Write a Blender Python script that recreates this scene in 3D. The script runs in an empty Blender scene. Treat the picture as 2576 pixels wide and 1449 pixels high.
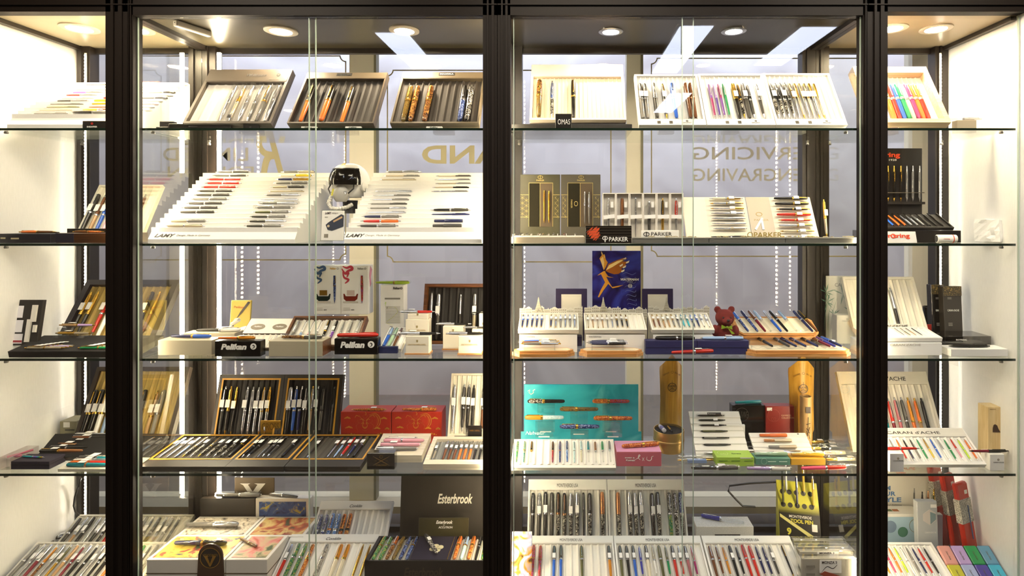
import bpy, math, random
from mathutils import Vector, Matrix
random.seed(7)
C = bpy.context.scene.collection
SC = bpy.context.scene
PI = math.pi
# ------------------------------------------------------------------ camera, exposure, world
F, CX, CY, ZC = 1400.0, 1420.0, 545.0, 1.6          # focal length in pixels, vanishing point, eye height
cam_d = bpy.data.cameras.new('camera'); cam = bpy.data.objects.new('camera', cam_d); C.objects.link(cam)
cam.location = (0, 0, ZC); cam.rotation_euler = (PI/2, 0, 0)
cam_d.sensor_fit = 'HORIZONTAL'; cam_d.sensor_width = 36.0; cam_d.lens = 36.0*F/2576
cam_d.shift_x = -(CX-1288)/2576; cam_d.shift_y = -(724.5-CY)/2576
cam_d.clip_start = .05; cam_d.clip_end = 60
SC.camera = cam
SC.view_settings.view_transform = 'Standard'; SC.view_settings.look = 'None'
SC.view_settings.exposure = 1.4; SC.view_settings.gamma = 1.0; SC.view_settings.use_curve_mapping = False
try:
    SC.cycles.transparent_max_bounces = 48; SC.cycles.max_bounces = 10; SC.cycles.glossy_bounces = 5
    SC.cycles.use_denoising = True; SC.cycles.sample_clamp_indirect = 6; SC.cycles.caustics_reflective = False
    SC.cycles.caustics_refractive = False; SC.cycles.blur_glossy = 1.0
except Exception: pass
W = bpy.data.worlds.new('world'); SC.world = W; W.use_nodes = True
W.node_tree.nodes['Background'].inputs[0].default_value = (.75, .82, 1, 1)
W.node_tree.nodes['Background'].inputs[1].default_value = .25
L_DOWN, L_STRIP, L_FRONT, L_PANEL, L_STREET = 180.0, 90.0, 110.0, 4.5, 9.0

# ------------------------------------------------------------------ helpers
def lin(c):
    if isinstance(c, str): c = tuple(int(c[i:i+2], 16)/255 for i in (0, 2, 4))
    return tuple(x/12.92 if x <= .04045 else ((x+.055)/1.055)**2.4 for x in c) + (1,)
PAL = {'black': '16130f', 'white': 'f0ede6', 'cream': 'ebe0c4', 'silver': ('cfcfd2', .22, .9), 'gold': ('d9ab4a', .25, .9),
 'steel': ('8d8a84', .35, .7), 'grey': '7d7a74', 'dark grey': '45423e', 'navy': '1d2350', 'blue': '2c5fc0', 'pale blue': '9bb6dc',
 'red': 'c42a1c', 'orange': 'e0702a', 'amber': 'c9821e', 'brown': '6b4020', 'tan': 'b08c62', 'yellow': 'e8c53a', 'lime': 'b9dc3c',
 'green': '1f8a50', 'olive': '5b5a34', 'pale green': 'a9c9a4', 'teal': '17808a', 'turquoise': '35b3c4', 'purple': '7a4b9a', 'lilac': 'b79ad0',
 'magenta': '9a2f64', 'pink': 'e3a3b4', 'hot pink': 'e2486c', 'rose': 'b0636a', 'indigo': '3d3f9c', 'copper': ('c98a5a', .25, .8), 'champagne': ('b9ac92', .4, .5),
 'graphite': ('4a4843', .38, .5), 'clear': 'clear', 'mauve': 'a45a78', 'maroon': '7a2230', 'violet': '5a3f8f', 'rainbow': 'rainbow'}
MARB = {'marbled blue': ('17306e', '4f8ad0', 'd8dde4'), 'marbled green': ('12392a', '2f8f5c', 'c9a53e'), 'marbled orange': ('3a1d12', 'd4702a', 'e9b45e'),
 'marbled red': ('5a1512', 'c4472e', '2f3f8a'), 'marbled teal': ('1c4a52', '4fb0a4', 'd7b25e'), 'marbled grey': ('3a3732', '9a958a', 'd8d2c4'), 'marbled brown': ('2a160c', '7d4a22', 'c99a54'),
 'marbled navy': ('0d1230', '2a3f7c', '8fa0c8'), 'pearl blue': ('a9cfd4', 'cfe6e4', '8fb4b8'), 'pearl gold': ('d8d2bc', 'b9b494', 'e8e2cc'), 'marbled black': ('0f0d0c', '2c2723', 'd8d4c8'),
 'speckled white': ('e8e6ee', '1c1c28', '7f8cc8'), 'marbled bronze': ('3d2c16', '8a6a30', '4f5a34'), 'marbled rust': ('7a2a14', 'c4662a', 'e7a04a'), 'checked black': ('14110e', '2a2620', 'd6cfba')}
_M = {}
def nt(name):
    m = bpy.data.materials.new(name); m.use_nodes = True
    return m, m.node_tree, m.node_tree.nodes['Principled BSDF']
def mat(name, rough=.45, metal=0, spec=None):
    """a named palette colour, marble, or a hex colour -> material with a slight procedural variation"""
    k = (name, rough, metal)
    if k in _M: return _M[k]
    if name in ('clear', 'acrylic'): _M[k] = glass('clear_plastic', (.93, .94, .93), .06); return _M[k]
    if name in MARB: _M[k] = marble(name, *MARB[name]); return _M[k]
    v = PAL.get(name, name)
    if v == 'rainbow':
        m, t, b = nt('rainbow'); tc = t.nodes.new('ShaderNodeTexCoord'); w = t.nodes.new('ShaderNodeTexGradient'); r = t.nodes.new('ShaderNodeValToRGB')
        mp = t.nodes.new('ShaderNodeMapping'); mp.inputs['Rotation'].default_value = (0, 0, -PI/2); mp.inputs['Scale'].default_value = (14, 14, 14)
        cs = ['d6482a', 'e0a02a', '3aa04a', '2a6fc0', '7a3fa0', '2aa0b0']
        el = r.color_ramp.elements; el[0].color = lin(cs[0]); el[1].color = lin(cs[-1])
        for i, c in enumerate(cs[1:-1]): e = el.new((i+1)/5); e.color = lin(c)
        t.links.new(tc.outputs['Object'], mp.inputs[0]); t.links.new(mp.outputs[0], w.inputs[0]); t.links.new(w.outputs['Color'], r.inputs[0]); t.links.new(r.outputs[0], b.inputs['Base Color'])
        b.inputs['Metallic'].default_value = .6; b.inputs['Roughness'].default_value = .25; _M[k] = m; return m
    if isinstance(v, tuple): v, rough, metal = v
    m, t, b = nt('finish_'+str(name).replace(' ', '_'))
    n = t.nodes.new('ShaderNodeTexNoise'); n.inputs['Scale'].default_value = 90; mx = t.nodes.new('ShaderNodeMixRGB'); mx.blend_type = 'MULTIPLY'; mx.inputs[0].default_value = .12
    mx.inputs[1].default_value = lin(v); t.links.new(n.outputs['Color'], mx.inputs[2])
    hs = t.nodes.new('ShaderNodeBrightContrast'); t.links.new(n.outputs['Fac'], hs.inputs[0]); hs.inputs['Bright'].default_value = .35; t.links.new(hs.outputs[0], mx.inputs[2])
    t.links.new(mx.outputs[0], b.inputs['Base Color'])
    b.inputs['Roughness'].default_value = rough; b.inputs['Metallic'].default_value = metal
    if spec is not None: b.inputs['Specular IOR Level'].default_value = spec
    _M[k] = m; return m
def marble(name, a, bb, c, scale=150, rough=.18, vor=False):
    m, t, b = nt('finish_'+name.replace(' ', '_'))
    tc = t.nodes.new('ShaderNodeTexCoord'); n = t.nodes.new('ShaderNodeTexNoise'); n.inputs['Scale'].default_value = scale; n.inputs['Detail'].default_value = 3; n.inputs['Distortion'].default_value = 1.6
    oi = t.nodes.new('ShaderNodeObjectInfo'); ad = t.nodes.new('ShaderNodeVectorMath'); ad.operation = 'ADD'
    t.links.new(tc.outputs['Object'], ad.inputs[0]); t.links.new(oi.outputs['Location'], ad.inputs[1]); t.links.new(ad.outputs[0], n.inputs['Vector'])
    r = t.nodes.new('ShaderNodeValToRGB'); e = r.color_ramp.elements
    e[0].position = .36; e[0].color = lin(a); e[1].position = .66; e[1].color = lin(c); x = e.new(.5); x.color = lin(bb)
    t.links.new(n.outputs['Fac'], r.inputs[0]); t.links.new(r.outputs[0], b.inputs['Base Color']); b.inputs['Roughness'].default_value = rough
    return m
def wood(name, a, b2, rough=.35, sc=(3, 60, 60)):
    if name in _M: return _M[name]
    m, t, b = nt(name); tc = t.nodes.new('ShaderNodeTexCoord'); mp = t.nodes.new('ShaderNodeMapping'); mp.inputs['Scale'].default_value = sc
    n = t.nodes.new('ShaderNodeTexNoise'); n.inputs['Scale'].default_value = 2.2; n.inputs['Detail'].default_value = 5; n.inputs['Distortion'].default_value = .8
    r = t.nodes.new('ShaderNodeValToRGB'); r.color_ramp.elements[0].position = .35; r.color_ramp.elements[1].position = .65
    r.color_ramp.elements[0].color = lin(a); r.color_ramp.elements[1].color = lin(b2)
    t.links.new(tc.outputs['Object'], mp.inputs[0]); t.links.new(mp.outputs[0], n.inputs['Vector']); t.links.new(n.outputs['Fac'], r.inputs[0]); t.links.new(r.outputs[0], b.inputs['Base Color'])
    b.inputs['Roughness'].default_value = rough; _M[name] = m; return m
def glass(name, tint=(1, 1, 1), base=.04, mx=.96):
    """clear sheet: straight-through light plus an angle-dependent mirror reflection"""
    if name in _M: return _M[name]
    m = bpy.data.materials.new(name); m.use_nodes = True; t = m.node_tree; t.nodes.clear(); N = t.nodes.new
    o = N('ShaderNodeOutputMaterial'); ms = N('ShaderNodeMixShader'); tr = N('ShaderNodeBsdfTransparent'); gl = N('ShaderNodeBsdfGlossy')
    lw = N('ShaderNodeLayerWeight'); lw.inputs[0].default_value = .5; pw = N('ShaderNodeMath'); pw.operation = 'POWER'; pw.inputs[1].default_value = 5
    ml = N('ShaderNodeMath'); ml.operation = 'MULTIPLY_ADD'; ml.inputs[1].default_value = mx; ml.inputs[2].default_value = base
    tr.inputs[0].default_value = tint + (1,); gl.inputs['Roughness'].default_value = .0; gl.inputs[0].default_value = (1, 1, 1, 1)
    t.links.new(lw.outputs['Facing'], pw.inputs[0]); t.links.new(pw.outputs[0], ml.inputs[0]); t.links.new(ml.outputs[0], ms.inputs[0])
    t.links.new(tr.outputs[0], ms.inputs[1]); t.links.new(gl.outputs[0], ms.inputs[2]); t.links.new(ms.outputs[0], o.inputs[0])
    _M[name] = m; return m
def emit(name, c, s):
    if name in _M: return _M[name]
    m, t, b = nt(name); b.inputs['Base Color'].default_value = lin(c); b.inputs['Emission Color'].default_value = lin(c); b.inputs['Emission Strength'].default_value = s
    _M[name] = m; return m
def blotch(name, cols, scale=14, rough=.5, dist=1.5, coord='Object'):
    """printed art: soft colour patches"""
    if name in _M: return _M[name]
    m, t, b = nt(name); tc = t.nodes.new('ShaderNodeTexCoord'); n = t.nodes.new('ShaderNodeTexNoise'); n.inputs['Scale'].default_value = scale; n.inputs['Detail'].default_value = 2.5; n.inputs['Distortion'].default_value = dist
    r = t.nodes.new('ShaderNodeValToRGB'); e = r.color_ramp.elements; k = len(cols)
    e[0].position = .3; e[1].position = .7; e[0].color = lin(cols[0]); e[1].color = lin(cols[-1])
    for i, c in enumerate(cols[1:-1]): x = e.new(.3+.4*(i+1)/(k-1)); x.color = lin(c)
    t.links.new(tc.outputs[coord], n.inputs['Vector']); t.links.new(n.outputs['Fac'], r.inputs[0]); t.links.new(r.outputs[0], b.inputs['Base Color']); b.inputs['Roughness'].default_value = rough
    _M[name] = m; return m

class MB:
    def __init__(s): s.v = []; s.f = []
    def add(s, vs, fs):
        o = len(s.v); s.v += [tuple(v) for v in vs]; s.f += [tuple(i+o for i in f) for f in fs]; return s
    def box(s, x0, x1, y0, y1, z0, z1, c=0):
        if c <= 0:
            return s.add([(x0,y0,z0),(x1,y0,z0),(x1,y1,z0),(x0,y1,z0),(x0,y0,z1),(x1,y0,z1),(x1,y1,z1),(x0,y1,z1)],
                  [(0,3,2,1),(4,5,6,7),(0,1,5,4),(1,2,6,5),(2,3,7,6),(3,0,4,7)])
        c = min(c, (x1-x0)/2.1, (y1-y0)/2.1, (z1-z0)/2.1); vs = []; idx = {}
        for sx in (0, 1):
            for sy in (0, 1):
                for sz in (0, 1):
                    X_, Y_, Z_ = (x0, x1)[sx], (y0, y1)[sy], (z0, z1)[sz]; dx, dy, dz = (c, -c)[sx], (c, -c)[sy], (c, -c)[sz]
                    for a, p in enumerate(((X_, Y_+dy, Z_+dz), (X_+dx, Y_, Z_+dz), (X_+dx, Y_+dy, Z_))): idx[(sx, sy, sz, a)] = len(vs); vs.append(p)
        g = lambda sx, sy, sz, a: idx[(sx, sy, sz, a)]; fs = []
        for k in (0, 1):
            q = [g(k,0,0,0), g(k,1,0,0), g(k,1,1,0), g(k,0,1,0)]; fs.append(q if k else q[::-1])
            q = [g(0,k,0,1), g(0,k,1,1), g(1,k,1,1), g(1,k,0,1)]; fs.append(q if k else q[::-1])
            q = [g(0,0,k,2), g(1,0,k,2), g(1,1,k,2), g(0,1,k,2)]; fs.append(q if k else q[::-1])
        for a in (0, 1):
            for b in (0, 1):
                fs.append([g(a,b,0,0), g(a,b,1,0), g(a,b,1,1), g(a,b,0,1)]); fs.append([g(a,0,b,0), g(a,1,b,0), g(a,1,b,2), g(a,0,b,2)]); fs.append([g(0,a,b,1), g(1,a,b,1), g(1,a,b,2), g(0,a,b,2)])
                for d in (0, 1): pass
        for sx in (0, 1):
            for sy in (0, 1):
                for sz in (0, 1): fs.append([g(sx,sy,sz,0), g(sx,sy,sz,1), g(sx,sy,sz,2)])
        return s.add(vs, fs)
    def prism(s, poly, a0, a1, axis='x'):
        """poly: 2-D outline; extruded along axis from a0 to a1. x: poly=(y,z); y: poly=(x,z); z: poly=(x,y)"""
        n = len(poly); P = {'x': lambda p, a: (a, p[0], p[1]), 'y': lambda p, a: (p[0], a, p[1]), 'z': lambda p, a: (p[0], p[1], a)}[axis]
        return s.add([P(p, a0) for p in poly]+[P(p, a1) for p in poly], [tuple(range(n))[::-1], tuple(range(n, 2*n))]+[(i, (i+1) % n, n+(i+1) % n, n+i) for i in range(n)])
    def lathe(s, prof, n=14, axis='z', cx=0, cy=0, cz=0, sx=1, sy=1):
        vs = []; fs = []; m = len(prof)
        for (h, r) in prof:
            for k in range(n):
                a = 2*PI*k/n; p = (r*math.cos(a)*sx, r*math.sin(a)*sy)
                vs.append((cx+p[0], cy+p[1], cz+h) if axis == 'z' else (cx+p[0], cy+h, cz+p[1]) if axis == 'y' else (cx+h, cy+p[0], cz+p[1]))
        for i in range(m-1):
            for k in range(n): fs.append((i*n+k, i*n+(k+1) % n, (i+1)*n+(k+1) % n, (i+1)*n+k))
        fs.append(tuple(range(n))[::-1]); fs.append(tuple((m-1)*n+k for k in range(n)))
        return s.add(vs, fs)
    def tube(s, pts, r, n=8):
        pts = [Vector(p) for p in pts]; vs = []; fs = []
        for i, p in enumerate(pts):
            d = (pts[min(i+1, len(pts)-1)]-pts[max(i-1, 0)]).normalized(); u = d.orthogonal() if abs(d.z) > .95 else d.cross(Vector((0, 0, 1))); u.normalize(); w = d.cross(u)
            rr = r[i] if isinstance(r, (list, tuple)) else r
            for k in range(n): a = 2*PI*k/n; vs.append(p+u*rr*math.cos(a)+w*rr*math.sin(a))
        for i in range(len(pts)-1):
            for k in range(n): fs.append((i*n+k, i*n+(k+1) % n, (i+1)*n+(k+1) % n, (i+1)*n+k))
        fs.append(tuple(range(n))[::-1]); fs.append(tuple((len(pts)-1)*n+k for k in range(n)))
        return s.add(vs, fs)
    def ball(s, c, r, n=12, sc=(1, 1, 1)):
        pr = [(-r*math.cos(PI*i/n)*sc[2], max(r*math.sin(PI*i/n), r*.02)) for i in range(n+1)]
        return s.lathe(pr, n*2 if n < 10 else 16, 'z', c[0], c[1], c[2], sc[0], sc[1])
    def mesh(s, name, smooth=False):
        me = bpy.data.meshes.new(name); me.from_pydata(s.v, [], s.f); me.validate(); me.update()
        import bmesh
        bm = bmesh.new(); bm.from_mesh(me); bmesh.ops.recalc_face_normals(bm, faces=bm.faces); bm.to_mesh(me); bm.free()
        if smooth:
            for p in me.polygons: p.use_smooth = True
            try: me.set_sharp_from_angle(angle=math.radians(38))
            except Exception: pass
        return me
    def part(s, name, m, parent=None, smooth=False, M=None, label=None):
        me = s.mesh(name, smooth); me.materials.append(m)
        return link(name, me, parent, M, label)
def link(name, data, parent=None, M=None, label=None):
    o = bpy.data.objects.new(name, data); C.objects.link(o)
    if parent: o.parent = parent
    if M is not None: o.matrix_basis = M
    if label: o['label'] = label
    return o
def tag(o, label, cat, group=None):
    o['label'] = label; o['category'] = cat
    if group: o['group'] = group
    return o
def thing(name, label, cat, M=None, group=None):
    o = bpy.data.objects.new(name, None); C.objects.link(o); o.empty_display_size = .02
    if M is not None: o.matrix_basis = M if isinstance(M, Matrix) else Matrix.Translation(M)
    return tag(o, label, cat, group)
T = Matrix.Translation
def R(a, ax): return Matrix.Rotation(a, 4, ax)
FRONT = R(PI/2, 'X')                                # text plane -> faces the viewer side (-y)
def X(px, D): return (px-CX)*D/F
def Z(py, D): return ZC+(CY-py)*D/F
FD = 1.975                                          # shelf front edge
SH = {1: ZC+.3138, 2: ZC-.0957, 3: ZC-.5037, 4: ZC-.9118, 5: ZC-1.33}
def Dof(sh, py): return (ZC-SH[sh])*F/(py-CY)
_T = {}
def text_mesh(s, shear=0, bold=0, depth=.004):
    k = (s, shear, bold)
    if k in _T: return _T[k]
    cu = bpy.data.curves.new('lettering', 'FONT'); cu.body = s; cu.size = 1; cu.shear = shear; cu.offset = bold; cu.extrude = depth; cu.resolution_u = 3
    o = bpy.data.objects.new('lettering', cu); C.objects.link(o); dg = bpy.context.evaluated_depsgraph_get()
    me = bpy.data.meshes.new_from_object(o.evaluated_get(dg)); bpy.data.objects.remove(o); bpy.data.curves.remove(cu)
    xs = [v.co.x for v in me.vertices] or [0, 1]; ys = [v.co.y for v in me.vertices] or [0, 1]
    x0, x1, y0, y1 = min(xs), max(xs), min(ys), max(ys)
    for v in me.vertices: v.co.x = (v.co.x-(x0+x1)/2)/max(x1-x0, 1e-6); v.co.y = (v.co.y-(y0+y1)/2)/max(y1-y0, 1e-6); v.co.z = v.co.z*.05
    me.materials.append(None); _T[k] = me; return me
def text(parent, s, w, h, M, m, shear=0, bold=0, mirror=False, name='lettering'):
    """lettering stretched to w x h, centred on M, lying in M's xy plane"""
    o = link(name, text_mesh(s, shear, bold), parent, M @ Matrix.Diagonal((-w if mirror else w, h, 1, 1)))
    o.material_slots[0].link = 'OBJECT'; o.material_slots[0].material = m
    return o
def quad(parent, name, w, h, M, m, t=.0006):
    return MB().box(-w/2, w/2, -h/2, h/2, 0, t).part(name, m, parent, M=M)
def ring(parent, name, r0, r1, M, m, n=28, sx=1):
    vs = []; fs = []
    for k in range(n):
        a = 2*PI*k/n
        for r in (r0, r1): vs += [(r*math.cos(a)*sx, r*math.sin(a), 0), (r*math.cos(a)*sx, r*math.sin(a), .0006)]
    for k in range(n):
        a, b = 4*k, 4*((k+1) % n); fs += [(a+1, a+3, b+3, b+1), (a, b, b+2, a+2), (a, a+1, b+1, b), (a+2, b+2, b+3, a+3)]
    return MB().add(vs, fs).part(name, m, parent, M=M)
ORD = 'first second third fourth fifth sixth seventh eighth ninth tenth eleventh twelfth thirteenth fourteenth fifteenth sixteenth'.split()

# ------------------------------------------------------------------ pens
_PM = {}
def dome(y0, y1, r0, r1, k=4):
    return [(y0+(y1-y0)*math.sin(PI/2*i/k), r0+(r1-r0)*(1-math.cos(PI/2*i/k))) for i in range(1, k+1)]
def pen_meshes(kind):
    if kind in _PM: return _PM[kind]
    P = {}
    def L(n, prof, seg=12): P[n] = MB().lathe(prof, seg, 'y').mesh(n, True)
    def clip(y0, y1, z, w=.0026, ball=True):
        b = MB().box(-w/2, w/2, y0, y1, z, z+.0011, .0003).box(-w/2, w/2, y1-.004, y1, z-.002, z)
        if ball: b.ball((0, y0+.001, z), .0017, 5)
        P['clip'] = b.mesh('clip', True)
    if kind == 'f':      # capped fountain pen
        L('barrel', [(0, .0028), (.001, .0041), (.006, .0049), (.04, .0058), (.074, .0061)]); L('cap', [(.0735, .0068), (.10, .0069), (.125, .0064), (.134, .0056)]+dome(.134, .139, .0056, .0015))
        L('band', [(.0725, .0069), (.0735, .0072), (.0775, .0072), (.0785, .0069)]); L('finial', [(-.0012, .002), (0, .0036), (.004, .0045)]); clip(.088, .133, .0068)
    elif kind == 'x':    # fat round-ended pen
        L('barrel', [(0, .001), (.001, .0035), (.004, .0056), (.012, .0066), (.05, .0073), (.075, .0074)]); L('cap', [(.074, .0080), (.118, .0080), (.129, .0068)]+dome(.129, .136, .0068, .001))
        L('band', [(.073, .0082), (.075, .0084), (.08, .0084), (.0812, .0082)]); clip(.086, .128, .0080, .003)
    elif kind == 'b':    # twist ballpoint
        L('tip', [(0, .0009), (.004, .0016), (.013, .0034)]); L('barrel', [(.0128, .0035), (.03, .0044), (.068, .0049)]); L('cap', [(.0675, .0051), (.10, .0051), (.124, .0042), (.129, .0036)])
        L('band', [(.0665, .0052), (.0675, .0055), (.0705, .0055), (.0715, .0052)]); L('button', [(.129, .0024), (.137, .0024), (.138, .0018)]); clip(.082, .127, .0050)
    elif kind == 's':    # slim pen
        L('tip', [(0, .0009), (.006, .0018), (.012, .0027)]); L('barrel', [(.0118, .0028), (.05, .0034), (.08, .0035)]); L('cap', [(.0795, .0038), (.125, .0036), (.137, .0030)]+dome(.137, .14, .003, .001)); clip(.09, .134, .0037, .0022)
    elif kind == 'm':    # knurled mechanical pencil / hexagonal pen
        L('tip', [(0, .0006), (.006, .001), (.007, .0022), (.015, .0036)]); L('barrel', [(.015, .0043), (.02, .0047), (.10, .0047), (.116, .0043)], 6); L('button', [(.116, .0032), (.128, .0030), (.129, .0024), (.14, .0024)]); clip(.078, .115, .0046, .0028, False)
    elif kind == 'k':    # octagonal pocket pen
        L('barrel', [(0, .0045), (.002, .0052), (.04, .0054)]); L('cap', [(.039, .0062), (.042, .0068), (.10, .0068), (.105, .0058)], 8)
    elif kind == 'w':    # square-clipped soft pen
        L('tip', [(0, .001), (.005, .0024)]); L('barrel', [(.005, .004), (.012, .0051), (.078, .0055)]); L('cap', [(.078, .0062), (.128, .0062), (.132, .0055)]); clip(.082, .131, .0064, .0034)
    _PM[kind] = P
    for me in P.values(): me.materials.append(None)
    return P
_tagm = MB().box(-.0062, .0062, .078, .100, .0092, .0098).mesh('price_tag'); _tagm.materials.append(None)
_slv = MB().box(-.0085, .0085, -.004, .145, -.0045, .0100, .004).mesh('plastic_sleeve', True); _slv.materials.append(None)
PEN_R = {'f': .0069, 'x': .0081, 'b': .0054, 's': .0038, 'm': .0047, 'k': .0069, 'w': .0063}
PEN_L = {'f': .139, 'x': .136, 'b': .138, 's': .14, 'm': .14, 'k': .105, 'w': .132}
PEN_NAME = {'f': 'fountain_pen', 'x': 'fountain_pen', 'b': 'ballpoint_pen', 's': 'slim_pen', 'm': 'mechanical_pencil', 'k': 'pocket_pen', 'w': 'rollerball_pen'}
TRIM_WORDS = {'gold': 'gold', 'silver': 'silver', 'copper': 'copper', 'black': 'black'}
def pen(M, spec, label, group=None, s=1.0, cat='pen'):
    """spec: 'kind/barrel/cap/trim/flags' ; cap and trim may be empty; flags: t price tag, p plastic sleeve. Local +Y runs to the cap."""
    spec = spec.replace('_', ' '); q = (spec+'////').split('/'); kind, bc = q[0], q[1]; cc = q[2] or bc; tr = q[3] or 'silver'; fl = q[4]
    r = thing(PEN_NAME[kind], label, cat, M @ Matrix.Diagonal((s, s, s, 1)), group)
    for n, me in pen_meshes(kind).items():
        o = link(n, me, r); o.material_slots[0].link = 'OBJECT'
        o.material_slots[0].material = mat(bc if n in ('barrel', 'finial') else cc if n == 'cap' else tr, .25)
        if n == 'cap' and cc != bc: o['label'] = cc+' cap'
    def extra(me, m, nm):
        o = link(nm, me, r); o.material_slots[0].link = 'OBJECT'; o.material_slots[0].material = m
    if 't' in fl: extra(_tagm, mat('f4f2ee', .6), 'price_tag')
    if 'p' in fl: extra(_slv, SLEEVE, 'plastic_sleeve')
    return r
SLEEVE = glass('plastic_film', (.96, .96, .95), .10, .7)
def pen_desc(spec):
    spec = spec.replace('_', ' '); q = (spec+'////').split('/'); b = q[1]; c = q[2]; k = PEN_NAME[q[0]].replace('_', ' ')
    return f"{b} {k}" + (f" with {c} cap" if c and c != b else '')
def fit(sp, *rest):
    r = ', '.join(rest); d = pen_desc(sp)
    for c in (d, d.split(' with ')[0], sp.split('/')[1]+' pen'):
        if len((c+', '+r).replace('-', ' ').split()) <= 16: break
    return c+', '+r
def pens_in(Mt, W_, n, rw, v0, z0, plist, where, L=None, up=True):
    """plist: 'slot spec, slot spec' laid along the slots of a tray whose local frame is Mt (u, v, normal)"""
    it = [e.split() for e in plist.split(',') if e.strip()]
    for i, e in enumerate(it):
        sl = float(e[0]); sp = '_'.join(e[1:]).replace('_', ' '); k = sp.split('/')[0]; s = (L or PEN_L[k])/PEN_L[k]
        u = rw+(sl+.5)*(W_-2*rw)/n; j = random.uniform(-.002, .003)
        M = Mt @ T((u, v0+j, z0+PEN_R[k]*s)) if up else Mt @ T((u, v0+j+PEN_L[k]*s, z0+PEN_R[k]*s)) @ R(PI, 'Z')
        d = 'the only pen' if len(it) == 1 else f"{ORD[i]} pen from the left" if i < len(it)/2 else f"{'last' if i == len(it)-1 else ORD[len(it)-1-i]} pen from the right" if i < len(it)-1 else 'last pen at the right end'
        lab = fit(sp, d.replace(' pen', ''), where)
        pen(M, sp, lab, 'pens '+where, s)
def slope(x0, x1, pyf, Df, pyt, Db, z0=None):
    O = Vector((X(x0, Df), Df, Z(pyf, Df) if z0 is None else z0)); V = Vector((0, Db-Df, Z(pyt, Db)-O.z)); L = V.length; V.normalize()
    M = Matrix(((1, 0, 0, O.x), (0, V.y, -V.z, O.y), (0, V.z, V.y, O.z), (0, 0, 0, 1)))
    return M, X(x1, Df)-X(x0, Df), L
class Tray: pass
def tray(name, label, where, x0, x1, pyf, Df, pyt, Db, n, pens, cf='white', ci=None, t=.010, rim=.008, rw=.007, hd=0, foot=0, ch=None, title=None, sh=None,
         Lp=None, v0=None, group=None, cat='pen tray', tm='2a2622', tw=.35, tsh=.0, tb=0, hr=.006, cr=None, mf=None, up=True):
    M, W_, L = slope(x0, x1, pyf, Df, pyt, Db, SH[sh]+.001 if sh else None)
    zt = M.translation.z + M[2][1]*L
    r = thing(name, label, cat, M, group); o = Tray(); o.r = r; o.M = M; o.W = W_; o.L = L
    fm = mf or mat(cf, .5)
    b = MB().box(0, W_, 0, L, 0, t, .001).box(0, rw, 0, L, t, t+rim).box(W_-rw, W_, 0, L, t, t+rim).box(rw, W_-rw, 0, rw+foot, t, t+rim)
    b.box(rw, W_-rw, L-rw-hd, L, t, t+rim); b.part('frame', fm, r)
    if n:
        ne = int(n); w = (W_-2*rw)/ne; hr = min(hr, w*.25); pts = [(rw, t)]
        for i in range(ne): pts += [(rw+i*w+.001, t+hr), (rw+i*w+w*.25, t+.0012), (rw+i*w+w*.75, t+.0012), (rw+(i+1)*w-.001, t+hr)]
        pts += [(W_-rw, t)]; MB().prism(pts, rw+foot+.001, L-rw-hd-.001, 'y').part('ribbed_insert', mat(ci or cf, .7), r)
    elif ci: MB().box(rw, W_-rw, rw+foot, L-rw-hd, t, t+.0015).part('insert', mat(ci, .8), r)
    if ch and hd: MB().box(rw*.5, W_-rw*.5, L-rw*.6-hd, L-rw*.4, t+rim, t+rim+.001).part('header', mat(ch, .5), r)
    if cr: # coloured inner border
        e = .0065; z = t+rim; MB().box(rw-e, rw, rw+foot-e, L-rw-hd+e, z, z+.001).box(W_-rw, W_-rw+e, rw+foot-e, L-rw-hd+e, z, z+.001).box(rw, W_-rw, rw+foot-e, rw+foot, z, z+.001).box(rw, W_-rw, L-rw-hd, L-rw-hd+e, z, z+.001).part('border', mat('d29a2c', .45) if cr == 'gold' else mat(cr, .4), r, label=cr+' border')
    if title and hd: text(r, title, W_*tw, hd*.42, T((W_/2, L-rw-hd*.48, t+rim+.0016)), mat(tm, .4), tsh, tb)
    if M[2][1] > .3 and sh: # prop behind a leaning tray
        vy = L*.72; top = M @ Vector((0, vy, 0)); zz = top.z-SH[sh]-.002
        MI = M.inverted() @ T((M.translation.x+W_/2, top.y, SH[sh]+.001))
        MB().prism([(0, 0), (.012+zz*.2, 0), (.0, zz)], -W_*.12, W_*.12, 'x').part('easel_foot', fm, r, M=MI)
    vv = max(v0 if v0 is not None else 0, rw+foot+.0045)
    if pens: pens_in(M, W_, n or 10, rw, vv, t+.003, pens, where, min((Lp or .15)*1.2, L-rw-hd-vv-.0095), up)
    return o
class Box: pass
def box(name, label, cat, x0, x1, pyb, pyt, D, dep, m, sh=None, z=None, group=None, c=.0012, body='body', tilt=0):
    """upright box: front face at depth D between the given edges"""
    w = X(x1, D)-X(x0, D); zb = (SH[sh]+.0008 if sh else z if z is not None else Z(pyb, D)); h = Z(pyt, D)-zb
    M = T((X(x0, D)+w/2, D, zb+abs(dep*math.sin(tilt)))) @ R(-tilt, 'X')
    r = thing(name, label, cat, M, group); o = Box(); o.r, o.w, o.h, o.D, o.dep, o.zb, o.zt, o.cx, o.px0, o.px1, o.pyt, o.M = r, w, h, D, dep, zb, zb+h, X(x0, D)+w/2, x0, x1, pyt, M
    o.m = m; o.s = D/F; o.body = MB().box(-w/2, w/2, 0, dep, 0, h, c).part(body, m, r)
    o.fx = lambda px: (px-(x0+x1)/2)*D/F; o.fz = lambda py: h-(py-pyt)*D/F
    return o
def ftext(b, s, x0, x1, y0, y1, m, shear=0, bold=0, e=.0009, rot=0):
    return text(b.r, s, (x1-x0)*b.s if not rot else (y1-y0)*b.s, (y1-y0)*b.s if not rot else (x1-x0)*b.s, T((b.fx((x0+x1)/2), -e, b.fz((y0+y1)/2))) @ FRONT @ R(rot, 'Z'), m, shear, bold)
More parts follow.
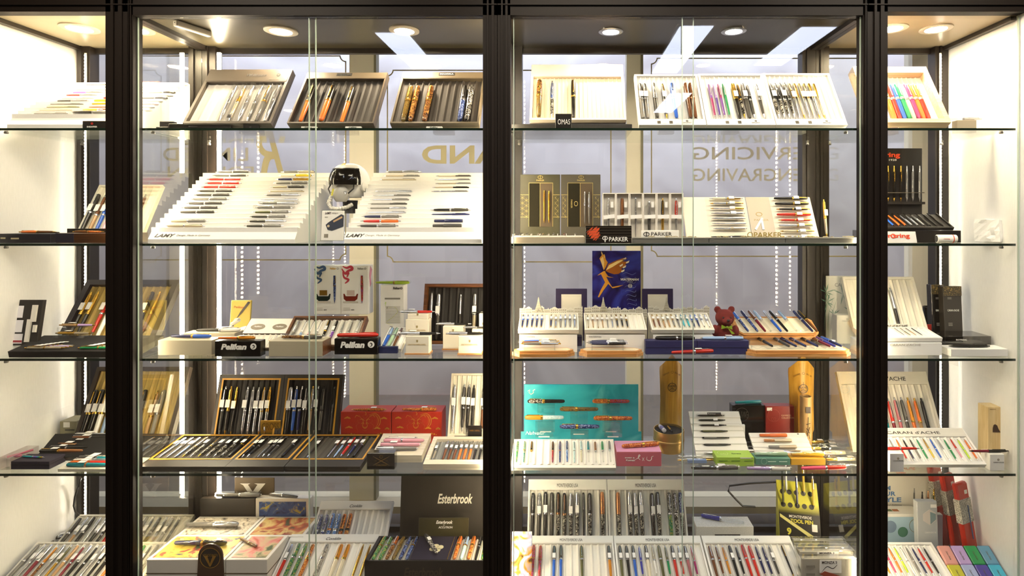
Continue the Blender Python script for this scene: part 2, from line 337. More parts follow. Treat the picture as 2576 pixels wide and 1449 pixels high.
def fquad(b, name, x0, x1, y0, y1, m, e=.0006, t=.0006, label=None):
    o = MB().box(b.fx(x0), b.fx(x1), -e-t, -e, b.fz(y1), b.fz(y0)).part(name, m, b.r)
    if label: o['label'] = label
    return o
def fshape(b, name, pts, m, e=.0008, t=.0005):
    return MB().prism([(b.fx(x), b.fz(y)) for x, y in pts], -e-t, -e, 'y').part(name, m, b.r)
def lying(px0, px1, D, z, spec, label, flip=False, yaw=0, group=None, cat='pen', tilt=0):
    """a pen lying across the view: tail at px0 and cap at px1 (flip: cap first)"""
    k = spec.split('/')[0]; w = X(px1, D)-X(px0, D); s = w/PEN_L[k]/max(math.cos(yaw), .3); r = PEN_R[k]*s*1.02
    M = T((X((px0+px1)/2, D), D, z+r)) @ R(yaw, 'Z') @ R(-tilt, 'Y') @ R(PI/2 if flip else -PI/2, 'Z') @ T((0, -PEN_L[k]*s/2, 0))
    return pen(M, spec, label, group, s, cat)
def wshort(lab):
    w = lab.split(); return lab if len(w) <= 16 else ' '.join(w[:16])
def rack(name, label, where, x0, x1, Df, pyt, Db, nst, cols, sh, cm='f4f1ea', lip=.014, fas=.017, title=None):
    O = Vector((X(x0, Df), Df, SH[sh]+.001)); W_ = X(x1, Df)-O.x; H = Z(pyt, Db)-O.z; dp = Db-Df
    r = thing(name, label, 'pen rack', T(O))
    fy, fz = fas, lip+fas*1.5; run = (dp-fy)/nst; rise = (H-fz)/nst
    pr = [(0, 0), (0, lip), (fy, fz)]
    for i in range(nst):
        y = fy+i*run; z = fz+i*rise; pr += [(y, z+rise), (y+run, z+rise-.002)] if i == nst-1 else [(y, z+rise*.98), (y+run*.12, z+rise), (y+run, z+rise-.004)]
    pr += [(dp, 0)]
    MB().prism(pr, 0, W_, 'x').part('stepped_body', mat(cm, .55), r)
    for (p0, p1, Dr, rows, flip, cn) in cols:
        u0, u1 = X(p0, Dr)-O.x, X(p1, Dr)-O.x; it = [e.split() for e in rows.split(',') if e.strip()]
        for j, e in enumerate(it):
            i = float(e[0]); sp = '_'.join(e[1:]).replace('_', ' '); k = sp.split('/')[0]; s = (u1-u0)/PEN_L[k]; jx = random.uniform(-.006, .006)
            y = fy+(i+.5)*run; z = fz+(i+1)*rise-.001+PEN_R[k]*s
            M = T(O) @ T((u0+jx if not flip else u1+jx, y, z)) @ R(-PI/2 if not flip else PI/2, 'Z')
            pen(M, sp, fit(sp, f"{ORD[j]} from the bottom", f"{cn} of {where}"), f'pens in the {cn} of the {where}', s)
    if title:
        a = math.atan2(fz-lip, fy); MF = T((0, fy*.5, (lip+fz)/2)) @ R(a, 'X') @ T((0, 0, .0006))
        for (s, p0, p1, hh, m, sh_, bo) in title: text(r, s, X(p1, Df)-X(p0, Df), hh, T((X((p0+p1)/2, Df)-O.x, 0, 0)) @ MF, m, sh_, bo)
    return r
# ------------------------------------------------------------------ big structure
FRAME = mat('17110d', .5, 0, .15); FRAME2 = mat('1f1914', .35)
CEILB = mat('4d4635', .28); PANEL = mat('efeeea', .22); DECK = mat('26231f', .35)
GL = glass('shelf_glass', (.955, .98, .965)); GD = glass('door_glass', (.985, .99, .985), .045); GB = glass('back_glass', (.985, .99, .99), .025)
EDGE = mat('16261d', .12); EDGEL = mat('b4c4b4', .15)
ZT = ZC+.712
def structure(b, name, m, M=None):
    o = b.part(name, m, None, M=M); o['kind'] = 'structure'; return o
structure(MB().box(-4.2, 4.2, -3, 6.0, -.06, 0), 'floor', mat('6b6258', .3))
structure(MB().box(-4.2, 4.2, -3, 2.88, 2.7, 2.76), 'ceiling', mat('d8d2c6', .8))
structure(MB().box(-4.2, 4.2, -3.1, -3, 0, 2.7), 'wall_back', mat('6a5648', .7))
structure(MB().box(-4.3, -4.2, -3.1, 6.0, 0, 3.4), 'wall_left', mat('8b7f72', .7)); structure(MB().box(4.2, 4.3, -3.1, 6.0, 0, 3.4), 'wall_right', mat('8b7f72', .7))
# shop window behind the cases, and the street wall seen through it
WD = 2.91
def lit_wall(name, a, m_): structure(a, name, m_)
structure(MB().box(-4.2, 4.2, 5.0, 5.1, 0, 3.4), 'wall_outside', blotch('street_plaster', ['b9aeac', 'c6bebc', 'a89e9c'], .8, .8))
structure(MB().box(-4.2, 4.2, WD-.02, WD+.10, .06, ZC-1.50), 'wall_front', mat('c9bfa6', .6))
structure(MB().box(-4.2, 4.2, WD-.10, WD+.06, ZC-1.50, ZC-1.465), 'trim_1', mat('cfc4a8', .4))
mul = [(-2.62, -2.52), (-1.113, -.985), (.322, .395), (1.80, 1.98), (2.06, 2.10)]
win = [(-2.52, -1.113), (-.985, .322), (.395, 1.80), (2.10, 3.6)]
for i, (a, b) in enumerate(win):
    wf = structure(MB().box(a, b, WD-.003, WD+.003, ZC-1.465, 2.66), f'window_{i+1}', GB)
for i, (a, b) in enumerate(mul):
    structure(MB().box(a, b, WD-.03, WD+.04, ZC-1.47, 2.7), f'trim_{i+2}', mat('f1ead6', .45))
    structure(MB().box(b, b+.012, WD-.035, WD+.01, ZC-1.47, 2.7), f'trim_{i+8}', mat('8a8468', .45))
# gilt line borders and mirrored lettering painted on the window panes
GILT = mat('c0b68e', .5); GILT2 = mat('a89a6a', .5); FROST = mat('b9b7ae', .6)
def border(x0, x1, py0, py1, lab, sides):
    a, b, z1, z0 = X(x0, WD), X(x1, WD), Z(py0, WD), Z(py1, WD); y = WD-.006; w = .006; g = .036; m = MB()
    if 't' in sides: m.box(a+g, b-g, y, y+.002, z1-w, z1)
    if 'b' in sides: m.box(a+g, b-g, y, y+.002, z0, z0+w)
    if 'l' in sides: m.box(a, a+w, y, y+.002, z0+g, z1-g)
    if 'r' in sides: m.box(b-w, b, y, y+.002, z0+g, z1-g)
    for (sx, sz) in ((0, 0), (0, 1), (1, 0), (1, 1)):
        cx_, cz_ = (a, b)[sx], (z0, z1)[sz]; dx, dz = (1, -1)[sx], (1, -1)[sz]
        if ('l', 'r')[sx] in sides and ('b', 't')[sz] in sides:
            pts = [(g*math.cos(PI/2*i/6), g*math.sin(PI/2*i/6)) for i in range(7)]; q = [(g-w)/g]
            poly = [(cx_+dx*p[0], cz_+dz*p[1]) for p in pts]+[(cx_+dx*p[0]*q[0], cz_+dz*p[1]*q[0]) for p in pts[::-1]]; m.prism(poly, y, y+.002, 'y')
    tag(m.part('window_border', GILT2), lab, 'window border')
border(330, 872, 140, 655, 'thin gilt border line with notched corners on the pane behind the stepped white racks', 'trb')
border(974, 1538, 176, 660, 'thin gilt border line with notched corners on the pane behind the dark centre post', 'tlrb')
border(1637, 2240, 146, 646, 'thin gilt border line with notched corners on the pane behind the three white trays', 'tlb')
def wtext(s, x0, x1, y0, y1, m, label, shear=0, mirror=True, bold=.01):
    r = thing('window_lettering', label, 'lettering', T((X((x0+x1)/2, WD), WD-.006, Z((y0+y1)/2, WD))))
    text(r, s, X(x1, WD)-X(x0, WD), Z(y0, WD)-Z(y1, WD), FRONT, m, shear, bold, mirror)
wtext('LIMITED', 412, 626, 372, 405, FROST, 'pale mirrored capitals on the pane, upper line above the stepped racks')
wtext('EDITION', 424, 640, 419, 447, FROST, 'pale mirrored capitals on the pane, lower line above the stepped racks')
wtext('R', 645, 720, 330, 452, GILT, 'large pale mirrored script letter on the pane above the stepped racks', .4)
wtext('AND', 1062, 1262, 366, 412, GILT, 'gilt mirrored letters on the pane to the side of the white flying helmet', 0, True, .03)
wtext('SERVICING', 1742, 2052, 370, 402, FROST, 'upper line of mirrored frosted capitals on the pane above the cream pen panels')
wtext('ENGRAVING', 1742, 2014, 424, 456, FROST, 'lower line of mirrored frosted capitals on the pane above the cream pen panels')
# ------------------------------------------------------------------ the four glass display cases
DOWN = emit('lamp_diffuser', 'ffe8c4', L_DOWN); LED = emit('led_light', 'ffebc8', L_STRIP); LEDW = emit('led_dots', 'fff6e6', L_STRIP*.14)
def case(label, xa, xb, left, right, hdr, door, ceil, key):
    r = thing('display_cabinet', label, 'display cabinet', T(((xa+xb)/2, 1.95, 0)), 'glass display cabinets'); I = T((-(xa+xb)/2, -1.95, 0))
    def P(b, n, m): return b.part(n, m, r, M=I)
    z0 = SH[5]
    P(MB().box(xa, xb, 1.93, 1.97, min(hdr, ZT-.001), ZT+.30).box(xa, xb, 1.922, 1.93, ZT+.02, ZT+.024), 'header', FRAME)
    P(MB().box(xa, xb, 1.931 if hdr > ZC+.71 else 1.975, 2.37, ZT, ZT+.02), 'top_panel', ceil)
    P(MB().box(xa, xb, 1.93, 2.37, .10, z0, .002), 'base_deck', DECK)
    P(MB().box(xa, xb, 1.96, 2.36, 0, .10), 'plinth', FRAME)
    P(MB().box(xa+.06, xb-.06, 2.366, 2.370, z0, ZT), 'back_pane', GB)
    P(MB().box(xa, xb, 2.352, 2.372, ZT-.022, ZT), 'back_rail', FRAME2); P(MB().box(xa, xb, 2.352, 2.372, z0, z0+.02), 'back_rail', FRAME2)
    for (px_, w, inner) in left+right:
        P(MB().box(px_, px_+w, 1.93, 1.975, 0, ZT+.3).box(px_+w*.3, px_+w*.42, 1.923, 1.93, 0, ZT+.3).box(px_+w*.62, px_+w*.80, 1.925, 1.93, 0, ZT+.3), 'front_post', FRAME)
    for (px_, w) in ((xa, .055), (xb-.055, .055)):
        P(MB().box(px_, px_+w, 2.325, 2.372, z0, ZT).box(px_+w*.3, px_+w*.45, 2.318, 2.325, z0, ZT), 'back_post', FRAME2)
        P(MB().box(px_ if px_ == xa else px_+w-.02, px_+.02 if px_ == xa else px_+w, 1.975, 2.33, ZT-.016, ZT), 'top_rail', FRAME2)
    for k in (1, 2, 3, 4):
        z = SH[k]; s = P(MB().box(xa+.004, xb-.004, FD, 2.312, z-.008, z), 'glass_shelf', GL)
        MB().box(xa+.004, xb-.004, FD-.002, FD-.0003, z-.008, z).part('shelf_edge', EDGE, s, label='dark green glass edge')
        for px_ in (xa+.045, xb-.045):
            for y in (FD+.012, 2.30): MB().lathe([(0, .006), (.004, .007), (.0095, .005)], 10, 'z', px_, y, z-.018).part('shelf_clip', mat('steel', .2), s)
    for (a, b, y) in door:
        d = P(MB().box(a, b, y, y+.005, z0+.01, hdr-.001), 'glass_door', GD)
        for q in (a, b): MB().box(q-.0012, q+.0012, y-.0005, y+.0055, z0+.01, hdr-.001).part('door_edge', EDGEL, d, label='bright glass edge')
    return r
case('display cabinet with white side wall and pale stepped tray, beside the far left post', -2.038, -1.516, [], [(-1.592, .076, 0)], ZC+.721, [(-2.036, -1.594, 1.962)], mat('cfc4a4', .3), 'A')
case('wide display cabinet with the flying helmet and the two big white stepped racks', -1.514, -.234, [(-1.514, .017, 1)], [(-.283, .049, 0)], ZC+.699, [(-1.497, -.873, 1.952), (-.893, -.284, 1.945)], CEILB, 'B')
case('wide display cabinet with the teddy bear, turquoise display and blue poster', -.232, 1.049, [(-.232, .044, 1)], [(1.036, .013, 0)], ZC+.699, [(-.178, .452, 1.952), (.412, 1.035, 1.945)], mat('262116', .3), 'C')
case('display cabinet with white side wall, red tins and the black pen stand', 1.051, 1.604, [(1.051, .070, 1)], [], ZC+.724, [(1.123, 1.602, 1.962)], mat('b9a98a', .3), 'D')
structure(MB().box(-2.065, -2.042, 1.94, 2.372, .1, ZT+.02), 'wall_case_left', PANEL); structure(MB().box(1.606, 1.629, 1.94, 2.372, .1, ZT+.02), 'wall_case_right', PANEL)
pg = MB().box(-1.5155, -1.5145, 1.976, 2.324, SH[5], ZT).part('glass_partition', glass('partition_glass', (.95, .95, .91), .10)); tag(pg, 'clear glass partition between the first two cabinets', 'glass partition')
pg = MB().box(1.0495, 1.0505, 1.976, 2.324, SH[5], ZT).part('glass_partition', glass('partition_glass', (.95, .95, .91), .10)); tag(pg, 'clear glass partition between the teddy bear cabinet and the last cabinet', 'glass partition')
# recessed lamps in the case tops
def lamp(x, y, rad, label, ringm):
    r = thing('recessed_lamp', label, 'lamp', T((x, y, ZT)), 'recessed lamps in the cabinet tops')
    pr = [(0, rad), (-.004, rad), (-.006, rad*.92), (-.0055, rad*.66), (-.001, rad*.64)]
    vs = MB(); n = 32; V = []; Fc = []
    for h, q in pr:
        for k in range(n): V.append((q*math.cos(2*PI*k/n), q*math.sin(2*PI*k/n), h))
    for i in range(len(pr)-1):
        for k in range(n): Fc.append((i*n+k, i*n+(k+1) % n, (i+1)*n+(k+1) % n, (i+1)*n+k))
    vs.add(V, Fc).part('trim_ring', ringm, r, True)
    MB().lathe([(-.0035, rad*.645), (-.0015, rad*.645)], 28).part('diffuser', DOWN, r)
CH = mat('silver', .2); WR = mat('f2ead8', .4)
lamp(-1.83, 2.10, .062, 'round recessed lamp, further from the post in the cabinet with the pale stepped tray', WR)
lamp(-1.63, 2.115, .062, 'round recessed lamp beside the post in the cabinet with the pale stepped tray', WR)
lamp(-1.085, 2.13, .060, 'round recessed lamp with pale rim, above the dark tray of plastic-wrapped pens', WR)
lamp(-.612, 2.125, .056, 'round recessed lamp with pale rim, above the dark tray beside the centre post', WR)
lamp(.178, 2.135, .047, 'round recessed lamp with chrome ring, above the cream pen tray', CH)
lamp(.648, 2.13, .047, 'round recessed lamp with chrome ring, above the middle white pen tray', CH)
lamp(1.235, 2.10, .056, 'round recessed lamp above the wooden frame of bright pens, next to the post', WR)
lamp(1.405, 2.105, .056, 'round recessed lamp above the wooden frame of bright pens, next to the white wall', WR)
# LED strips
def strip(x, y, label, w=.010, dots=False, z0=SH[5]+.03, z1=ZT-.03, ax=0, face=1, m=None):
    r = thing('led_strip', label, 'light strip', T((x, y, z0)), 'LED strips in the cabinets')
    h = z1-z0
    if dots:
        MB().box(-w/2, w/2, 0, .002, 0, h).part('tape', mat('e8e0cc', .5), r); b = MB(); n = int(h/.014)
        for i in range(n): b.box(-w*.25, w*.25, -.003, -.0002, i*h/n, i*h/n+.006)
        b.part('diodes', m or LEDW, r)
    else:
        MB().box(-w/2-.002, w/2+.002, .0005, .004, 0, h).part('channel', mat('steel', .3), r); MB().box(-w/2, w/2, -.004, 0, 0, h).part('diffuser', m or LED, r)
    return r
strip(-1.438, 2.318, 'very bright vertical light strip in the back corner beside the stepped white rack', .014)
strip(-1.995, 2.3175, 'thin vertical light strip on the back post by the white wall of the first cabinet', .009, True)
strip(1.566, 2.3175, 'thin vertical light strip on the back post beside the red tins', .009, True)
# strips hidden behind the front posts and headers shine back onto the goods
LEDF = emit('led_front', 'ffeac6', L_FRONT)
def fstrip(x, label):
    r = thing('led_strip', label, 'light strip', T((x, 1.986, SH[5]+.02)), 'LED strips in the cabinets'); h = ZT-SH[5]-.05
    MB().box(-.0024, .0024, 0, .001, 0, h).part('tape', mat('e8e0cc', .5), r); b = MB(); n = int(h/.022)
    for i in range(n): b.box(-.0022, .0022, .001, .0035, i*h/n, i*h/n+.010)
    o = b.part('diodes', LEDF, r); o['kind'] = 'stuff'
for (x, nm) in ((-1.5118, 'second cabinet, by the first post'), (-.276, 'flying helmet cabinet, by the centre post'), (-.197, 'blue poster cabinet, by the centre post'), (1.0465, 'teddy bear cabinet, by its last post'), (-1.592, 'first cabinet, by the first post'), (1.113, 'last cabinet, by the last post')):
    fstrip(x, f'dotted light strip tucked behind the front of the {nm}')
# shop ceiling panels mirrored in the glass, plus three added for unseen front fill
PN = emit('ceiling_panel', 'e2eaff', L_PANEL); PFILL = emit('fill_panel_warm', 'fff0d8', 7.5)
for (x0, x1, y0, y1, nm) in ((.66, .85, -.30, .72, 'above the aisle, mirrored in the glass door before the white trays'), (-1.12, -.93, -.20, .60, 'above the aisle, mirrored in the glass before the dark trays'), (1.36, 1.56, -.10, .70, 'above the aisle, mirrored in the glass near the last post'), (.93, 1.12, -1.9, -1.0, 'far back in the shop, mirrored small before the white trays'), (-1.75, -1.0, .85, 1.45, 'added unseen as front fill for the flying helmet cabinet'), (-.30, .45, .85, 1.45, 'added unseen as front fill near the centre post'), (1.0, 1.75, .85, 1.45, 'added unseen as front fill for the red tin cabinet')):
    r = thing('ceiling_light', f'oblong white ceiling light {nm}', 'ceiling light', T(((x0+x1)/2, (y0+y1)/2, 2.70)))
    w, h = (x1-x0)/2, (y1-y0)/2
    MB().box(-w-.015, w+.015, -h-.015, h+.015, -.012, 0).part('frame', mat('e8e6e0', .5), r); MB().box(-w, w, -h, h, -.016, -.012).part('diffuser', PFILL if y0 > .8 else PN, r)
# added lamps wash the street wall in place of daylight, bluer near its top
la = bpy.data.lights.new('street_wash', 'AREA'); la.shape = 'RECTANGLE'; la.size = 8; la.size_y = 1.0; la.energy = L_STREET*7.5; la.color = (.94, .94, 1)
lo = bpy.data.objects.new('street_wash', la); C.objects.link(lo); lo.location = (0, 3.3, 3.7); lo.rotation_euler = (math.radians(48), 0, 0)
lb = bpy.data.lights.new('sky_wash', 'AREA'); lb.shape = 'RECTANGLE'; lb.size = 8; lb.size_y = .3; lb.energy = L_STREET*3.4; lb.color = (.42, .62, 1)
lo2 = bpy.data.objects.new('sky_wash', lb); C.objects.link(lo2); lo2.location = (0, 4.4, 3.75); lo2.rotation_euler = (math.radians(22), 0, 0)
# white driver box on the case ceiling
r = thing('driver_box', 'small white plastic box screwed under the cabinet top near the bright light strip', 'junction box', T((-1.385, 2.075, ZT-.0225)) @ R(math.radians(70), 'Z'))
MB().box(-.068, .068, -.011, .011, 0, .0215, .003).part('housing', mat('f3efe6', .4), r); MB().lathe([(0, .0022), (.0012, .0022)], 8, 'x', -.0685, 0, .012).part('cable_hole', mat('black'), r)
# ================================================================== FIRST CABINET (white side wall)
K = mat('black', .4); WH = mat('white', .55); INK = mat('2b2521', .5); CARD = mat('f3f0e8', .6); WOODB = wood('wood_brown', '4a2a14', '7a4a24'); WOODL = wood('wood_light', 'b87a3c', 'd9a464'); WOODP = wood('wood_pale', 'cfc4ae', 'e6dcc8', .5)
GREYT = mat('8f8b84', .5); SILV = mat('silver', .25); GOLDM = mat('gold', .3); NAVY = mat('navy', .5); ACR = glass('acrylic', (.95, .96, .96), .08)
rack('pen_rack', 'white stepped pen rack reaching past the post in the top of the first cabinet', 'top white rack', 18, 342, 1.985, 211, 2.27, 12, [
 (72, 165, 2.0, '0 s/grey,1 s/champagne,2 s/olive,3 s/graphite,4 b/black/silver,5 s/grey,6 b/red/silver,7 b/purple/silver,8 s/tan,9 s/grey,10 s/dark_grey', False, 'first column'),
 (180, 275, 2.0, '0 f/black/grey/silver/p,1 b/yellow/brown,2 s/brown,3 b/amber/silver,4 f/yellow/amber,5 b/red/pink,6 s/grey,7 s/tan,8 s/champagne,9 s/grey,11 s/red', False, 'second column'),
 (322, 392, 2.06, '1 s/grey,2 s/dark_grey,3 s/brown,4 s/grey,5 f/graphite/black,6 s/grey,7 f/grey/black,8 s/silver,9 s/lime/grey,10 s/grey', False, 'third column')], 1)
b = box('price_sign', 'small black card sign with a round emblem in front of the top white rack', 'sign', 207, 272, 323, 304, 1.977, .02, K, 1); ftext(b, 'SHEAFFER', 219, 245, 317, 321, CARD, 0, .02)
ring(b.r, 'emblem', .0015, .004, T((b.fx(232), -.0008, b.fz(311))) @ FRONT, mat('red')); 
# second shelf
tray('pen_tray', 'leaning white pen tray with five pens, half hidden by the first post', 'white leaning tray by the first post', 193, 360, 572, 2.15, 471, 2.27, 9, '0 f/black/black/silver/t,1 b/tan/brown/silver/t,2 b/blue/blue/silver/t,3 b/pink/pink/silver/t,4 f/black/black/gold/t,7 b/brown/brown/silver', 'e9e4d2', sh=2, Lp=.155, rw=.008)
b = box('flat_case', 'flat dark navy case with a sloping price strip in the first cabinet', 'case', -5, 127, 612, 588, 2.0, .12, mat('1f1c26', .4), 2); fquad(b, 'price_strip', 50, 125, 608, 604, ACR)
for i, (a, c2) in enumerate(((2, 14), (28, 48))): fquad(b, 'label', a, c2, 597+i, 601+i, mat('b9ac8a'))
lying(48, 142, 2.04, b.zt, 'b/brown/orange/gold', 'brown twist pen lying on the flat dark navy case', True); lying(100, 150, 2.08, b.zt, 's/black/black/silver', 'black slim pen lying behind the brown one on the navy case')
b2 = box('flat_case', 'flat brown wooden case behind the first post on the second shelf', 'case', 140, 310, 612, 587, 2.0, .12, wood('wood_case', '38200f', '54331a'), 2)
fquad(b2, 'shade_patch', 140, 186, 587, 610, mat('262330'))  # navy shading at the left end of the case, put in as colour
lying(183, 262, 2.04, b2.zt, 'b/rust'.replace('rust', 'marbled rust')+'/brown/gold', 'rusty brown twist pen lying on the brown wooden case', True); lying(195, 258, 2.08, b2.zt, 's/tan/orange/gold', 'tan slim pen lying on the brown wooden case behind another', True)
box('flat_case', 'thin black tray lying under the leaning white tray by the post', 'case', 168, 345, 582, 575, 2.122, .012, K, 2)
# third shelf
b = box('pen_case', 'open black zip case holding white pens and cards, tilted by the white wall', 'pen case', 28, 92, 890, 757, 2.06, .015, mat('1b1714', .7), None, z=SH[3]+.0245, tilt=.16)
for (x0, x1, y0, y1) in ((29, 46, 772, 802), (29, 50, 808, 838), (29, 54, 842, 866)): fquad(b, 'card', x0, x1, y0, y1, mat('e9e6ea'))
fquad(b, 'card_stripe', 29, 54, 858, 863, mat('9a2f3a'), .0014)
for (x0, x1, y0, y1) in ((70, 82, 770, 812), (62, 72, 806, 862), (79, 87, 820, 838)): fquad(b, 'white_fitting', x0, x1, y0, y1, mat('e9e4da'), 0, .006)
tray('pen_tray', 'large leaning black pen box with an ochre ribbed lining, behind the first post', 'ochre lined black box', 150, 395, 832, 2.16, 712, 2.31, 12, '0 b/black/gold/gold/t,1 b/black/gold/gold/t,3 b/red/red/silver/t,4 f/white/white/gold/t,6 b/gold/gold/gold/t,7 b/tan/gold/gold/t,9 f/black/black/gold/t,10 b/brown/gold/gold', '1d1620', 'a8904e', sh=3, rw=.022, rim=.02, Lp=.16, v0=.03)
for i, (x0, x1, D, zz, sp, lb) in enumerate(((149, 242, 2.12, .085, 'b/lilac/tan/gold/t', 'lilac ballpoint pen on the upper step of the clear stand by the first post'), (140, 233, 2.102, .058, 'b/champagne/gold/gold/t', 'champagne ballpoint pen on the lower step of the clear stand by the first post'))):
    lying(x0, x1, D, SH[3]+zz, sp, lb, True)
st = thing('acrylic_stand', 'clear stepped stand carrying two pens in front of the ochre lined box', 'display stand', T((X(190, 2.11), 2.11, SH[3]+.0255)))
MB().box(-.07, .05, -.018, -.001, .0005, .032).part('lower_step', ACR, st); MB().box(-.07, .05, 0, .014, .0005, .058).part('upper_step', ACR, st)
t_ = tray('display_pad', 'flat black velvet pad crowded with price-tagged pens on the third shelf', 'black velvet pad', 22, 343, 897, 1.985, 858, 2.125, 0, '', '120e0c', '0e0b0a', sh=3, t=.022, rim=.001, rw=.002)
cols = 'champagne silver lilac silver black champagne silver silver'.split()
for i, c in enumerate(cols): lying(62+i*12, 164+i*10, 2.0+i*.0105, t_.M.translation.z+.022+.003, f'b/{c}/{c}/gold/t', f'{c} tagged ballpoint pen, {ORD[i]} row of the velvet pad, by the wall', True)
for i, c in enumerate(('green', 'champagne', 'silver', 'tan', 'silver')): lying(196+i*11, 300+i*10, 2.0+i*.012, t_.M.translation.z+.022+.003, f'b/{c}/{c}/gold/t', f'{c} tagged ballpoint pen, {ORD[i]} row of the velvet pad, by the post', True)
# fourth shelf
tray('pen_tray', 'large leaning brown pen box with ochre ribs and tall tagged pens, behind the first post', 'brown leaning box', 188, 432, 1082, 2.185, 925, 2.312, 14, '0 f/black/black/gold/t,1 f/black/black/gold/t,2 f/white/white/gold/t,3 b/pale_blue/pale_blue/gold/t,4 f/black/black/gold,6 b/gold/gold/gold/t,7 b/silver/silver/silver/t,8 f/black/black/gold/t,10 b/tan/tan/gold/t,11 f/grey/grey/silver/t', '2a1c12', 'b39a58', sh=4, rw=.016, rim=.014, Lp=.165)
b = box('display_case', 'clear-lidded narrow case with two pens standing by the white wall', 'case', 150, 192, 1112, 1060, 2.23, .07, mat('8a8468', .5), 4); fquad(b, 'price_label', 160, 176, 1062, 1075, CARD); fquad(b, 'dark_bar', 164, 188, 1080, 1083, K); fquad(b, 'dark_bar', 164, 188, 1090, 1093, K)
t_ = tray('display_pad', 'black velvet step tray of large pens laid across, on the fourth shelf', 'black step tray', 98, 388, 1150, 2.075, 1100, 2.155, 0, '', '14100d', '0f0c0a', sh=4, t=.022, rim=.001, rw=.002)
for i, (x0, x1, sp) in enumerate(((100, 208, 'f/copper/black/gold/t'), (124, 222, 'f/black/black/silver/t'), (138, 245, 'b/black/tan/copper/t'), (166, 266, 'b/black/black/copper/t'), (180, 288, 'f/black/brown/silver/t'), (188, 292, 'f/silver/white/silver/t'))):
    D = 2.084+i*.0125; lying(x0, x1, D, (t_.M @ Vector((0, D-2.075, .025))).z, sp, fit(sp, f'{ORD[i]} row of the black step tray'), True)
lying(232, 296, 2.082, t_.M.translation.z+.027, 's/purple/purple/silver', 'purple slim pen in the front corner of the black step tray beside the post')
b = box('gift_box', 'dark navy lidded gift box with a rainbow pen on top', 'box', 27, 124, 1192, 1161, 2.005, .066, mat('231c2c', .7), 4); MB().box(-b.w/2-.001, b.w/2+.001, -.001, b.dep+.001, b.h*.58, b.h*.60).part('lid_seam', K, b.r)
lying(50, 116, 2.035, b.zt, 'b/rainbow/rainbow/silver', 'rainbow metal pen lying on the dark navy gift box', True, -.12)
b = box('plastic_box', 'clear plastic box with pink fittings at the edge of the fourth shelf', 'box', -6, 26, 1195, 1152, 2.0, .11, glass('cloudy_plastic', (.9, .86, .84), .15, .6), 4)
MB().ball((0, .05, b.h*.7), .009, 8, (1.6, 1, .7)).part('pink_fitting', mat('e07a9a', .3), b.r, True); MB().tube([(-.018, .03, b.h*.78), (0, .04, b.h*.85), (.018, .09, b.h*.8)], .004).part('pink_trim', mat('d9708f', .3), b.r, True)
t_ = tray('pen_tray', 'low white wavy tray with tagged teal and red pens beside the first post', 'low white wavy tray', 145, 345, 1197, 1.985, 1156, 2.07, 0, '', 'e4dfc8', 'ece7d2', sh=4, t=.010, rim=.001, rw=.003)
for i, sp in enumerate(('f/teal/teal/copper/t', 'f/red/orange/copper/t', 'f/silver/white/silver/t', 'f/teal/black/silver/t', 'b/champagne/champagne/silver/t')):
    D = 1.999+i*.0145; lying(168+i*9, 276+i*9, D, (t_.M @ Vector((0, D-1.985, .011))).z, sp, fit(sp, f'{ORD[i]} row of the low white wavy tray'), True)
# bottom
rows = [('back', 120, 428, 1372, 2.16, 1300, 2.31, 17, 'graphite tan/silver black silver black/silver black red orange black silver grey graphite black silver/black grey black'.split()),
        ('front', -5, 345, 1470, 1.985, 1370, 2.14, 19, 'grey silver maroon/silver marbled_brown/amber silver gold/olive tan maroon black/silver black silver black black orange red/white silver green black grey'.split())]
for nm, x0, x1, a, Da, c_, Dc, n, cs in rows:
    w = f'{nm} floor tray of the first cabinet'
    pl = ','.join(f"{i} {'fb'[i%2]}/{c.split('/')[0]}/{(c.split('/')+[''])[1]}/silver/{'t' if i%3 else ''}" for i, c in enumerate(cs) if i < n)
    tray('pen_tray', f'{"grey" if nm == "back" else "wide white"} ribbed pen tray, {nm} one of two crowded trays by the cabinet floor', w, x0, x1, a, Da, c_, Dc, n, pl, 'c9c4b4' if nm == 'back' else 'dcd8cc', rim=.006, Lp=.135, v0=.012, sh=5)
r = thing('cable_reel', 'coiled grey cable lying beside the floor trays against the white wall', 'cable', T((X(95, 2.2), 2.2, SH[5]+.002)))
MB().tube([(.045*math.cos(a/3), .05*math.sin(a/3), .006+.0007*a) for a in range(40)], .0045).part('cable', mat('6b665c', .5), r, True)
tag(MB().tube([(X(x, 2.3), 2.3, Z(y, 2.3)) for x, y in ((204, 1203), (196, 1225), (189, 1250), (186, 1272), (190, 1287), (200, 1298))], .004).part('power_cord', K, None, True), 'black power cord hanging below the lowest glass shelf near the white wall', 'cord')
lying(100, 185, 2.24, SH[5]+.03, 'f/graphite/silver/silver/t', 'large graphite pen leaning on the floor tray edge by the white wall', False, .6)

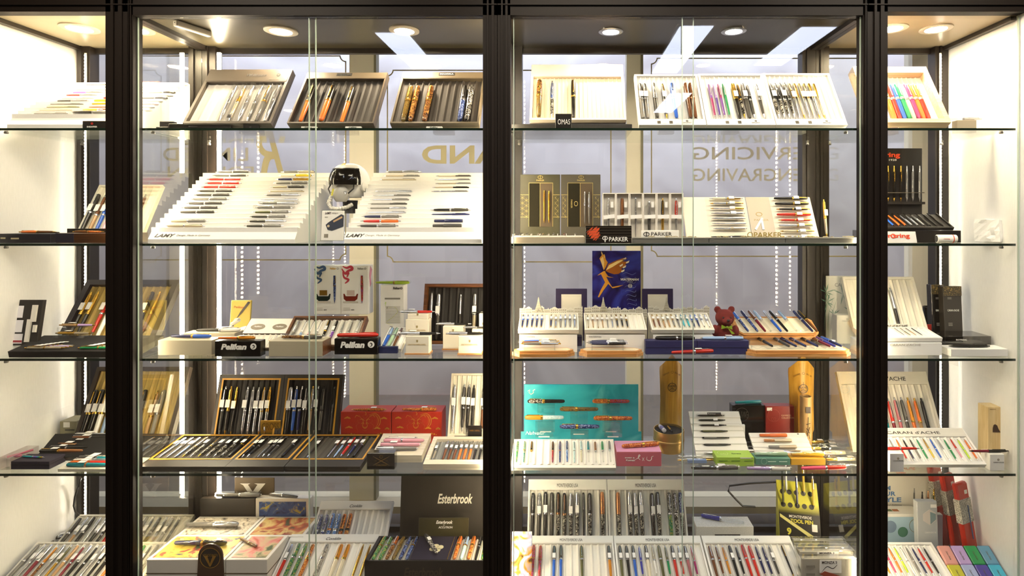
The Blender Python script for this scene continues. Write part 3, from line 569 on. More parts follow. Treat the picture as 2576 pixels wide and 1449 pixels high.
# ================================================================== SECOND CABINET, top shelf
t_ = tray('pen_tray', 'tall dark grey tray with pale ribs and plastic-wrapped silver pens', 'dark tray with pale ribs', 470, 690, 324, 2.0, 190, 2.16, 9, '3 b/silver/silver/silver/p,4 b/champagne/gold/silver/p,5 b/silver/silver/silver/p,6 b/steel/silver/silver/p,7 f/grey/silver/gold/p,8 f/silver/silver/silver/p', '4a4238', 'c9c4bc', sh=1, hr=.003, hd=.060, ch='4a4238', t=.014, rim=.016, Lp=.15, rw=.010)
text(t_.r, 'Waldmann', .075, .016, T((t_.W*.60, t_.L-.034, .032)), SILV, .35, .0); text(t_.r, 'SINCE 1918', .04, .004, T((t_.W*.83, t_.L-.056, .032)), mat('8a8478')); ring(t_.r, 'emblem', .0055, .0072, T((t_.W*.86, t_.L-.032, .0315)), SILV)
quad(t_.r, 'brand_disc', .014, .016, T((t_.W*.495, .035, .030)), mat('2c2a30')); ring(t_.r, 'emblem', .003, .0055, T((t_.W*.495, .035, .031)), SILV)
t_ = tray('pen_tray', 'black slotted tray with three orange pens and a small metal nameplate', 'black tray of orange pens', 730, 945, 324, 2.0, 198, 2.16, 12, '1 f/orange/black/gold,4 x/orange/black/gold,7 f/orange/black/gold', '4d4234', '221c16', sh=1, hd=.030, t=.014, rim=.016, Lp=.155, v0=.006, ch='5a4f3e', rw=.006)
quad(t_.r, 'nameplate', .058, .015, T((t_.W*.47, t_.L-.013, .031)), mat('1d1b1a', .85)); text(t_.r, 'DELTA', .050, .006, T((t_.W*.47, t_.L-.016, .032)), SILV, 0, .01); text(t_.r, 'V', .004, .005, T((t_.W*.47, t_.L-.008, .032)), SILV)
t_ = tray('pen_tray', 'black slotted tray with five mottled pens next to the centre post', 'black tray of mottled pens', 986, 1207, 324, 2.0, 197, 2.16, 12, '1 x/marbled_bronze/marbled_bronze/gold,2 x/marbled_brown/marbled_brown/gold,4 x/marbled_brown/marbled_brown/gold,9 x/marbled_navy/black/silver,10 x/marbled_black/marbled_black/silver', '5a4f3c', '2a2219', sh=1, hd=.030, t=.014, rim=.016, Lp=.155, v0=.006, ch='6e604a', rw=.007)
quad(t_.r, 'nameplate', .060, .015, T((t_.W*.54, t_.L-.013, .031)), mat('1d1b1a', .85)); text(t_.r, 'MAIORA', .052, .0075, T((t_.W*.54, t_.L-.013, .032)), CARD, 0, .015)
b = box('flat_case', 'long flat black pen box lying in front of the dark tray with pale ribs', 'case', 424, 580, 324, 311, 1.982, .014, K, 1); ftext(b, 'Waldmann', 475, 497, 316, 320, SILV, .3)
b = box('flat_case', 'small black block standing behind the long flat black box', 'case', 401, 436, 324, 305, 1.999, .02, K, 1); b = box('flat_case', 'short flat black box at the end of the long flat black one', 'case', 392, 422, 324, 319, 1.98, .016, K, 1)
b = box('flat_case', 'small black block at the corner of the dark tray with pale ribs', 'case', 611, 650, 324, 306, 1.98, .012, K, 1); ftext(b, 'W', 627, 633, 318, 322, SILV)
for x0, x1, lb in ((757, 796, 'below the first orange pen'), (868, 908, 'below the last orange pen'), (1072, 1112, 'below the mottled pens')):
    b = box('price_card', f'small white folded price card at the shelf edge {lb}', 'price card', x0, x1, 324, 318, 1.978, .012, CARD, 1); ftext(b, 'DEN', x0+10, x1-12, 319, 323, INK, 0, .02)
# second shelf: two stepped racks
LT = [('LAMY', 385, 437, .0145, mat('1d1814', .5), .35, .03), ('Design. Made in Germany.', 440, 526, .009, mat('7d786e', .5), .25, 0)]
rack('pen_rack', 'big white stepped pen rack before the bright light strip', 'big rack near the light strip', 372, 742, 1.985, 436, 2.308, 14, [
 (409, 512, 2.0, '0 b/champagne/champagne,1 b/champagne/grey,3 b/graphite/graphite,4 b/dark_grey/graphite,5 b/dark_grey/graphite,6 b/grey/grey,7 b/graphite/graphite,8 b/graphite/graphite,9 b/red/red,10 b/red/red,11 b/red/red,12 b/grey/graphite,13 b/grey/graphite', False, 'near column'),
 (604, 706, 2.0, '0 b/graphite/grey,1 b/graphite/silver,2 b/graphite/grey,3 b/olive/grey,4 b/grey/grey/silver/p,5 b/grey/silver/silver/p,6 s/silver/silver,7 b/grey/silver,8 s/champagne/champagne,9 b/champagne/graphite,10 b/grey/grey,11 b/navy/gold,12 b/cream/yellow,13 b/grey/champagne', False, 'far column')], 2, title=LT)
LT2 = [('LAMY', 868, 916, .0145, mat('1d1814', .5), .35, .03), ('Design. Made in Germany.', 917, 1005, .009, mat('7d786e', .5), .25, 0)]
rack('pen_rack', 'big white stepped pen rack against the centre post', 'big rack by the centre post', 866, 1212, 1.985, 436, 2.308, 14, [
 (898, 1003, 2.0, '0 b/dark_grey/grey,1 b/red/orange,2 b/navy/grey,3 s/silver/silver,4 s/grey/silver,5 s/grey/graphite,6 s/silver/grey,7 s/silver/grey,8 s/silver/silver,11 s/champagne,12 s/champagne/grey,13 b/grey/silver', False, 'near column'),
 (1087, 1160, 2.0, '0 k/dark_grey/graphite,1 k/navy/navy', False, 'middle column'),
 (1074, 1180, 2.02, '2.6 s/navy/navy,3.5 b/black/graphite', False, 'middle upper column'),
 (1062, 1162, 2.04, '8 s/silver/silver,9 s/champagne/black,10 s/champagne/silver,11 s/silver/silver,12 s/champagne/graphite', False, 'far column')], 2, title=LT2)
# pilot helmet on its stand
hs = .98; hx, hy, hz = X(881, 2.225), 2.225, Z(458, 2.225)
h = thing('flying_helmet', 'white flying helmet with dark visor, breathing mask and hose on a small stand', 'helmet', T((hx, hy, hz)) @ R(-.25, 'Z') @ Matrix.Diagonal((hs, hs, hs, 1)))
q = .073
prof = []; vs = []; fs = []; nU, nV = 28, 14
for j in range(nV+1):
    th = PI*.80*j/nV
    for i in range(nU):
        ph = 2*PI*i/nU; x = q*1.0*math.sin(th)*math.sin(ph); y = -q*1.12*math.sin(th)*math.cos(ph)+.006; z = q*1.06*math.cos(th)
        if y < -.03 and z < .012: y = -.03+.25*(y+.03)
        if z < -.03: x *= .94
        vs.append((x, y, z))
for j in range(nV):
    for i in range(nU): fs.append((j*nU+i, j*nU+(i+1) % nU, (j+1)*nU+(i+1) % nU, (j+1)*nU+i))
MB().add(vs, fs).part('shell', mat('f4f2ec', .18), h, True)
def patch(R0, t0, t1, p0, p1, sy=1.12, off=0, n=14, k=8, edge=0):
    vs = []; fs = []
    for j in range(k+1):
        th = t0+(t1-t0)*j/k
        for i in range(n+1):
            ph = p0+(p1-p0)*i/n
            for rr in (R0, R0+.0025): vs.append((rr*math.sin(th)*math.sin(ph), -rr*sy*math.sin(th)*math.cos(ph)+off, rr*1.06*math.cos(th)))
    w = (n+1)*2
    for j in range(k):
        for i in range(n): a = j*w+2*i; fs += [(a+1, a+3, a+w+3, a+w+1), (a, a+w, a+w+2, a+2)]
    for i in range(n): a = 2*i; fs.append((a, a+2, a+3, a+1)); a += k*w; fs.append((a, a+1, a+3, a+2))
    for j in range(k): a = j*w; fs.append((a, a+1, a+w+1, a+w)); a += 2*n; fs.append((a, a+w, a+w+1, a+1))
    return MB().add(vs, fs)
patch(q+.0015, .62, .95, -1.25, 1.25).part('visor_housing', mat('efece4', .2), h, True)
patch(q+.003, .93, 1.75, -1.18, 1.18).part('visor', mat('1a1713', .05), h, True)
patch(q+.0045, .90, .965, -1.2, 1.2, k=2).part('visor_rim', K, h, True)
text(h, 'LAMY', .046, .013, T((-.004, -q*1.12*.93, .034)) @ R(-.42, 'X') @ FRONT, CARD, .3, .03)
ring(h, 'crest', .002, .006, T((0, -.042, q*.93)) @ R(-.75, 'X') @ FRONT, GOLDM, sx=1.4)
m = MB(); m.lathe([(-.078, .012), (-.082, .020), (-.070, .029), (-.052, .033), (-.034, .030), (-.02, .018), (-.008, .008)], 16, 'z', 0, -.058, .0, 1.05, .75); m.part('mask', mat('b9b6ae', .35), h, True)
m = MB(); [m.lathe([(-.004, .007), (0, .009), (.006, .008), (.008, .004)], 12, 'x', s*.028-.004, -.068, -.048) for s in (-1, 1)]; m.part('mask_valves', SILV, h, True)
MB().box(-.010, -.004, -.088, -.084, -.062, -.034).part('yellow_tab', mat('d9d25a'), h, M=R(.25, 'Y'))
hose = [(.018, -.08, -.076), (.0, -.088, -.094), (-.022, -.086, -.100), (-.034, -.075, -.088)]; pts = []
hp = [Vector((-.034, -.072, -.06)), Vector((-.038, -.085, -.088)), Vector((-.022, -.09, -.108)), Vector((.004, -.085, -.112)), Vector((.034, -.07, -.104)), Vector((.05, -.05, -.09))]
for i in range(len(hp)-1):
    for k in range(7): pts.append(hp[i].lerp(hp[i+1], k/7))
MB().tube(pts, [.0085 if i % 2 else .0066 for i in range(len(pts))], 10).part('hose', mat('c9c6bd', .5), h, True)
for s in (-1, 1):
    m = MB(); m.lathe([(-.004, .024), (.003, .022), (.006, .012), (.008, .004)], 16, 'x', 0, 0, 0); m.part('ear_cup', mat('e6e3da', .3), h, True, T((s*q*.93, .0, -.018)) @ R(PI if s < 0 else 0, 'Z')); 
    MB().tube([(s*.05, -.045, .0), (s*.058, -.06, -.03), (s*.04, -.07, -.05)], .003).part('strap', K, h, True)
MB().lathe([(-.075, .030), (-.095, .028), (-.118, .034), (-.128, .036), (-.128, .03), (-.10, .02)], 16, 'z', 0, .0, 0).part('neck_stand', mat('1c1a18', .5), h, True)
sb = (Z(547, 2.225)-hz)/hs
MB().lathe([(sb, .034), (-.129, .034)], 4, 'z', 0, 0, 0).part('clear_foot', ACR, h, False, R(PI/4, 'Z'))
MB().box(-.04, .04, -.04, .04, (SH[2]+.001-hz)/hs, sb).part('clear_riser', ACR, h)
b = box('advert_card', 'clear stand card picturing a large dark pen end, beside the flying helmet', 'card', 807, 863, 609, 534, 2.04, .004, CARD, 2, tilt=.10)
b.r.matrix_basis.translation.z += .006; MB().box(-b.w/2-.003, b.w/2+.003, .004, .0065, 0, b.h+.004).part('acrylic_back', ACR, b.r); MB().box(-b.w/2-.003, b.w/2+.003, 0, .05, 0, .003).part('acrylic_foot', ACR, b.r)
ftext(b, 'LAMY', 815, 831, 537, 543, INK, .3, .02); ftext(b, 'dialog cc', 833, 848, 538, 543, GREYT); ftext(b, 'new', 815, 823, 549, 552, GREYT)
pts = [(818, 570), (824, 564), (856, 543), (863, 546), (863, 574), (834, 585), (823, 582)]; fshape(b, 'pen_picture', pts, mat('3a3f4e', .4)); fshape(b, 'clip_picture', [(836, 560), (858, 548), (860, 552), (838, 564)], mat('d9b48a', .3), .0014)
ring(b.r, 'pen_end_picture', .001, .0045, T((b.fx(825), -.0016, b.fz(573))) @ FRONT, mat('d9c4a4')); fquad(b, 'small_print', 815, 825, 593, 602, mat('8a8478'))

# ---- third shelf
b = box('pen_gift_box', 'large white gift box printed with a blue and a red ink bottle set', 'gift box', 790, 926, 791, 668, 2.2, .06, CARD, None, z=Z(791, 2.2))
def swirl(b, pts, w, m, n='ink_swirl'):
    mb = MB(); P_ = [Vector((b.fx(x), -.0012, b.fz(y))) for x, y in pts]; Q = []
    for i in range(len(P_)-1):
        for k in range(5):
            t = k/5; p0, p1, p2, p3 = P_[max(i-1, 0)], P_[i], P_[i+1], P_[min(i+2, len(P_)-1)]
            Q.append(.5*((2*p1)+(p2-p0)*t+(2*p0-5*p1+4*p2-p3)*t*t+(3*p1-p0-3*p2+p3)*t**3))
    Q.append(P_[-1]); mb.tube(Q, [w*(.25+.75*math.sin(PI*min(max(i/len(Q), .05), .95))) for i in range(len(Q))], 6)
    o = mb.part(n, m, b.r, True, Matrix.Diagonal((1, .15, 1, 1)) ); return o
for dx, cA, cB, cP, nm in ((0, '3a5a86', '1c2c26', 'marbled navy', 'dark'), (69, 'c0394a', '7a2a1e', 'marbled red', 'red')):
    A = mat(cA, .5)
    swirl(b, [(793+dx, 670), (803+dx, 674), (813+dx, 671), (817+dx, 677), (806+dx, 682), (797+dx, 690)], .0065, A); swirl(b, [(791+dx, 676), (799+dx, 688), (807+dx, 686), (804+dx, 697)], .006, A); swirl(b, [(793+dx, 684), (797+dx, 698), (808+dx, 704), (799+dx, 713)], .005, A)
    fshape(b, 'bottle_picture', [(795+dx, 739), (798+dx, 739), (801+dx, 745), (826+dx, 745), (829+dx, 739), (832+dx, 739), (830+dx, 752), (824+dx, 757), (802+dx, 757), (796+dx, 752)], mat(cB, .2))
    fquad(b, 'bottle_cap_picture', 804+dx, 823+dx, 730, 743, GOLDM if dx == 0 else mat('c9b4a8', .3)); fquad(b, 'bottle_base_picture', 794+dx, 832+dx, 758, 762, mat('cfc9bb'))
    fshape(b, 'pen_picture', [(839+dx, 693), (844+dx, 693), (845+dx, 720), (844+dx, 754), (841.5+dx, 764), (840+dx, 754), (838.5+dx, 720)], mat(cP, .3)); fquad(b, 'pen_clip_picture', 843+dx, 844.2+dx, 696, 712, GOLDM, .0014); fquad(b, 'pen_band_picture', 838.5+dx, 845+dx, 718, 720, GOLDM, .0014)
    ftext(b, 'Pelikan', 830+dx, 845+dx, 673, 678, mat('c9a04a') if dx == 0 else GREYT, .2, .02); ring(b.r, 'swan_emblem', .0025, .004, T((b.fx(850+dx), -.0009, b.fz(675.5))) @ FRONT, GREYT)
    ftext(b, '$225', 815+dx, 822+dx, 778, 781, INK, 0, .02)
    for k in range(3): fquad(b, 'small_print', 795+dx, 812+dx, 774+3*k, 775+3*k, mat('c4beb0'))
fquad(b, 'panel_seam', 857.5, 858.5, 668, 790, mat('cfc8b8'))
MB().prism([(b.w/2+.001, .0), (b.w/2+.0014, .0)][:0]+[(.02, b.h*.55), (.035, b.h*.6), (.03, b.h*.75), (.045, b.h*.9), (.025, b.h*.98), (.012, b.h*.8)], b.w/2+.0002, b.w/2+.0008, 'x').part('ink_swirl', mat('d98aa4'), b.r)
st = thing('acrylic_stand', 'clear riser lifting the white gift box above the shelf', 'display stand', T((X(845, 2.2), 2.2, SH[3]+.0005))); hh = Z(791, 2.2)-SH[3]-.0015
MB().box(-.07, .07, .005, .055, 0, hh).part('block', ACR, st)
b = box('highlighter_box', 'tall white carton printed with a block of text and a yellow highlighter pen on top', 'carton', 957, 1016, 833, 717, 2.2, .05, CARD, 3)
ftext(b, 'Pelikan', 989, 1006, 722, 728, INK, .2, .02); ring(b.r, 'swan_emblem', .003, .0045, T((b.fx(1010), -.0009, b.fz(725))) @ FRONT, INK); fquad(b, 'grey_bar', 968, 1007, 749, 753, mat('8f8a80')); ftext(b, 'HIGHLIGHTER', 970, 994, 749.6, 752.5, CARD)
ftext(b, 'W', 970, 977, 770, 777, mat('8a7d5a'), 0); swirl(b, [(967, 765), (971, 760), (969, 770)], .001, mat('lime')); swirl(b, [(975, 775), (992, 772), (1000, 785), (985, 800), (972, 812), (990, 818)], .0014, mat('d9dc8a'))
for k in range(14): fquad(b, 'printed_line', 978 if k < 2 else 970, 1007, 771+3.1*k, 772+3.1*k, mat('b9b4a4'))
ftext(b, '$70', 981, 988, 821, 825, INK, 0, .03)
lying(946, 1030, 2.225, b.zt, 'f/lime/lime/gold/p', 'yellow highlighter pen in film lying on the tall white carton', False)
tray('pen_tray', 'leaning wooden tray with black ribbed lining and silver-capped pens by the centre post', 'black lined wooden tray', 1065, 1228, 832, 2.19, 717, 2.25, 8, '0 b/silver/silver/silver/p,1 f/graphite/silver/silver/t,4 s/black/silver/silver,6 f/champagne/silver/silver/t', 'brown', '14110f', sh=3, rim=.028, rw=.012, mf=WOODB, Lp=.15)
def stand_box(lab, x0, x1, yb, yt, D, wood_, pens_, txt='GRAF VON FABER-CASTELL', z=None):
    b = box('display_block', lab, 'display block', x0, x1, yb, yt, D, .045, mat('ede5d2', .5), 3 if z is None else None, z=z)
    ymid = (yb+yt)/2; ftext(b, txt, x0+7, x1-7, ymid+1, ymid+4.5, mat('b59b5e')); 
    fshape(b, 'crest', [((x0+x1)/2-2.5, ymid-9), ((x0+x1)/2+2.5, ymid-9), ((x0+x1)/2+2, ymid-4), ((x0+x1)/2, ymid-2.5), ((x0+x1)/2-2, ymid-4)], mat('9a8a5e'))
    if wood_: MB().box(-b.w/2-.003, b.w/2+.003, -.003, b.dep+.003, 0, .0045).part('wooden_base', WOODL, b.r)
    for (p0, p1, sp, lb) in pens_: lying(p0, p1, D+.02, b.zt, sp, lb, True)
    return b
stand_box('cream display block on a wooden base, in front, carrying a black and silver pen', 1020, 1079, 882, 846, 2.03, True, [(1001, 1108, 'b/black/silver/silver/t', 'black and silver ballpoint on the front cream block with a visible price tag')])
stand_box('cream display block on a wooden base at the shelf front near the centre post', 1153, 1210, 882, 846, 2.03, True, [(1122, 1226, 'b/black/silver/silver', 'black and silver ballpoint on the front cream block nearest the centre post')])
bb = stand_box('tall cream display block beside the white carton', 1020, 1078, 852, 804, 2.12, False, [])
b3 = stand_box('smaller cream block stacked on the tall cream block, carrying a red pen', 1025, 1076, 804, 790, 2.125, False, [(1003, 1096, 'b/red/silver/silver/t', 'red and silver pen on the stacked cream blocks')], ' ', bb.zt+.0005)
stand_box('cream display block on a wooden base in front of the black lined tray', 1114, 1166, 853, 821, 2.10, True, [(1097, 1186, 'b/black/silver/silver', 'black ballpoint with silver ends on the block before the black lined tray')])
stand_box('cream display block behind another, close to the centre post', 1187, 1225, 858, 829, 2.08, True, [(1165, 1232, 'b/dark_grey/silver/silver', 'dark grey pen on the rear block close to the centre post')], 'GRAF VON')
b4 = stand_box('tall cream block half hidden by the centre post', 1205, 1226, 852, 789, 2.12, False, [], 'GRAF'); lying(1186, 1230, 2.135, b4.zt, 's/black/black/silver', 'black pen lying on the half-hidden tall cream block', True)
t_ = tray('pen_tray', 'open walnut drawer with white ribs and nine mixed pens', 'walnut drawer of white ribs', 707, 900, 870, 2.082, 806, 2.2, 9, '0 f/grey/silver/silver/p,1 b/pale_blue/white/silver,2 b/pink/white/silver,3 b/silver/white/silver,4 f/black/black/gold/t,5 f/purple/black/silver/t,6 b/silver/silver/silver,7 b/grey/grey/silver/p,8 b/white/white/silver/p', 'brown', 'efe9da', sh=3, rim=.016, rw=.009, mf=WOODB, Lp=.125)
t_ = tray('pen_tray', 'low dark-edged tray with two oval badges and white slots', 'tray with oval badges', 590, 708, 872, 2.08, 808, 2.2, 8, '0 f/black/gold/gold,1 b/orange/red/gold,2 b/white/white/gold,5 f/white/white/gold,6 f/white/white/silver', '4a3826', 'efe9da', sh=3, rim=.006, rw=.004, hd=.075, ch='f1ece0', Lp=.11)
for fx_ in (.27, .75):
    MB().lathe([(0, .024), (.0008, .024)], 24, 'z', 0, 0, 0, 1.15, .62).part('oval_badge', mat('8a7d6a', .5), t_.r, M=T((t_.W*fx_, t_.L-.045, .0175))); text(t_.r, 'Pelikan', .030, .007, T((t_.W*fx_, t_.L-.045, .0188)), CARD, .2, .02)
def pel_sign(lab, x0, x1, yb, yt, D):
    b = box('brand_sign', lab, 'sign', x0, x1, yb, yt, D, .035, mat('15120f', .2), 3); w = x1-x0; h_ = yb-yt
    ftext(b, 'Pelikan', x0+w*.14, x0+w*.70, yt+h_*.25, yt+h_*.78, CARD, .22, .05); rr = h_*.28*b.s
    MB().lathe([(0, rr), (.0006, rr)], 24, 'y', 0, 0, 0).part('emblem_disc', CARD, b.r, M=T((b.fx(x0+w*.85), -.0013, b.fz(yt+h_*.48))))
    sw = [(x0+w*.82, yt+h_*.66), (x0+w*.86, yt+h_*.60), (x0+w*.87, yt+h_*.45), (x0+w*.845, yt+h_*.36), (x0+w*.83, yt+h_*.44)]; swirl(b, sw, h_*.055*b.s, K, 'swan_emblem').location = (0, -.0012, 0)
    return b
b = pel_sign('black block sign with white swan emblem under an orange pen', 540, 655, 886, 858, 2.0); lying(550, 642, 2.02, b.zt, 'f/orange/amber/gold/t', 'clear orange pen lying on the black block sign before the light strip')
b = pel_sign('black block sign with white swan emblem under a red plastic pen', 841, 950, 882, 852, 2.03); lying(849, 951, 2.05, b.zt, 'x/red/red/red', 'chunky red plastic pen lying on the black block sign beside the blue-edged tray', False, .05)
b = box('pen_gift_box', 'low greige box with a dark striped pen lying on it, centre of the third shelf', 'gift box', 676, 811, 885, 858, 2.0, .075, mat('b5ab92', .6), 3); MB().box(b.w/2+.0002, b.w/2+.0008, .002, b.dep-.002, .002, b.h-.002).part('wood_end', WOODB, b.r)
lying(710, 810, 2.035, b.zt, 'f/marbled_brown/dark_grey/gold/p', 'dark striped pen in film on the low greige box')
b = box('pen_gift_box', 'low greige box with a blue pen lying on it, nearest the first post', 'gift box', 397, 533, 884, 856, 2.02, .06, mat('b5ab92', .6), 3); lying(431, 531, 2.055, b.zt, 'f/navy/blue/gold', 'blue and black pen lying on the low greige box')
b = box('pen_gift_box', 'greige box further back with a white pen lying on it', 'gift box', 460, 590, 856, 838, 2.13, .06, mat('c4ba9f', .6), 3); lying(497, 603, 2.15, b.zt, 'f/dark_grey/white/silver/t', 'white and dark grey pen lying on the greige box further back', False, .06)
b = box('book_card', 'yellow booklet with a black nib drawing behind the white swan', 'card', 575, 626, 832, 757, 2.285, .008, mat('e8cf6a', .6), 3, tilt=.12); ftext(b, 'Pelikan', 583, 610, 771, 777, mat('c9622a'), .1); fshape(b, 'nib_drawing', [(618, 760), (624, 762), (606, 788), (590, 805), (600, 786)], mat('3a3128'))
s_ = thing('swan_figurine', 'white porcelain swan figurine on the third shelf beside the yellow booklet', 'figurine', T((X(612, 2.235), 2.235, SH[3]+.001)) @ R(-.2, 'Z'))
mb = MB(); zz0 = Z(822, 2.19)-SH[3]
mb.lathe([(0, .018), (.012, .034), (.03, .042), (.048, .036), (.06, .016), (.064, .003)], 18, 'z', .012, 0, 0, 1.25, .8); mb.part('body', mat('f1efe9', .2), s_, True)
MB().tube([(-.03, 0, .035), (-.052, 0, .05), (-.05, 0, .07), (-.03, 0, .082), (-.022, 0, .088)], [.012, .010, .008, .008, .009], 10).part('neck', mat('f1efe9', .2), s_, True)
MB().prism([(-.075, .045), (-.028, .078), (-.018, .094), (-.034, .094), (-.06, .062)], -.006, .006, 'y').part('beak', mat('f3f1ec', .2), s_, True)
MB().ball((.05, 0, .05), .018, 8, (1.3, .8, .6)).part('tail', mat('f1efe9', .2), s_, True)
t_ = tray('pen_tray', 'small white tray of pastel pens on a navy base, beside the cream blocks', 'small white tray on navy base', 955, 1010, 866, 2.06, 832, 2.19, 4, '0 x/blue/pale_blue,1 x/pale_green/pale_green,2 f/brown/brown/silver/t', 'white', 'f4f1e8', sh=3, rim=.006, rw=.004, Lp=.11)
b = box('wedge_base', 'dark navy base sheet under the small white tray', 'base', 953, 1000, 876, 872, 2.045, .012, NAVY, 3)
# ---- fourth shelf: black and gold trays
for i, (x0, x1, tx0, where, pl) in enumerate(((535, 702, 560, 'near half of the black gold case', '0 b/dark_grey/black/silver/t,1 b/black/gold/gold/t,2 s/black/gold/gold/t,4 b/silver/silver/silver/t,5 b/silver/silver/silver,6 b/silver/silver/silver/t,7 b/silver/silver/gold/t,8 b/silver/gold/gold/t'), (703, 852, 705, 'far half of the black gold case', '0 f/black/silver/silver/t,1 b/blue/blue/silver/t,2 b/navy/black/silver/t,3 f/black/black/silver/t,4 b/tan/silver/gold,5 b/black/black/silver/t,6 b/dark_grey/graphite/black,8 s/dark_grey/graphite/black'))):
    tray('pen_tray', f'leaning black tray with gold inner border, {"half nearer the light strip" if i == 0 else "half nearer the red boxes"}', where, x0, x1, 1098, 2.235, 942, 2.305, 10 if i == 0 else 9, pl, '231c16', '1e1914', sh=4, rim=.014, rw=.020, cr='gold', Lp=.155, v0=.028, foot=.008, hd=.001)
b = box('brass_plaque', 'small engraved brass plaque between the black and gold trays', 'plaque', 655, 706, 1098, 1058, 2.2275, .004, mat('b8913a', .3, .8), 4); ftext(b, 'CROSS', 659, 702, 1064, 1082, mat('8a6a2a', .3, .7), 0, .01); MB().box(-b.w/2-.01, b.w/2+.008, .0005, .005, .03, .038).part('foot', WOODL, b.r)
for (x0, x1, where, pl) in ((347, 566, 'first flat black and gold tray', '0 s/silver/pale_blue/silver/t,1 s/silver/silver/silver/t,2 s/pale_blue/silver/silver/t,3 b/checked_black/silver/gold,4 b/checked_black/silver/silver/t,5 b/checked_black/silver/gold,6 b/checked_black/silver/silver/t,7 b/checked_black/black/silver/t,8 f/checked_black/black/silver/t,9 f/black/black/gold/t'),
                     (567, 714, 'middle flat black and gold tray', '0 b/black/black/silver/t,1 b/black/black/silver/t,3 s/silver/black/silver/t,4 b/dark_grey/silver/silver/t,5 b/dark_grey/black/silver/t,8 f/black/black/silver/t'),
                     (716, 906, 'last flat black and gold tray', '1 s/black/black/silver/t,4 s/silver/copper/silver/t,5 s/pale_blue/silver/silver/t,6 b/red/red/silver/t,7 b/navy/silver/silver/t,8 f/black/olive/silver/t')):
    t_ = tray('pen_tray', f'{where} with tagged pens on the fourth shelf', where, x0, x1, 1180, 1.985, 1104, 2.224, 10, pl, '2b2620', '4a443a', sh=4, rim=.010, rw=.012, cr='gold', foot=.042, Lp=.135, v0=.068, hd=.001)
    text(t_.r, 'CROSS', .030, .0045, T((t_.W*.34, .020, .0195)), GOLDM, 0, .02)
for i, (x0, x1, sp, lb, lb2) in enumerate(((857, 983, 'b/marbled_rust/marbled_rust/gold/t', 'red dragon-printed box nearer the black and gold trays', 'mottled orange ballpoint on the first red dragon box'), (985, 1111, 'f/marbled_rust/marbled_rust/gold/t', 'red dragon-printed box nearer the leaning white tray', 'mottled orange fountain pen on the second red dragon box'))):
    b = box('dragon_box', lb, 'gift box', x0, x1, 1101, 1036, 2.235, .08, mat('b52a14', .5), 4); dx = x0-857; G = mat('c98a2a', .4); G2 = mat('b5561e', .4)
    for pts, w in (([(903, 1043), (908, 1050), (914, 1060), (912, 1071), (918, 1077), (924, 1071), (922, 1060), (928, 1050), (933, 1043)], .0011), ([(905, 1055), (912, 1053), (917, 1058)], .0012), ([(931, 1055), (925, 1053), (920, 1058)], .0012), ([(918, 1040), (913, 1046), (918, 1052), (924, 1046), (918, 1040)], .0009), ([(928, 1043), (944, 1039), (955, 1049), (956, 1064), (948, 1076)], .0016), ([(930, 1046), (942, 1042), (951, 1051), (951, 1064), (945, 1074)], .0011), ([(912, 1064), (902, 1062), (899, 1054)], .0007), ([(924, 1064), (934, 1062), (937, 1054)], .0007), ([(912, 1079), (918, 1083), (925, 1079)], .001), ([(908, 1066), (913, 1062), (916, 1066)], .0012), ([(928, 1066), (923, 1062), (920, 1066)], .0012), ([(914, 1072), (918, 1075), (922, 1072)], .0012), ([(905, 1048), (897, 1044), (893, 1050)], .0012), ([(931, 1048), (938, 1043), (943, 1049)], .0012), ([(906, 1062), (896, 1070), (900, 1082)], .0009), ([(930, 1062), (940, 1070), (937, 1082)], .0009), ([(934, 1049), (945, 1046), (949, 1054), (946, 1068)], .0009), ([(918, 1034), (921, 1040), (918, 1044)], .0012)):
        swirl(b, [(x+dx, y+1) for x, y in pts], w, G if w > .001 else G2, 'dragon_line')
    for cx_, cy_, sx in ((874, 1051, 1), (966, 1052, 1), (878, 1075, 1.2), (949, 1077, 1), (884, 1093, 2), (958, 1092, 1.7), (974, 1078, .7)):
        mb = MB(); [mb.lathe([(0, .004*k), (.0005, .004*k)], 10, 'y', ox*sx*.006, 0, oz*.005) for ox, oz, k in ((-1, 0, .8), (0, .4, 1), (1, 0, .9), (1.8, -.4, .5), (-1.8, -.4, .5))]
        mb.part('cloud_print', G, b.r, M=T((b.fx(cx_+dx), -.0011, b.fz(cy_))))
    mb = MB().lathe([(0, .0115), (.0008, .0115)], 20, 'y').part('emblem_disc', mat('efe4c4'), b.r, M=T((b.fx(920+dx), -.0013, b.h*.10+.002)))
    lying(x0+28, x0+114, 2.245, b.zt, sp, lb2)
b = box('brand_sign', 'black glass block sign with crossed gold lines on the fourth shelf', 'sign', 923, 992, 1180, 1140, 2.005, .03, mat('120f10', .1), 4)
for a, c_ in (((938, 1148), (980, 1171)), ((980, 1148), (938, 1171))): swirl(b, [a, ((a[0]+c_[0])/2, (a[1]+c_[1])/2), c_], .0014, GOLDM, 'cross_line')
ftext(b, 'CROSS', 946, 973, 1168, 1172, GOLDM, 0, .02); ring(b.r, 'emblem', .0045, .006, T((b.fx(959), -.0009, b.fz(1149))) @ FRONT, GOLDM); ftext(b, '1846', 942, 948, 1158, 1160, GOLDM); ftext(b, 'USA', 970, 976, 1158, 1160, GOLDM)
MB().box(-b.w/2-.002, b.w/2+.002, -.002, .034, .0, b.h+.003).part('acrylic_case', ACR, b.r)
t_ = tray('display_pad', 'pale wooden slab with pink and grey pens beside the red boxes', 'pale wooden slab', 935, 1062, 1160, 2.06, 1108, 2.20, 0, '', 'tan', None, sh=4, t=.03, rim=.0005, rw=.002, mf=WOODP)
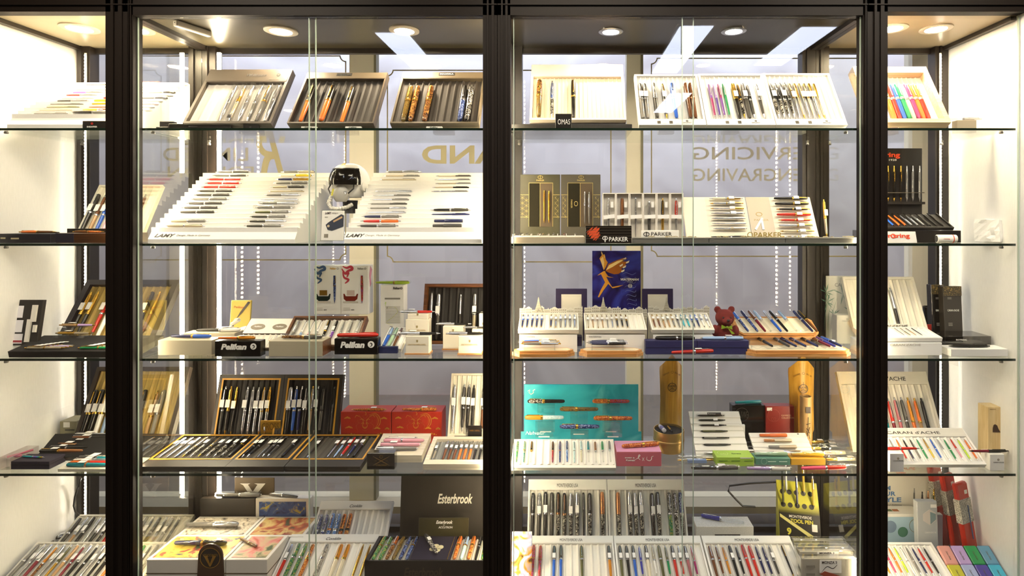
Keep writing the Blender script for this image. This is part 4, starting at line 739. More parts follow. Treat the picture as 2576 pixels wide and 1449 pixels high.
for i, (x0, x1, sp) in enumerate(((948, 1052, 'w/grey/silver/silver'), (958, 1060, 'w/pink/pink/silver/t'), (965, 1066, 'f/pink/pink/silver'), (975, 1050, 's/white/white/silver'))):
    D = 2.082+i*.026; lying(x0, x1, D, (t_.M @ Vector((0, (D-2.06), .0325))).z, sp, fit(sp, f'{ORD[i]} row of the pale wooden slab'), True)
t_ = tray('pen_tray', 'leaning white tray with black and silver pens beside the centre post', 'leaning white tray by the post', 1126, 1235, 1086, 2.19, 940, 2.285, 8, '0 b/silver/silver/silver/t,2 b/black/black/silver/t,3 b/black/black/silver/t,4 b/black/black/black/t,6 b/brown/silver/silver/t', 'e8dfca', 'efe8d4', sh=4, foot=.045, Lp=.15, rw=.008)
quad(t_.r, 'dark_label', .055, .035, T((.055, .028, .0185)), mat('2a2723'))
b = box('price_sign', 'small black card on wooden blocks before the leaning white tray', 'sign', 1177, 1212, 1097, 1071, 2.172, .004, mat('171412', .3), 4); ftext(b, 'FABER-CASTELL', 1181, 1208, 1081, 1085, GOLDM); MB().box(-.03, .03, .004, .014, 0, .012).part('wooden_foot', WOODL, b.r)
tray('pen_tray', 'white wooden tray of brown and orange pens at the front near the centre post', 'white wooden tray of brown pens', 1065, 1232, 1176, 2.0, 1112, 2.165, 11, '0 b/champagne/silver/silver/t,2 f/brown/silver/silver/t,3 f/brown/silver/silver/t,4 f/brown/silver/silver/t,5 f/orange/silver/silver/t,6 f/orange/silver/silver/t,7 f/orange/silver/silver/t,8 f/black/silver/silver/t,9 f/black/silver/silver/t', 'white', '8a8b88', sh=4, rim=.014, rw=.016, mf=WOODP, Lp=.125, foot=.01)
# ---- floor of second cabinet
def art_box(lab, x0, x1, yf, D, yb, Db, m_art, m_side=None):
    z = Z(yf, D); b = box('picture_box', lab, 'gift box', x0, x1, yf+60, yf, D, Db-D, mat('e6e1d6', .6), 5)
    MB().box(-b.w/2+.012, b.w/2-.012, .012, Db-D-.012, b.h+.0002, b.h+.0009).part('printed_picture', m_art, b.r); MB().box(-b.w/2-.0008, b.w/2+.0008, -.0008, Db-D+.0008, b.h*.52, b.h*.55).part('lid_seam', mat('5a4a2a'), b.r)
    return b
a1 = blotch('art_sketch', ['3a342c', 'b9ac94', 'd9cfba', '5a5246'], 26); a2 = blotch('art_blossom', ['8a2a1a', 'd9c07a', 'b5502a', '4a4a2e'], 12); a3 = blotch('art_yellow', ['2a3f6a', 'd9b83a', 'd9c45a', 'b53a22', '3f5a3a'], 13); a4 = blotch('art_pink', ['4a5a34', 'c9b488', 'd98a80', 'c9604a'], 13); a5 = blotch('art_night', ['141a3f', '2f4580', '3a5a9a', 'c9b43a'], 22)
q1 = art_box('white lidded box with a sketch print, behind the yellow printed one', 440, 614, 1350, 2.145, 1303, 2.29, a1)
q2 = art_box('white lidded box with a red-bordered tree print, under the blue printed box', 616, 763, 1350, 2.145, 1303, 2.29, a2)
q3 = art_box('white lidded box with a yellow printed picture, at the cabinet front', 368, 566, 1408, 1.985, 1352, 2.14, a3)
q4 = art_box('white lidded box with a pale pink tree print, at the cabinet front', 568, 672, 1408, 1.985, 1352, 2.14, a4)
lying(440, 570, 2.07, q3.zt+.001, 'f/navy/black/gold/p', 'dark blue pen in film lying on the yellow printed box'); lying(470, 600, 2.21, q1.zt+.001, 'f/grey/silver/silver/p', 'silver pen in film lying on the sketch printed box'); lying(596, 655, 2.08, q4.zt+.001, 'f/marbled_brown/marbled_brown/gold/p', 'brown pen in film lying askew on the pale pink printed box', False, -.5)
b = box('gift_box', 'black gift box behind the printed boxes with a film-wrapped pen on top', 'gift box', 504, 642, 1306, 1254, 2.293, .024, mat('1f1a14', .35), 5); lying(545, 655, 2.304, b.zt, 'f/graphite/grey/silver/p', 'grey pen in film lying on the black gift box')
b = box('brand_board', 'brown sign board with a pale letter emblem standing behind the black gift box', 'sign', 590, 690, 1290, 1202, 2.322, .004, mat('5a4a2e', .4), None, z=SH[5]+.001); fshape(b, 'letter_emblem', [(604, 1216), (630, 1216), (624, 1219), (636, 1237), (648, 1219), (640, 1216), (668, 1216), (640, 1250), (632, 1250), (612, 1220)], CARD)
b = box('picture_box', 'white box printed with a blue and yellow night picture on its front', 'gift box', 643, 780, 1352, 1254, 2.292, .03, mat('ece7dc', .5), 5); fquad(b, 'printed_picture', 652, 770, 1262, 1302, a5, label='dark blue picture with yellow spots')
lying(676, 752, 2.306, b.zt, 'f/dark_grey/grey/silver/p', 'dark pen in film lying on the blue and yellow printed box', True, -.2)
r = thing('brand_plaque', 'round-topped brown plaque with a gold emblem standing before the printed boxes', 'plaque', T((X(530, 1.98), 1.978, SH[5]+.001)) @ R(0, 'Z')); hh = Z(1370, 1.978)-SH[5]-.03; wv = .043
pts = [(-wv*1.15, 0), (wv*1.15, 0), (wv, hh-.012)]+[(wv*math.cos(PI*i/14), hh-.012+wv*math.sin(PI*i/14)) for i in range(1, 14)]+[(-wv, hh-.012)]
MB().prism(pts, 0, .006, 'y').part('board', mat('3f2612', .4), r); ring(r, 'gold_ring', .034, .0365, T((0, -.0008, hh-.018)) @ FRONT, GOLDM); MB().lathe([(0, .034), (.0006, .034)], 28, 'y').part('dark_disc', mat('191410'), r, M=T((0, -.0008, hh-.018)))
text(r, 'VISCONTI', .052, .008, T((0, -.0016, hh-.008)) @ FRONT, GOLDM); MB().prism([(-.022, .012), (-.006, .012), (-.009, .009), (0, -.016), (.009, .009), (.006, .012), (.022, .012), (.002, -.026), (-.002, -.026)], -.0008, 0, 'y').part('letter_emblem', GOLDM, r, M=T((0, -.0012, hh-.022)))
tray('pen_tray', 'white pen tray with six blue and orange patterned pens, behind another', 'rear white tray of patterned pens', 772, 965, 1349, 2.17, 1264, 2.31, 12, '0 x/speckled_white/speckled_white/silver,1 x/speckled_white/speckled_white/silver,2 x/marbled_blue/marbled_blue/copper,3 x/marbled_blue/marbled_blue/silver,4 x/marbled_orange/marbled_orange/black,5 x/marbled_orange/marbled_orange/black', 'f3f0e8', 'f1eee4', sh=5, hd=.026, ch='f3f0e8', title='Conklin', tw=.17, tsh=.35, Lp=.115, rim=.009)
tray('pen_tray', 'white pen tray of green, amber and gold pens at the cabinet front', 'front white tray of mixed pens', 675, 914, 1462, 1.985, 1352, 2.165, 12, '0 f/red/silver/silver/t,1 x/marbled_green/marbled_green/silver,2 x/marbled_green/marbled_green/silver,3 x/marbled_orange/marbled_orange/gold,5 x/marbled_grey/marbled_grey/silver,7 x/cream/amber/gold,8 x/cream/amber/gold,10 b/gold/gold/gold,11 b/gold/gold/gold', 'f3f0e8', 'f1eee4', sh=5, hd=.026, ch='f3f0e8', title='Conklin', tw=.17, tsh=.35, Lp=.14, rim=.009, v0=.022)
b = box('lid_board', 'tall dark upright display lid with pale script lettering, beside the centre post', 'display board', 1004, 1232, 1335, 1203, 2.20, .012, mat('2f2a22', .6), 5, tilt=.10); ftext(b, 'Esterbrook', 1098, 1187, 1249, 1273, mat('e6e2d0'), .3, .025)
MB().box(-b.w/2, b.w/2, -.06, 0, 0, .06).part('ledge', mat('1f1b17', .6), b.r)
bx_ = thing('pen_chest', 'open black pen chest with two pen wells around a navy panel', 'pen chest', T((X(917, 1.98), 1.98, SH[5]+.001))); wx = X(1226, 1.98)-X(917, 1.98); hz_ = Z(1412, 1.98)-SH[5]; dy_ = .155; FB = mat('161210', .5)
MB().box(0, wx, 0, dy_, 0, hz_-.014).box(0, wx, 0, .006, hz_-.014, hz_).box(0, wx, dy_-.006, dy_, hz_-.014, hz_).box(0, .012, 0, dy_, hz_-.014, hz_).box(wx-.006, wx, 0, dy_, hz_-.014, hz_).part('chest', FB, bx_)
x1_, x2_ = X(1045, 2.05)-X(917, 1.98)-.006, X(1140, 2.05)-X(917, 1.98)
MB().box(x1_, x2_, .006, dy_-.006, hz_-.014, hz_+.001).part('centre_panel', mat('201c30', .5), bx_); MB().box(x2_-.010, x2_-.008, .006, dy_-.006, hz_+.001, hz_+.0016).part('gold_line', GOLDM, bx_)
cl = MB(); [cl.lathe([(0, .012), (.001, .012)], 14, 'z', .014*math.cos(a*PI/2+.4), .014*math.sin(a*PI/2+.4), 0) for a in range(4)]; cl.part('clover_print', mat('d9cfa8'), bx_, M=T(((x1_+x2_)/2+.01, .075, hz_+.001)))
text(bx_, 'Esterbrook', .14, .032, T((wx*.48, -.0006, hz_*.62)) @ FRONT, mat('3a2f22'), .3, .02)
Mc = bx_.matrix_basis
for a, c_, n, wh, pl in ((.012, x1_, 6, 'near well of the black chest', '0 x/marbled_green/marbled_green/gold,1 x/marbled_green/marbled_green/silver,2 x/marbled_brown/marbled_rust/silver,3 x/marbled_bronze/marbled_bronze/gold,4 x/marbled_navy/marbled_navy/silver,5 x/marbled_navy/marbled_navy/gold'), (x2_, wx-.006, 5, 'far well of the black chest', '0 x/marbled_rust/orange/gold,1 x/pearl_blue/pale_blue/gold,2 x/marbled_orange/orange/gold,3 f/black/black/silver,4 x/marbled_green/marbled_green/silver')):
    w_ = (c_-a)/n; pts = [(a, 0)]
    for i in range(n): pts += [(a+i*w_+.001, .006), (a+i*w_+w_*.25, .001), (a+i*w_+w_*.75, .001), (a+(i+1)*w_-.001, .006)]
    MB().prism(pts+[(c_, 0)], .007, dy_-.007, 'y').part('ribbed_insert', mat('ded8c6', .7), bx_, M=T((0, 0, hz_-.0138)))
    pens_in(Mc @ T((a, 0, 0)), c_-a, n, 0, .016, hz_-.012, pl, wh, .138)
sc_ = 1; M = Mc @ T(((x1_+x2_)/2+.022, .03, hz_+.0105)) @ R(.55, 'Z'); pen(M, 'x/marbled black/graphite/silver/t', 'grey mottled pen lying across the navy panel of the black chest', None, 1.0)
b = box('sign_card', 'tilted dark olive card with two lines of lettering behind the black chest', 'card', 1052, 1178, 1345, 1306, 2.155, .004, mat('3f3a22', .4), None, z=SH[5]+.067, tilt=.10); ftext(b, 'Esterbrook', 1096, 1138, 1312, 1320, CARD, .3, .03); ftext(b, 'x', 1114, 1118, 1322, 1324, CARD); ftext(b, 'ACCUTRON', 1102, 1138, 1326, 1331, CARD, .2, .02)
# ================================================================== THIRD CABINET, top shelf
b = box('riser_block', 'long low dark riser under the cream pen tray on the top shelf', 'riser', 1284, 1590, 322, 312, 2.05, .22, mat('2a2620', .4), 1)
t_ = tray('pen_tray', 'cream pen tray with a pale pink header and three dark pens on the top shelf', 'cream tray with pink header', 1333, 1574, 313, 2.06, 175, 2.19, 21, '1 x/marbled_bronze/marbled_brown/gold,4 b/marbled_black/marbled_navy/silver,9 f/black/black/gold', 'e9d8c4', 'efe2c0', hd=.052, ch='dcc6bc', Lp=.15, rw=.009, rim=.014, t=.012, v0=.008); t_.r.matrix_basis.translation.z = b.zt+.001
b = box('brand_sign', 'small black card with thin lettering in front of the cream tray', 'sign', 1397, 1438, 323, 286, 1.99, .004, mat('15120f', .3), 1); ftext(b, 'OMAS', 1403, 1434, 300, 313, CARD, 0, -.005)
MB().box(-b.w/2, b.w/2, .004, .02, 0, .004).part('foot', K, b.r)
for i, (x0, x1, wh, pl) in enumerate(((1606, 1774, 'nearest white top tray', '0 f/steel/graphite/silver/t,1 f/steel/graphite/silver/t,3 f/graphite/steel/silver,5 b/graphite/black/gold/t,7 f/blue/blue/silver/t,10 f/brown/brown/copper,11 f/brown/brown/copper'), (1776, 1947, 'middle white top tray', '1 s/magenta/purple/silver,2 s/violet/lilac/silver,3 s/purple/magenta/silver,4 s/green/green/silver,6 f/black/gold/gold/t,7 b/checked_black/black/gold,8 f/graphite/silver/silver/t,9 b/graphite/black/silver,11 b/graphite/silver/silver/t'), (1949, 2126, 'farthest white top tray', '0 b/checked_black/black/silver/t,1 b/checked_black/black/silver,2 b/checked_black/black/silver/t,3 b/checked_black/graphite/silver,4 s/silver/gold/silver/t,5 s/champagne/gold/gold,6 s/silver/gold/silver/t,7 s/champagne/gold/silver/t,8 s/silver/gold/gold/t,9 s/champagne/gold/gold'))):
    t_ = tray('pen_tray', f'{("first white slotted tray after the cream one", "second white slotted tray after the cream one, with purple pens", "third white slotted tray, with gold striped pens")[i]}, top shelf', wh, x0, x1, 323, 2.0, 198-i*1.5, 2.14, 13, pl, 'f0eee8', 'dcdad4', sh=1, foot=.020, Lp=.145, rim=.010, rw=.008, t=.012)
    zc = .0225; text(t_.r, 'DIPLOMAT', .03, .0045, T((t_.W*.72, .010, zc)), INK); ring(t_.r, 'emblem', .002, .004, T((t_.W*.72, .018, zc)), INK); fq = [quad(t_.r, 'price_label', .012, .012, T((t_.W*(.3+.09*k), .012, zc)), CARD if k % 2 else mat('5a544a')) for k in range(4)]
# second shelf: boxed sets and slim boxes
for i, (x0, x1, a, c1, lb) in enumerate(((1308, 1409, 0, 'gold', 'dark gift set with two gold slim pens behind a window, beside the post'), (1411, 1511, 101, 'steel', 'dark gift set with two steel pens behind a window, next to the slim white boxes'))):
    b = box('gift_set', lb, 'gift set', x0, x1, 574, 439, 2.18, .03, mat(('4c4934', '5c5648')[i], .4), 2, tilt=.04); 
    LINE = mat('c9b26a', .35); o = a
    w0, w1 = 1330+o-(3 if i else 0), 1391+o
    fquad(b, 'dark_window', w0, w1-(34 if not i else 32), 461, 571, mat('2f2c22', .1), .0006); fquad(b, 'open_window', w1-32, w1, 461, 571, mat('5a4a34', .6), .0006)
    for q in ((w0, w1, 460, 461.2), (w0, w0+1, 461, 571), (w1-1, w1, 461, 571), (w1-33, w1-32, 461, 571)): fquad(b, 'gold_line', q[0], q[1], q[2], q[3], LINE, .0013)
    for s0, s1 in ((x0+1, w0-1), (w1+1, x1-1)):
        mb = MB(); y = 492.0; z0 = y
        for row in range(4):
            for col in range(2):
                cx_, cy_ = s0+(col+.5)*(s1-s0)/2, 498+row*13.5+(col*6.5); r_ = 5.6
                for k in range(6):
                    a0 = PI/3*k+PI/6; p = (cx_+r_*math.cos(a0)*.95, cy_+r_*math.sin(a0)); 
                    if s0 <= p[0] <= s1: mb.tube([(b.fx(cx_), -.001, b.fz(cy_)), (b.fx(p[0]), -.001, b.fz(p[1]))], .0005, 4)
        mb.part('lattice_print', LINE, b.r); fquad(b, 'gold_line', s0, s1, 490, 491.2, LINE); fquad(b, 'gold_line', s0, s1, 546, 547.2, LINE)
    ftext(b, 'PARKER', x0+41, x0+61, 452, 456, LINE, 0, .02); ring(b.r, 'emblem', .0055, .0068, T((b.fx(x0+51), -.001, b.fz(446))) @ FRONT, LINE, sx=1.5); fquad(b, 'emblem_bar', x0+50.4, x0+51.6, 441, 451, LINE)
    if i: ftext(b, 'PARKER', 1436, 1440, 503, 524, LINE, 0, 0, .0016, -PI/2); ring(b.r, 'emblem', .006, .0075, T((b.fx(1449), -.0016, b.fz(513))) @ FRONT @ R(PI/2, 'Z'), LINE, sx=1.3)
    for k, xx in enumerate((1370+o-(1 if not i else 0), 1381+o)):
        M = b.M @ T((b.fx(xx), -.007, b.fz(565 if i else 562))) @ R(PI/2, 'X'); pen(M, f's/{c1}/{"gold" if not i else "silver"}/{c1}' if k == 0 else f'b/{c1}/{"gold" if not i else "silver"}/{c1}', f'{("gold", "steel")[i]} pen in the window of the gift set {("by the post", "by the slim boxes")[i]}, {("first", "second")[k]} of two', None, .92)
for k, sp in enumerate(('b/silver/silver/silver', 'f/brown/brown/copper', 's/silver/silver/silver', 'f/dark_grey/silver/silver', 'b/gold/black/gold', 'b/silver/red/silver')):
    x0 = 1515+k*33.8; nm = ('silver', 'brown', 'slim silver', 'black and silver', 'black and gold', 'red and silver')[k]
    b = box('slim_box', f'slim white upright box holding a {nm} pen under a paper band', 'pen box', x0, x0+33, 597, 486, 2.14, .004, mat('cfcac0', .6), 2)
    mb = MB(); w = b.w/2; mb.box(-w, -w+.003, -.018, 0, 0, b.h).box(w-.003, w, -.018, 0, 0, b.h).box(-w+.003, w-.003, -.018, 0, b.h-.003, b.h).box(-w+.003, w-.003, -.018, 0, 0, .003); mb.part('box_rim', mat('f3ece0', .5), b.r)
    MB().box(-w+.004, w-.004, -.0196, -.0186, -.007, .007).part('paper_band', mat('f6f4f0', .6), b.r, M=T((0, 0, b.fz(545))) @ R(-.14+.03*k, 'Y')); 
    pen(b.M @ T((-.001, -.008, .016)) @ R(PI/2, 'X'), sp.replace('_', ' '), f'{nm} pen standing in its slim white box, {ORD[k]} of six', None, 1.08 if k != 3 else 1.0)
    quad(b.r, 'price_tag', .010, .022, T((.011, -.0165, b.fz(515))) @ FRONT, mat('f4f2ee'))
for i, (x0, x1, wh, pl) in enumerate(((1727, 1892, 'the first cream slant panel', 'b/cream/gold/silver/t,b/silver/silver/gold/t,s/silver/gold/gold/t,b/silver/silver/silver/t,b/silver/silver/silver,s/silver/silver/silver,b/silver/champagne/silver'), (1894, 2062, 'the second cream slant panel', 'f/black/black/gold/t,f/black/black/gold/t,b/black/black/gold/t,f/red/red/gold/t,b/red/red/gold/t,f/silver/silver/gold/t,b/champagne/silver/gold/t,b/silver/silver/gold/t'))):
    M, W_, L = slope(x0, x1, 598, 2.07, 487, 2.16); M.translation.z = SH[2]+.001
    r = thing('slant_panel', f'cream slanted panel holding a column of {"silver" if i == 0 else "black, red and silver"} pens across it', 'display panel', M); MB().box(0, W_, 0, L, -.0, .006, .001).part('panel', mat('ece3cf' if i == 0 else 'e2d9c8', .6), r); MB().box(0.002, W_*.36, .002, L-.002, .006, .0066).part('plain_strip', mat('f1ead8' if i == 0 else 'c4b8a4', .5), r)
    MB().prism([(0, 0), (.05, -.0), (.0, -.09)], W_*.3, W_*.7, 'x').part('easel_foot', mat('d9d0bc'), r, M=M.inverted() @ T((M.translation.x, 2.15, SH[2]+.17)) @ R(PI, 'X') @ T((0, -.05, 0))) if 0 else None
    ps = pl.split(','); n = len(ps)
    mb = MB()
    for k, sp in enumerate(ps):
        v = L*(.93-.86*k/(8-1 if i else 7.6)) if k < n else 0; sp = sp.replace('_', ' '); kk = sp.split('/')[0]; s = .128/PEN_L[kk]
        pen(M @ T((W_*.42-.0005*k, v, .0125+PEN_R[kk]*s)) @ R(-PI/2, 'Z'), sp, fit(sp, f'{ORD[k]} from the top on {wh}'), f'pens on {wh}', s)
        for uu in (W_*.52, W_*.80): mb.box(uu-.001, uu+.001, v-.004, v+.004, .006, .0135)
    mb.part('clear_pegs', ACR, r)
    if i == 0:
        b = None; lying(1790, 1880, 2.045, SH[2]+.012, 'f/black/black/silver', 'black pen with silver band lying at the foot of the first slant panel', False)
    else:
        ring(r, 'emblem', .007, .009, T((W_*.16, L*.60, .0068)), mat('b0955a'), sx=1.4); text(r, 'PARKER', W_*.22, .007, T((W_*.18, L*.47, .0068)), mat('b0955a'))
        for k in range(2): MB().box(-.004, .004, 0, .06-.02*k, 0, .003).part('clear_arm', mat('e4e0d6', .2), r, M=T((W_*(.06+.12*k), L*.25, .0068)) @ R(-.6*(1-k), 'Z'))
r = None
M = T((X(2075, 2.1), 2.085, SH[2]+.018)) @ R(math.radians(80), 'X') @ R(.10, 'Y'); pen(M, 'b/champagne/gold/gold/t', 'gold-capped pen standing upright beside the second slant panel', None, 1.05)
stp = thing('pen_stand', 'small clear holder under the upright gold-capped pen', 'pen holder', T((X(2075, 2.1), 2.085, SH[2]+.001))); MB().lathe([(0, .018), (.006, .018), (.008, .008), (.020, .008)], 14).part('holder', ACR, stp, True)
b = box('drawer_tray', 'low silver-edged tray of small mixed pens under the dark gift sets', 'pen tray', 1286, 1472, 612, 596, 1.995, .10, mat('b9ac94', .35), 2); z = b.zt; MB().box(-b.w/2+.004, b.w/2-.004, .006, .094, b.h, b.h+.002).part('white_lining', CARD, b.r)
for k in range(8): MB().box(-b.w/2+.004+k*(b.w-.008)/8, -b.w/2+.006+k*(b.w-.008)/8, .006, .094, b.h+.002, b.h+.009).part('divider', CARD, b.r)
for k, (px, sp) in enumerate(((1305, 's/graphite/graphite'), (1322, 'b/grey/silver'), (1352, 'b/champagne/gold'), (1363, 's/tan/gold'), (1376, 's/olive/gold'), (1390, 'b/grey/silver'), (1418, 's/red/silver'), (1447, 's/silver/silver'))):
    pen(T((X(px, 2.0), 2.0, z+.008)) @ R(-.05, 'Z') @ R(.02, 'X'), sp, f'{pen_desc(sp)} lying in the low silver-edged tray, {ORD[k]} from the post', 'pens in the low silver-edged tray', .64)
bs = []
for k, (x0, x1) in enumerate(((1590, 1783), (1784, 1975), (1976, 2166))):
    b = box('drawer_tray', f'low grey-fronted drawer tray, {("first beside the black sign", "middle of three", "last before the end post")[k]}, strewn with clips', 'drawer tray', x0, x1, 612, 598, 1.995, .06, mat('6b6a63', .3), 2); bs.append(b)
    MB().box(-b.w/2, b.w/2, -.002, .0, b.h-.0015, b.h).part('bright_lip', mat('d9d4c6', .3), b.r)
    mb = MB(); rnd = random.Random(k)
    for q in range(22): mb.box(-.005, .005, -.002, .002, .0, .0012) if 0 else mb.add([(x+rnd.uniform(-b.w/2+.02, b.w/2-.02) if 0 else x, y, zq) for x, y, zq in [(lambda cx_, cy_, a: (cx_+.007*math.cos(a)*sx-.0025*math.sin(a)*sy, cy_+.007*math.sin(a)*sx+.0025*math.cos(a)*sy, b.h+.0005+h_))(*q_) for q_ in [] for sx, sy, h_ in ()]], []) if 0 else None
    for q in range(20):
        c0, c1, a = rnd.uniform(-b.w/2+.012, b.w/2-.012), rnd.uniform(.008, .05), rnd.uniform(0, PI); dx, dy = .008*math.cos(a), .006*math.sin(a)
        mb.tube([(c0-dx, c1-dy, b.h+.002), (c0, c1, b.h+.0035), (c0+dx, c1+dy, b.h+.002)], .0014, 5)
    o = mb.part('pen_clips', mat(('c9b88a', 'b9a878', 'd0c09a')[k], .3, .5), b.r, True); o['kind'] = 'stuff'
b = box('brand_sign', 'black ribbed sign block with an orange scribble on the second shelf', 'sign', 1473, 1589, 611, 568, 1.98, .012, mat('1a1712', .25), 2)
swirl(b, [(1476, 585), (1492, 571), (1478, 590), (1502, 571), (1482, 594), (1508, 574), (1486, 600), (1508, 584), (1492, 604), (1510, 590), (1498, 605)], .0035, mat('e2552a'), 'orange_scribble'); ftext(b, 'PARKER', 1532, 1580, 596, 607, CARD, 0, .02); ring(b.r, 'emblem', .0055, .0075, T((b.fx(1522), -.001, b.fz(599))) @ FRONT, CARD, sx=1.3); fquad(b, 'emblem_bar', 1521, 1523.4, 595, 609, CARD, .0009)
for k in range(5): fquad(b, 'rib', 1474, 1588, 572+7*k, 573+7*k, mat('4a4236', .3), .0002, .0004)
b = box('brand_sign', 'low white lettered strip in front of the slim white boxes', 'sign', 1613, 1708, 600, 579, 2.075, .004, CARD, 2); ftext(b, 'PARKER', 1638, 1690, 584, 593, INK); ring(b.r, 'emblem', .006, .0078, T((b.fx(1626), -.0009, b.fz(589))) @ FRONT, INK, sx=1.5); fquad(b, 'emblem_bar', 1625, 1627.2, 583, 595, INK)
r = thing('brand_letters', 'gold cut-out letters standing in front of the second slant panel', 'letters', T((X(1932, 2.06), 2.06, SH[2]+.018+.012))); text(r, 'PARKER', .105, .020, T((0, 0, -.002)) @ FRONT, mat('a8924e', .3), 0, .02); MB().box(-.075, .055, -.004, .008, -.0292, -.0105).part('base_bar', ACR, r); ring(r, 'emblem', .008, .011, T((-.066, 0, -.002)) @ FRONT, mat('a8924e', .3))
# ---- third shelf
b = box('poster_board', 'dark blue poster board with a golden winged dancer, middle of the third shelf', 'poster', 1490, 1612, 842, 631, 2.29, .006, blotch('poster_blue', ['120a3a', '241c6a', '3540a0', '1a1250'], 7, .3), 3)
AM = mat('d9962f', .4); AD = mat('a85f1c', .4); AL = mat('f0cf86', .4)
fshape(b, 'figure_print', [(1517, 683), (1522, 684), (1530, 695), (1543, 698), (1534, 698), (1525, 696), (1531, 708), (1540, 722), (1560, 718), (1568, 717), (1556, 722), (1541, 725), (1530, 714), (1517, 732), (1507, 748), (1504, 747), (1511, 730), (1522, 710), (1516, 698), (1512, 690), (1503, 693), (1501, 695), (1506, 690)], AM)
fshape(b, 'wing_print', [(1519, 680), (1513, 662), (1508, 650), (1515, 640), (1514, 634), (1517, 641), (1521, 640), (1524, 653), (1529, 660), (1524, 672)], AM); fshape(b, 'wing_print', [(1523, 681), (1530, 664), (1550, 655), (1571, 648), (1578, 650), (1566, 658), (1583, 657), (1572, 666), (1576, 668), (1562, 677), (1570, 680), (1556, 689), (1545, 690), (1532, 686)], AD)
fshape(b, 'wing_print', [(1524, 680), (1532, 667), (1552, 657), (1576, 650), (1556, 662), (1540, 672)], AL, .0016); fshape(b, 'wing_print', [(1518, 678), (1510, 652), (1517, 645), (1520, 660)], AL, .0016)
for q in ((1512, 631, 1516, 642), (1519, 638, 1522, 650)): fshape(b, 'wing_tip_print', [(q[0], q[1]), (q[2], q[3]-4), (q[2]-1, q[3]), (q[0]+1, q[3]-3)], AL, .0016)
for q in ((1566, 652), (1574, 660), (1558, 668), (1562, 682), (1566, 672)): fshape(b, 'wing_tip_print', [q, (q[0]+9, q[1]-5), (q[0]+8, q[1]), (q[0]+2, q[1]+3)], mat('f0e6d0'), .0016)
mb = MB().lathe([(0, .0055), (.0006, .0055)], 14, 'y'); mb.part('head_print', AM, b.r, M=T((b.fx(1520), -.0014, b.fz(685))))
ftext(b, 'WATERMAN', 1561, 1607, 700, 706, CARD, .2, .03); ftext(b, 'PARIS', 1578, 1592, 708, 710, CARD); ring(b.r, 'emblem', .0075, .009, T((b.fx(1585), -.001, b.fz(719))) @ FRONT, CARD, 6); ftext(b, 'W', 1581, 1589, 716, 722, CARD)
for k in range(9): swirl(b, [(1565+k*2, 690+k*11), (1575+k, 686+k*11), (1590+k*1.5, 691+k*11), (1600, 686+k*11)], .0007, mat('8f9cd0', .4), 'ripple_print')
for i, (x0, x1) in enumerate(((1398, 1477), (1616, 1694))):
    b = box('framed_sketch', f'dark navy framed sketch {("on the post side", "on the teddy bear side")[i]} of the blue poster', 'framed picture', x0, x1, 842, 727, 2.25, .01, mat('2a2048', .5), 3, tilt=.03); fquad(b, 'mat_board', x0+14, x1-14, 741, 800, mat('e9e2d0')); fquad(b, 'sketch_paper', x0+18, x1-18, 748, 798, mat('f1ead8'), .0014)
    swirl(b, [(x0+22, 759), (x0+36, 757), (x0+48, 759), (x0+38, 761)], .0008, INK, 'sketch_line').location.y = -.001; swirl(b, [(x0+30, 782), (x0+40, 770), (x0+52, 766)], .0012, GREYT, 'sketch_line').location.y = -.001; swirl(b, [(x0+44, 784), (x0+50, 772), (x0+55, 776)], .0009, GREYT, 'sketch_line').location.y = -.001
def skyline(x0, x1, D, lab, seed, tower=True):
    r = thing('skyline_card', lab, 'cut-out card', T((X(x0, D), D, SH[3]+.001))); w = X(x1, D)-X(x0, D); h0 = Z(776, D)-SH[3]; rnd = random.Random(seed); mb = MB(); wb = MB(); x = 0; k = 0
    while x < w-.004:
        bw = min(rnd.uniform(.020, .034), w-x); h = h0+rnd.uniform(-.008, .006); mb.box(x, x+bw-.0002, 0, .003, 0, h)
        if k % 2: mb.prism([(x+bw*.15, h), (x+bw*.85, h), (x+bw*.6, h+.006), (x+bw*.4, h+.006)], 0, .003, 'y')
        else: mb.box(x+bw*.6, x+bw*.75, 0, .003, h, h+.005)
        for rr in range(4):
            for cc in range(4): wb.box(x+bw*(.1+.22*cc), x+bw*(.1+.22*cc)+bw*.11, -.0006, -.0001, h-.008-rr*.0105, h-.0035-rr*.0105)
            wb.box(x+.001, x+bw-.001, -.0005, -.0001, h-.0098-rr*.0105, h-.0092-rr*.0105)
        x += bw; k += 1
    mb.part('card', mat('efeadb', .6), r); wb.part('window_print', mat('a89f86', .6), r)
    if tower:
        tx = w*.30; ht = Z(745, D)-SH[3]; mb = MB(); p = [(-.016, 0), (-.0085, (ht-h0)*.35), (-.004, (ht-h0)*.65), (-.0016, (ht-h0)*.95), (0, ht-h0)]; p = [(a, h0-.012+q*1.18) for a, q in p]
        mb.prism(p+[(-a, q) for a, q in p[::-1][1:]]+[(.006, h0-.012), (0, h0-.002), (-.006, h0-.012)], -.004, -.001, 'y'); mb.part('tower', mat('d9d2bd', .6), r, M=T((tx, 0, 0))); wb = MB()
        for q in range(6): hh = h0-.008+q*.0065; ww = .012*(1-q/6.5); wb.box(-ww, ww, -.0048, -.0041, hh, hh+.0012)
        wb.part('lattice_print', mat('8f866c'), r, M=T((tx, 0, 0)))
    return r
skyline(1307, 1466, 2.20, 'white cut-out city skyline with a tower above the first ribbed tray, beside the post', 3); skyline(1470, 1628, 2.20, 'white cut-out city skyline with a tower in front of the blue poster', 5); skyline(1630, 1785, 2.20, 'white cut-out city skyline with a tower, nearest the teddy bear', 8)
